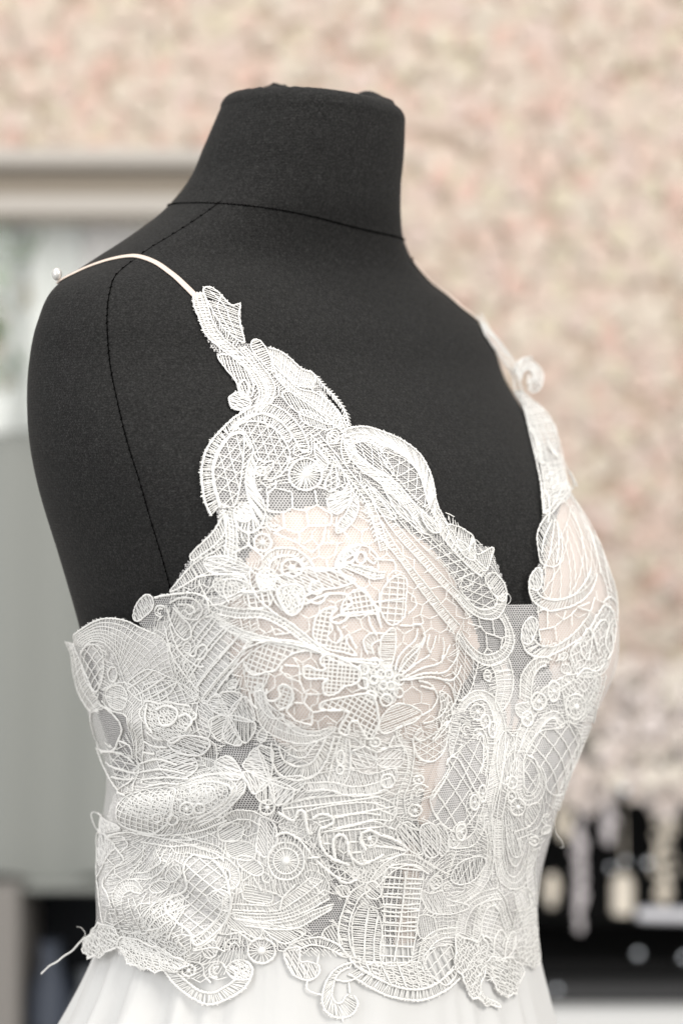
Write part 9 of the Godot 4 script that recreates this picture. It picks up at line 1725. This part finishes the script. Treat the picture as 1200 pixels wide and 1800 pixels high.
func s2l(r: int, g: int, b: int) -> Color:
	return Color8(r, g, b).srgb_to_linear()

func background():
	var r := RandomNumberGenerator.new()
	r.seed = 11
	var paint := mat("warm plaster", Color8(214, 196, 180), 0.9, 0.2)
	paint.albedo_texture = noise_tex(0.01, Color(0.85, 0.83, 0.8), Color.WHITE, 256, 4)
	paint.uv1_triplanar = true
	paint.uv1_scale = Vector3(2, 2, 2)
	var floor_m := mat("pale floor", Color8(205, 203, 200), 0.5, 0.4)
	floor_m.albedo_texture = noise_tex(0.02, Color(0.9, 0.9, 0.9), Color.WHITE, 256, 3)
	floor_m.uv1_triplanar = true
	var room := thing("wall", "warm plaster wall behind the pale flowers", "wall", Vector3(0, 0, -1.8))
	room.set_meta("kind", "structure")
	block("wall_panel", Vector3(-2.2, 0, -1.86), Vector3(2.2, 3.0, -1.76), paint, room)
	var fl := put("floor", box_mesh(Vector3(6, 0.1, 6)), floor_m)
	fl.position = Vector3(0, -0.05, 0.6)
	tag(fl, "pale smooth shop floor", "floor", "", "structure")
	# flowers packed over the wall
	var pal := [s2l(223, 210, 195), s2l(224, 206, 193), s2l(223, 201, 188), s2l(225, 214, 200), s2l(224, 206, 196), s2l(221, 210, 190), s2l(223, 203, 191), s2l(224, 209, 196), s2l(219, 205, 191), s2l(224, 196, 183)]
	var where := []
	var cols := []
	var y := 0.25
	while y < 2.35:
		var x := -1.15 + r.randf_range(0, 0.03)
		while x < 1.15:
			var px := x + r.randf_range(-0.01, 0.01)
			var py := y + r.randf_range(-0.01, 0.01)
			if not (px < -0.06 and py < 1.6) and r.randf() > 0.06:
				var sc := r.randf_range(0.013, 0.026)
				var bs := Basis.from_euler(Vector3(r.randf_range(-0.4, 0.3), r.randf_range(-0.35, 0.35), r.randf() * TAU)).scaled(Vector3(sc, sc, sc * 0.5))
				where.append(Transform3D(bs, Vector3(px, py, -1.755 + r.randf_range(0, 0.006))))
				var c: Color = pal[r.randi_range(0, pal.size() - 1)]
				cols.append(c * r.randf_range(0.96, 1.03))
			x += 0.0215
		y += 0.0205
	scatter("flower_covering", petal_flower(3, 4), tinted("petal"), where, cols, "mass of cream and blush artificial blossoms covering the wall", "flowers")
	where = []
	cols = []
	for k in 420:
		var px := r.randf_range(-1.15, 1.15)
		var py := r.randf_range(0.3, 2.35)
		if px < -0.06 and py < 1.6: continue
		where.append(Transform3D(Basis.from_euler(Vector3(r.randf_range(-0.6, 0.3), r.randf_range(-0.6, 0.6), r.randf() * TAU)).scaled(Vector3.ONE * r.randf_range(0.010, 0.022)), Vector3(px, py, -1.738 + r.randf_range(0, 0.012))))
		var c: Color = [s2l(204, 194, 156), s2l(180, 166, 140), s2l(196, 158, 136), s2l(206, 168, 152), s2l(164, 142, 124)][r.randi_range(0, 4)]
		cols.append(c)
	scatter("leaf_scatter", leaf_shape(), tinted("leaf"), where, cols, "small olive and brown leaves tucked between the blossoms", "leaves")
	cabinet(r)
	niche(r)

func cabinet(r: RandomNumberGenerator):
	var c := thing("display_cabinet", "pale grey display cabinet with moulded cornice behind the shoulder", "cabinet", Vector3(-0.6, 0, -1.6))
	var light := mat("cream paint", Color8(182, 176, 169), 0.6, 0.4)
	var taupe := mat("taupe paint", Color8(148, 139, 127), 0.7, 0.3)
	var grey := mat("grey paint", Color8(143, 145, 141), 0.7, 0.3)
	var pale := mat("pale board", Color8(240, 242, 239), 0.7, 0.3)
	var post := mat("stone paint", Color8(136, 132, 128), 0.7, 0.3)
	var dark := mat("dark board", Color8(40, 42, 46), 0.7, 0.3)
	block("cornice", Vector3(-1.3, 1.596, -1.74), Vector3(-0.09, 1.618, -1.46), light, c, 0.006)
	block("frieze", Vector3(-1.28, 1.566, -1.74), Vector3(-0.1, 1.5955, -1.49), taupe, c, 0.003)
	block("architrave", Vector3(-1.29, 1.542, -1.74), Vector3(-0.095, 1.5655, -1.475), light, c, 0.004)
	for k in 34:
		var acc := Acc.new()
		ball(acc, Vector3.ZERO, Vector3(0.004, 0.004, 0.004), 10, 6)
		var o := put("bead", acc.mesh(), taupe, c)
		o.position = Vector3(-0.44 + k * 0.01, 1.537, -1.485) - c.position
	block("back_board", Vector3(-1.28, 1.293, -1.66), Vector3(-0.1, 1.5415, -1.60), pale, c)
	block("lower_panel", Vector3(-1.28, 0.765, -1.70), Vector3(-0.1, 1.292, -1.60), grey, c, 0.004)
	curtain(c, "grey_curtain", Vector3(-0.75, 1.292, -1.56), 0.64, 0.525, 4.3, 0.022, grey)
	block("plinth_rail", Vector3(-0.37, 0.757, -1.70), Vector3(-0.1, 0.7648, -1.515), grey, c, 0.002)
	block("corner_post", Vector3(-0.6, 0.40, -1.70), Vector3(-0.374, 0.7648, -1.50), post, c, 0.004)
	block("cavity_back", Vector3(-0.372, 0.3, -1.72), Vector3(-0.1, 0.757, -1.69), dark, c)
	block("cavity_floor", Vector3(-0.372, 0.3, -1.69), Vector3(-0.1, 0.56, -1.5), dark, c)
	var glass := mat("cabinet glass", Color(0.95, 0.97, 0.96, 0.12), 0.05, 0.5)
	glass.transparency = BaseMaterial3D.TRANSPARENCY_ALPHA
	block("glass_pane", Vector3(-1.27, 1.295, -1.53), Vector3(-0.11, 1.54, -1.526), glass, c, 0.001)
	# white drapes hanging inside the cabinet
	var white := mat("white drape", Color8(236, 234, 231), 0.8, 0.3)
	curtain(c, "white_drape", Vector3(-0.372, 1.543, -1.575), 0.062, 0.235, 2.0, 0.012, pale)
	curtain(c, "white_drape", Vector3(-0.305, 1.555, -1.553), 0.058, 0.15, 2.5, 0.012, mat("lilac drape", Color8(212, 206, 205), 0.8, 0.3))
	curtain(c, "white_drape", Vector3(-0.262, 1.543, -1.575), 0.13, 0.24, 3.5, 0.014, white)
	# plant
	var pl := thing("potted_plant", "small leafy green plant behind the cabinet glass at the left edge", "plant", Vector3(-0.415, 1.2925, -1.565))
	var green := [mat("leaf green", Color8(96, 128, 66), 0.6, 0.3), mat("leaf olive", Color8(140, 122, 66), 0.6, 0.3)]
	var leafm := leaf_shape()
	for k in 44:
		var o := put("leaf", leafm, green[0 if r.randf() < 0.75 else 1], pl)
		o.transform = Transform3D(Basis.from_euler(Vector3(r.randf_range(-0.8, 0.4), r.randf() * TAU, r.randf_range(-0.9, 0.9))).scaled(Vector3.ONE * r.randf_range(0.035, 0.06)), Vector3(r.randf_range(-0.04, 0.035), 0.05 + 0.17 * r.randf(), r.randf_range(-0.02, 0.02)))
	var pot := CylinderMesh.new()
	pot.top_radius = 0.03
	pot.bottom_radius = 0.022
	pot.height = 0.045
	var po := put("pot", pot, pale, pl)
	po.position.y = 0.0225
	# grey vases in the dark cavity
	var vases := [[-0.345, 0.575, 0.030, 0.13], [-0.295, 0.565, 0.026, 0.1], [-0.255, 0.57, 0.034, 0.16], [-0.225, 0.565, 0.022, 0.08]]
	var vm := [mat("slate glaze", Color8(66, 72, 84), 0.35, 0.5), mat("grey glaze", Color8(110, 114, 120), 0.35, 0.5)]
	var names := ["dark slate vase nearest the corner post of the cabinet", "low dark slate vase between two taller grey vases", "tall grey vase in the dark cavity nearest the dress", "smallest grey vase half hidden by the dress"]
	for k in 4:
		var e: Array = vases[k]
		var v := thing("vase", names[k], "vase", Vector3(e[0], 0.56, -1.56 + 0.02 * (k % 2)), "vases in the dark cabinet cavity")
		var acc := Acc.new()
		var prof := [[0.0, 0.5], [0.1, 0.8], [0.35, 1.0], [0.6, 0.85], [0.8, 0.45], [0.92, 0.4], [1.0, 0.55], [0.97, 0.42], [0.85, 0.3]]
		for p in prof:
			for s in 20:
				var an := TAU * s / 20
				acc.v.append(Vector3(cos(an) * p[1] * e[2], p[0] * e[3], sin(an) * p[1] * e[2]))
				acc.n.append(Vector3(cos(an), 0.1, sin(an)).normalized())
		for j in prof.size() - 1:
			for s in 20: acc.quad(j * 20 + s, j * 20 + (s + 1) % 20, (j + 1) * 20 + (s + 1) % 20, (j + 1) * 20 + s)
		put("vase_body", acc.mesh(), vm[0 if k % 2 == 0 else 1], v)

func niche(r: RandomNumberGenerator):
	var n := thing("black_cabinet", "open black cabinet under the hanging flower garland", "cabinet", Vector3(0.5, 0, -1.55))
	var black := mat("black lacquer", lin(0.004, 0.004, 0.0042), 0.6, 0.3)
	var char_ := mat("charcoal ledge", lin(0.04, 0.04, 0.041), 0.6, 0.4)
	block("back", Vector3(0.05, 0.67, -1.73), Vector3(0.95, 0.93, -1.71), black, n)
	block("side", Vector3(0.05, 0.67, -1.71), Vector3(0.07, 0.93, -1.42), black, n)
	block("side", Vector3(0.93, 0.67, -1.71), Vector3(0.95, 0.93, -1.42), black, n)
	block("top", Vector3(0.05, 0.9302, -1.73), Vector3(0.95, 0.945, -1.42), black, n)
	block("shelf", Vector3(0.0705, 0.672, -1.7095), Vector3(0.9295, 0.69, -1.421), black, n)
	block("ledge", Vector3(0.03, 0.651, -1.73), Vector3(0.97, 0.6715, -1.38), char_, n, 0.006)
	var w := thing("white_plinth", "low white plinth carrying the black cabinet", "plinth", Vector3(0.5, 0, -1.55))
	block("plinth", Vector3(0.0, 0, -1.74), Vector3(1.0, 0.6505, -1.34), mat("plinth white", Color8(214, 214, 213), 0.6, 0.4), w, 0.004)
	# garland: a greyish mass with hanging tassels
	var g := thing("flower_garland", "greyish blush garland of dried flowers draped over the black cabinet", "garland", Vector3(0.35, 0.9, -1.4))
	var where := []
	var cols := []
	for k in 1500:
		var x := r.randf_range(-0.22, 0.55)
		var yy := r.randf_range(-0.035, 0.125)
		if yy < -0.018 and sin(x * 60.0) < -0.2 or yy < -0.026 and sin(x * 130.0) < 0.1: continue
		where.append(Transform3D(Basis.from_euler(Vector3(r.randf_range(-0.7, 0.5), r.randf_range(-0.7, 0.7), r.randf() * TAU)).scaled(Vector3.ONE * r.randf_range(0.012, 0.022)), Vector3(x, yy, r.randf_range(-0.03, 0.02) - 0.5 * maxf(yy, 0))))
		cols.append([s2l(236, 226, 219), s2l(231, 222, 218), s2l(236, 229, 219), s2l(228, 217, 210)][r.randi_range(0, 3)])
	scatter("blossom_mass", petal_flower(9, 3), M["petal"], where, cols, "", "", g)
	var cream := mat("dried cream", Color8(228, 219, 205), 0.9, 0.2)
	var lil := mat("dried lilac", Color8(216, 210, 212), 0.9, 0.2)
	# hanging tassels: x, top, length, width
	for e in [[0.250, 0.895, 0.06, 0.022, 0], [0.268, 0.885, 0.155, 0.013, 1], [0.300, 0.885, 0.055, 0.016, 1], [0.362, 0.885, 0.125, 0.032, 0], [0.236, 0.79, 0.03, 0.014, 0]]:
		var acc := Acc.new()
		for k in 70:
			var t := pow(r.randf(), 0.8)
			var an := r.randf() * TAU
			var rad: float = e[3] * 0.5 * (0.45 + 0.55 * sin(PI * clampf(t * 0.9 + 0.12, 0, 1))) * r.randf_range(0.2, 1.0)
			ball(acc, Vector3(cos(an) * rad, -t * e[2], sin(an) * rad), Vector3(0.0026, 0.004, 0.0026) * r.randf_range(0.8, 1.5), 6, 4)
		var o := put("tassel", acc.mesh(), cream if e[4] == 0 else lil, g)
		o.position = Vector3(e[0], e[1], -1.41) - g.position
	var tagm := mat("ivory tag", Color8(226, 217, 203), 0.6, 0.3)
	var t0 := thing("candle", "short ivory candle hanging among the tassels in the black cabinet", "candle", Vector3(0.318, 0.745, -1.43))
	var ca := Acc.new()
	for p in [[0.0, 0.0], [0.0, 0.011], [0.004, 0.0125], [0.035, 0.0125], [0.043, 0.009], [0.046, 0.0]]:
		for s in 18:
			var an := TAU * s / 18
			ca.v.append(Vector3(cos(an) * p[1], p[0], sin(an) * p[1]))
			ca.n.append(Vector3(cos(an), 0.2, sin(an)).normalized())
	for j in 5:
		for s in 18: ca.quad(j * 18 + s, j * 18 + (s + 1) % 18, (j + 1) * 18 + (s + 1) % 18, (j + 1) * 18 + s)
	put("wax", ca.mesh(), tagm, t0)
	var wi := Acc.new()
	tube(wi, PackedVector3Array([Vector3(0, 0.045, 0), Vector3(0.001, 0.07, 0), Vector3(0, 0.14, 0.0)]), PackedVector3Array([Vector3.BACK, Vector3.BACK, Vector3.BACK]), 0.0012, 6)
	put("wick", wi.mesh(), cream, t0)
	var rod := thing("white_rod", "short white rod lying across the black cabinet", "rod", Vector3(0.39, 0.744, -1.41))
	var ra := Acc.new()
	tube(ra, PackedVector3Array([Vector3(-0.058, 0.003, 0), Vector3(-0.05, 0.003, 0), Vector3(0.1, -0.004, -0.02), Vector3(0.11, -0.004, -0.02)]), PackedVector3Array([Vector3.BACK, Vector3.BACK, Vector3.BACK, Vector3.BACK]), 0.0075, 12)
	put("rod", ra.mesh(), mat("white enamel", Color8(214, 214, 220), 0.4, 0.5), rod)
	# glass drops: bright round highlights
	var cr := mat("crystal", Color(0.9, 0.92, 0.95), 0.08, 1.0)
	cr.metallic = 0.85
	var spots := [[0.3145, 0.890, -1.375], [0.302, 0.801, -1.40], [0.318, 0.808, -1.40], [0.343, 0.806, -1.40], [0.332, 0.704, -1.40], [0.384, 0.700, -1.40], [0.238, 0.672, -1.36]]
	var nm := ["glass bead on the upper garland", "left one of two glass beads above the candle", "right one of two glass beads above the candle", "bright glass bead beside the broad cream tassel", "glass bead low in the cabinet under the white rod", "glass bead low in the cabinet at the right edge", "glass bead on the ledge beside the skirt"]
	for k in spots.size():
		var e: Array = spots[k]
		var acc := Acc.new()
		var rr: float = [0.005, 0.004, 0.004, 0.005, 0.005, 0.005, 0.004][k]
		ball(acc, Vector3.ZERO, Vector3.ONE * rr, 14, 10)
		var o := put("glass_bead", acc.mesh(), cr)
		o.position = Vector3(e[0], e[1], e[2])
		tag(o, nm[k], "bead", "glass beads on the garland")

# cloth hanging in soft vertical folds
func curtain(parent: Node3D, called: String, at: Vector3, width: float, drop: float, folds: float, depth: float, m: Material):
	var acc := Acc.new()
	var nx := int(folds * 14.0)
	for j in 14:
		for i in nx + 1:
			var t := float(i) / nx
			var ph := t * folds * TAU + 0.8 * sin(t * 9.0) + 0.03 * j
			acc.v.append(at - parent.position + Vector3(t * width + 0.002 * sin(j * 0.7 + t * 5.0), -drop * j / 13.0 + (0.006 * sin(ph) if j == 13 else 0.0), depth * 0.5 * sin(ph)))
			acc.n.append(Vector3(-cos(ph) * depth * 0.5 * folds * TAU / width, 0, 1).normalized())
	for j in 13:
		for i in nx: acc.quad(j * (nx + 1) + i, j * (nx + 1) + i + 1, (j + 1) * (nx + 1) + i + 1, (j + 1) * (nx + 1) + i)
	put(called, acc.mesh(), m, parent)
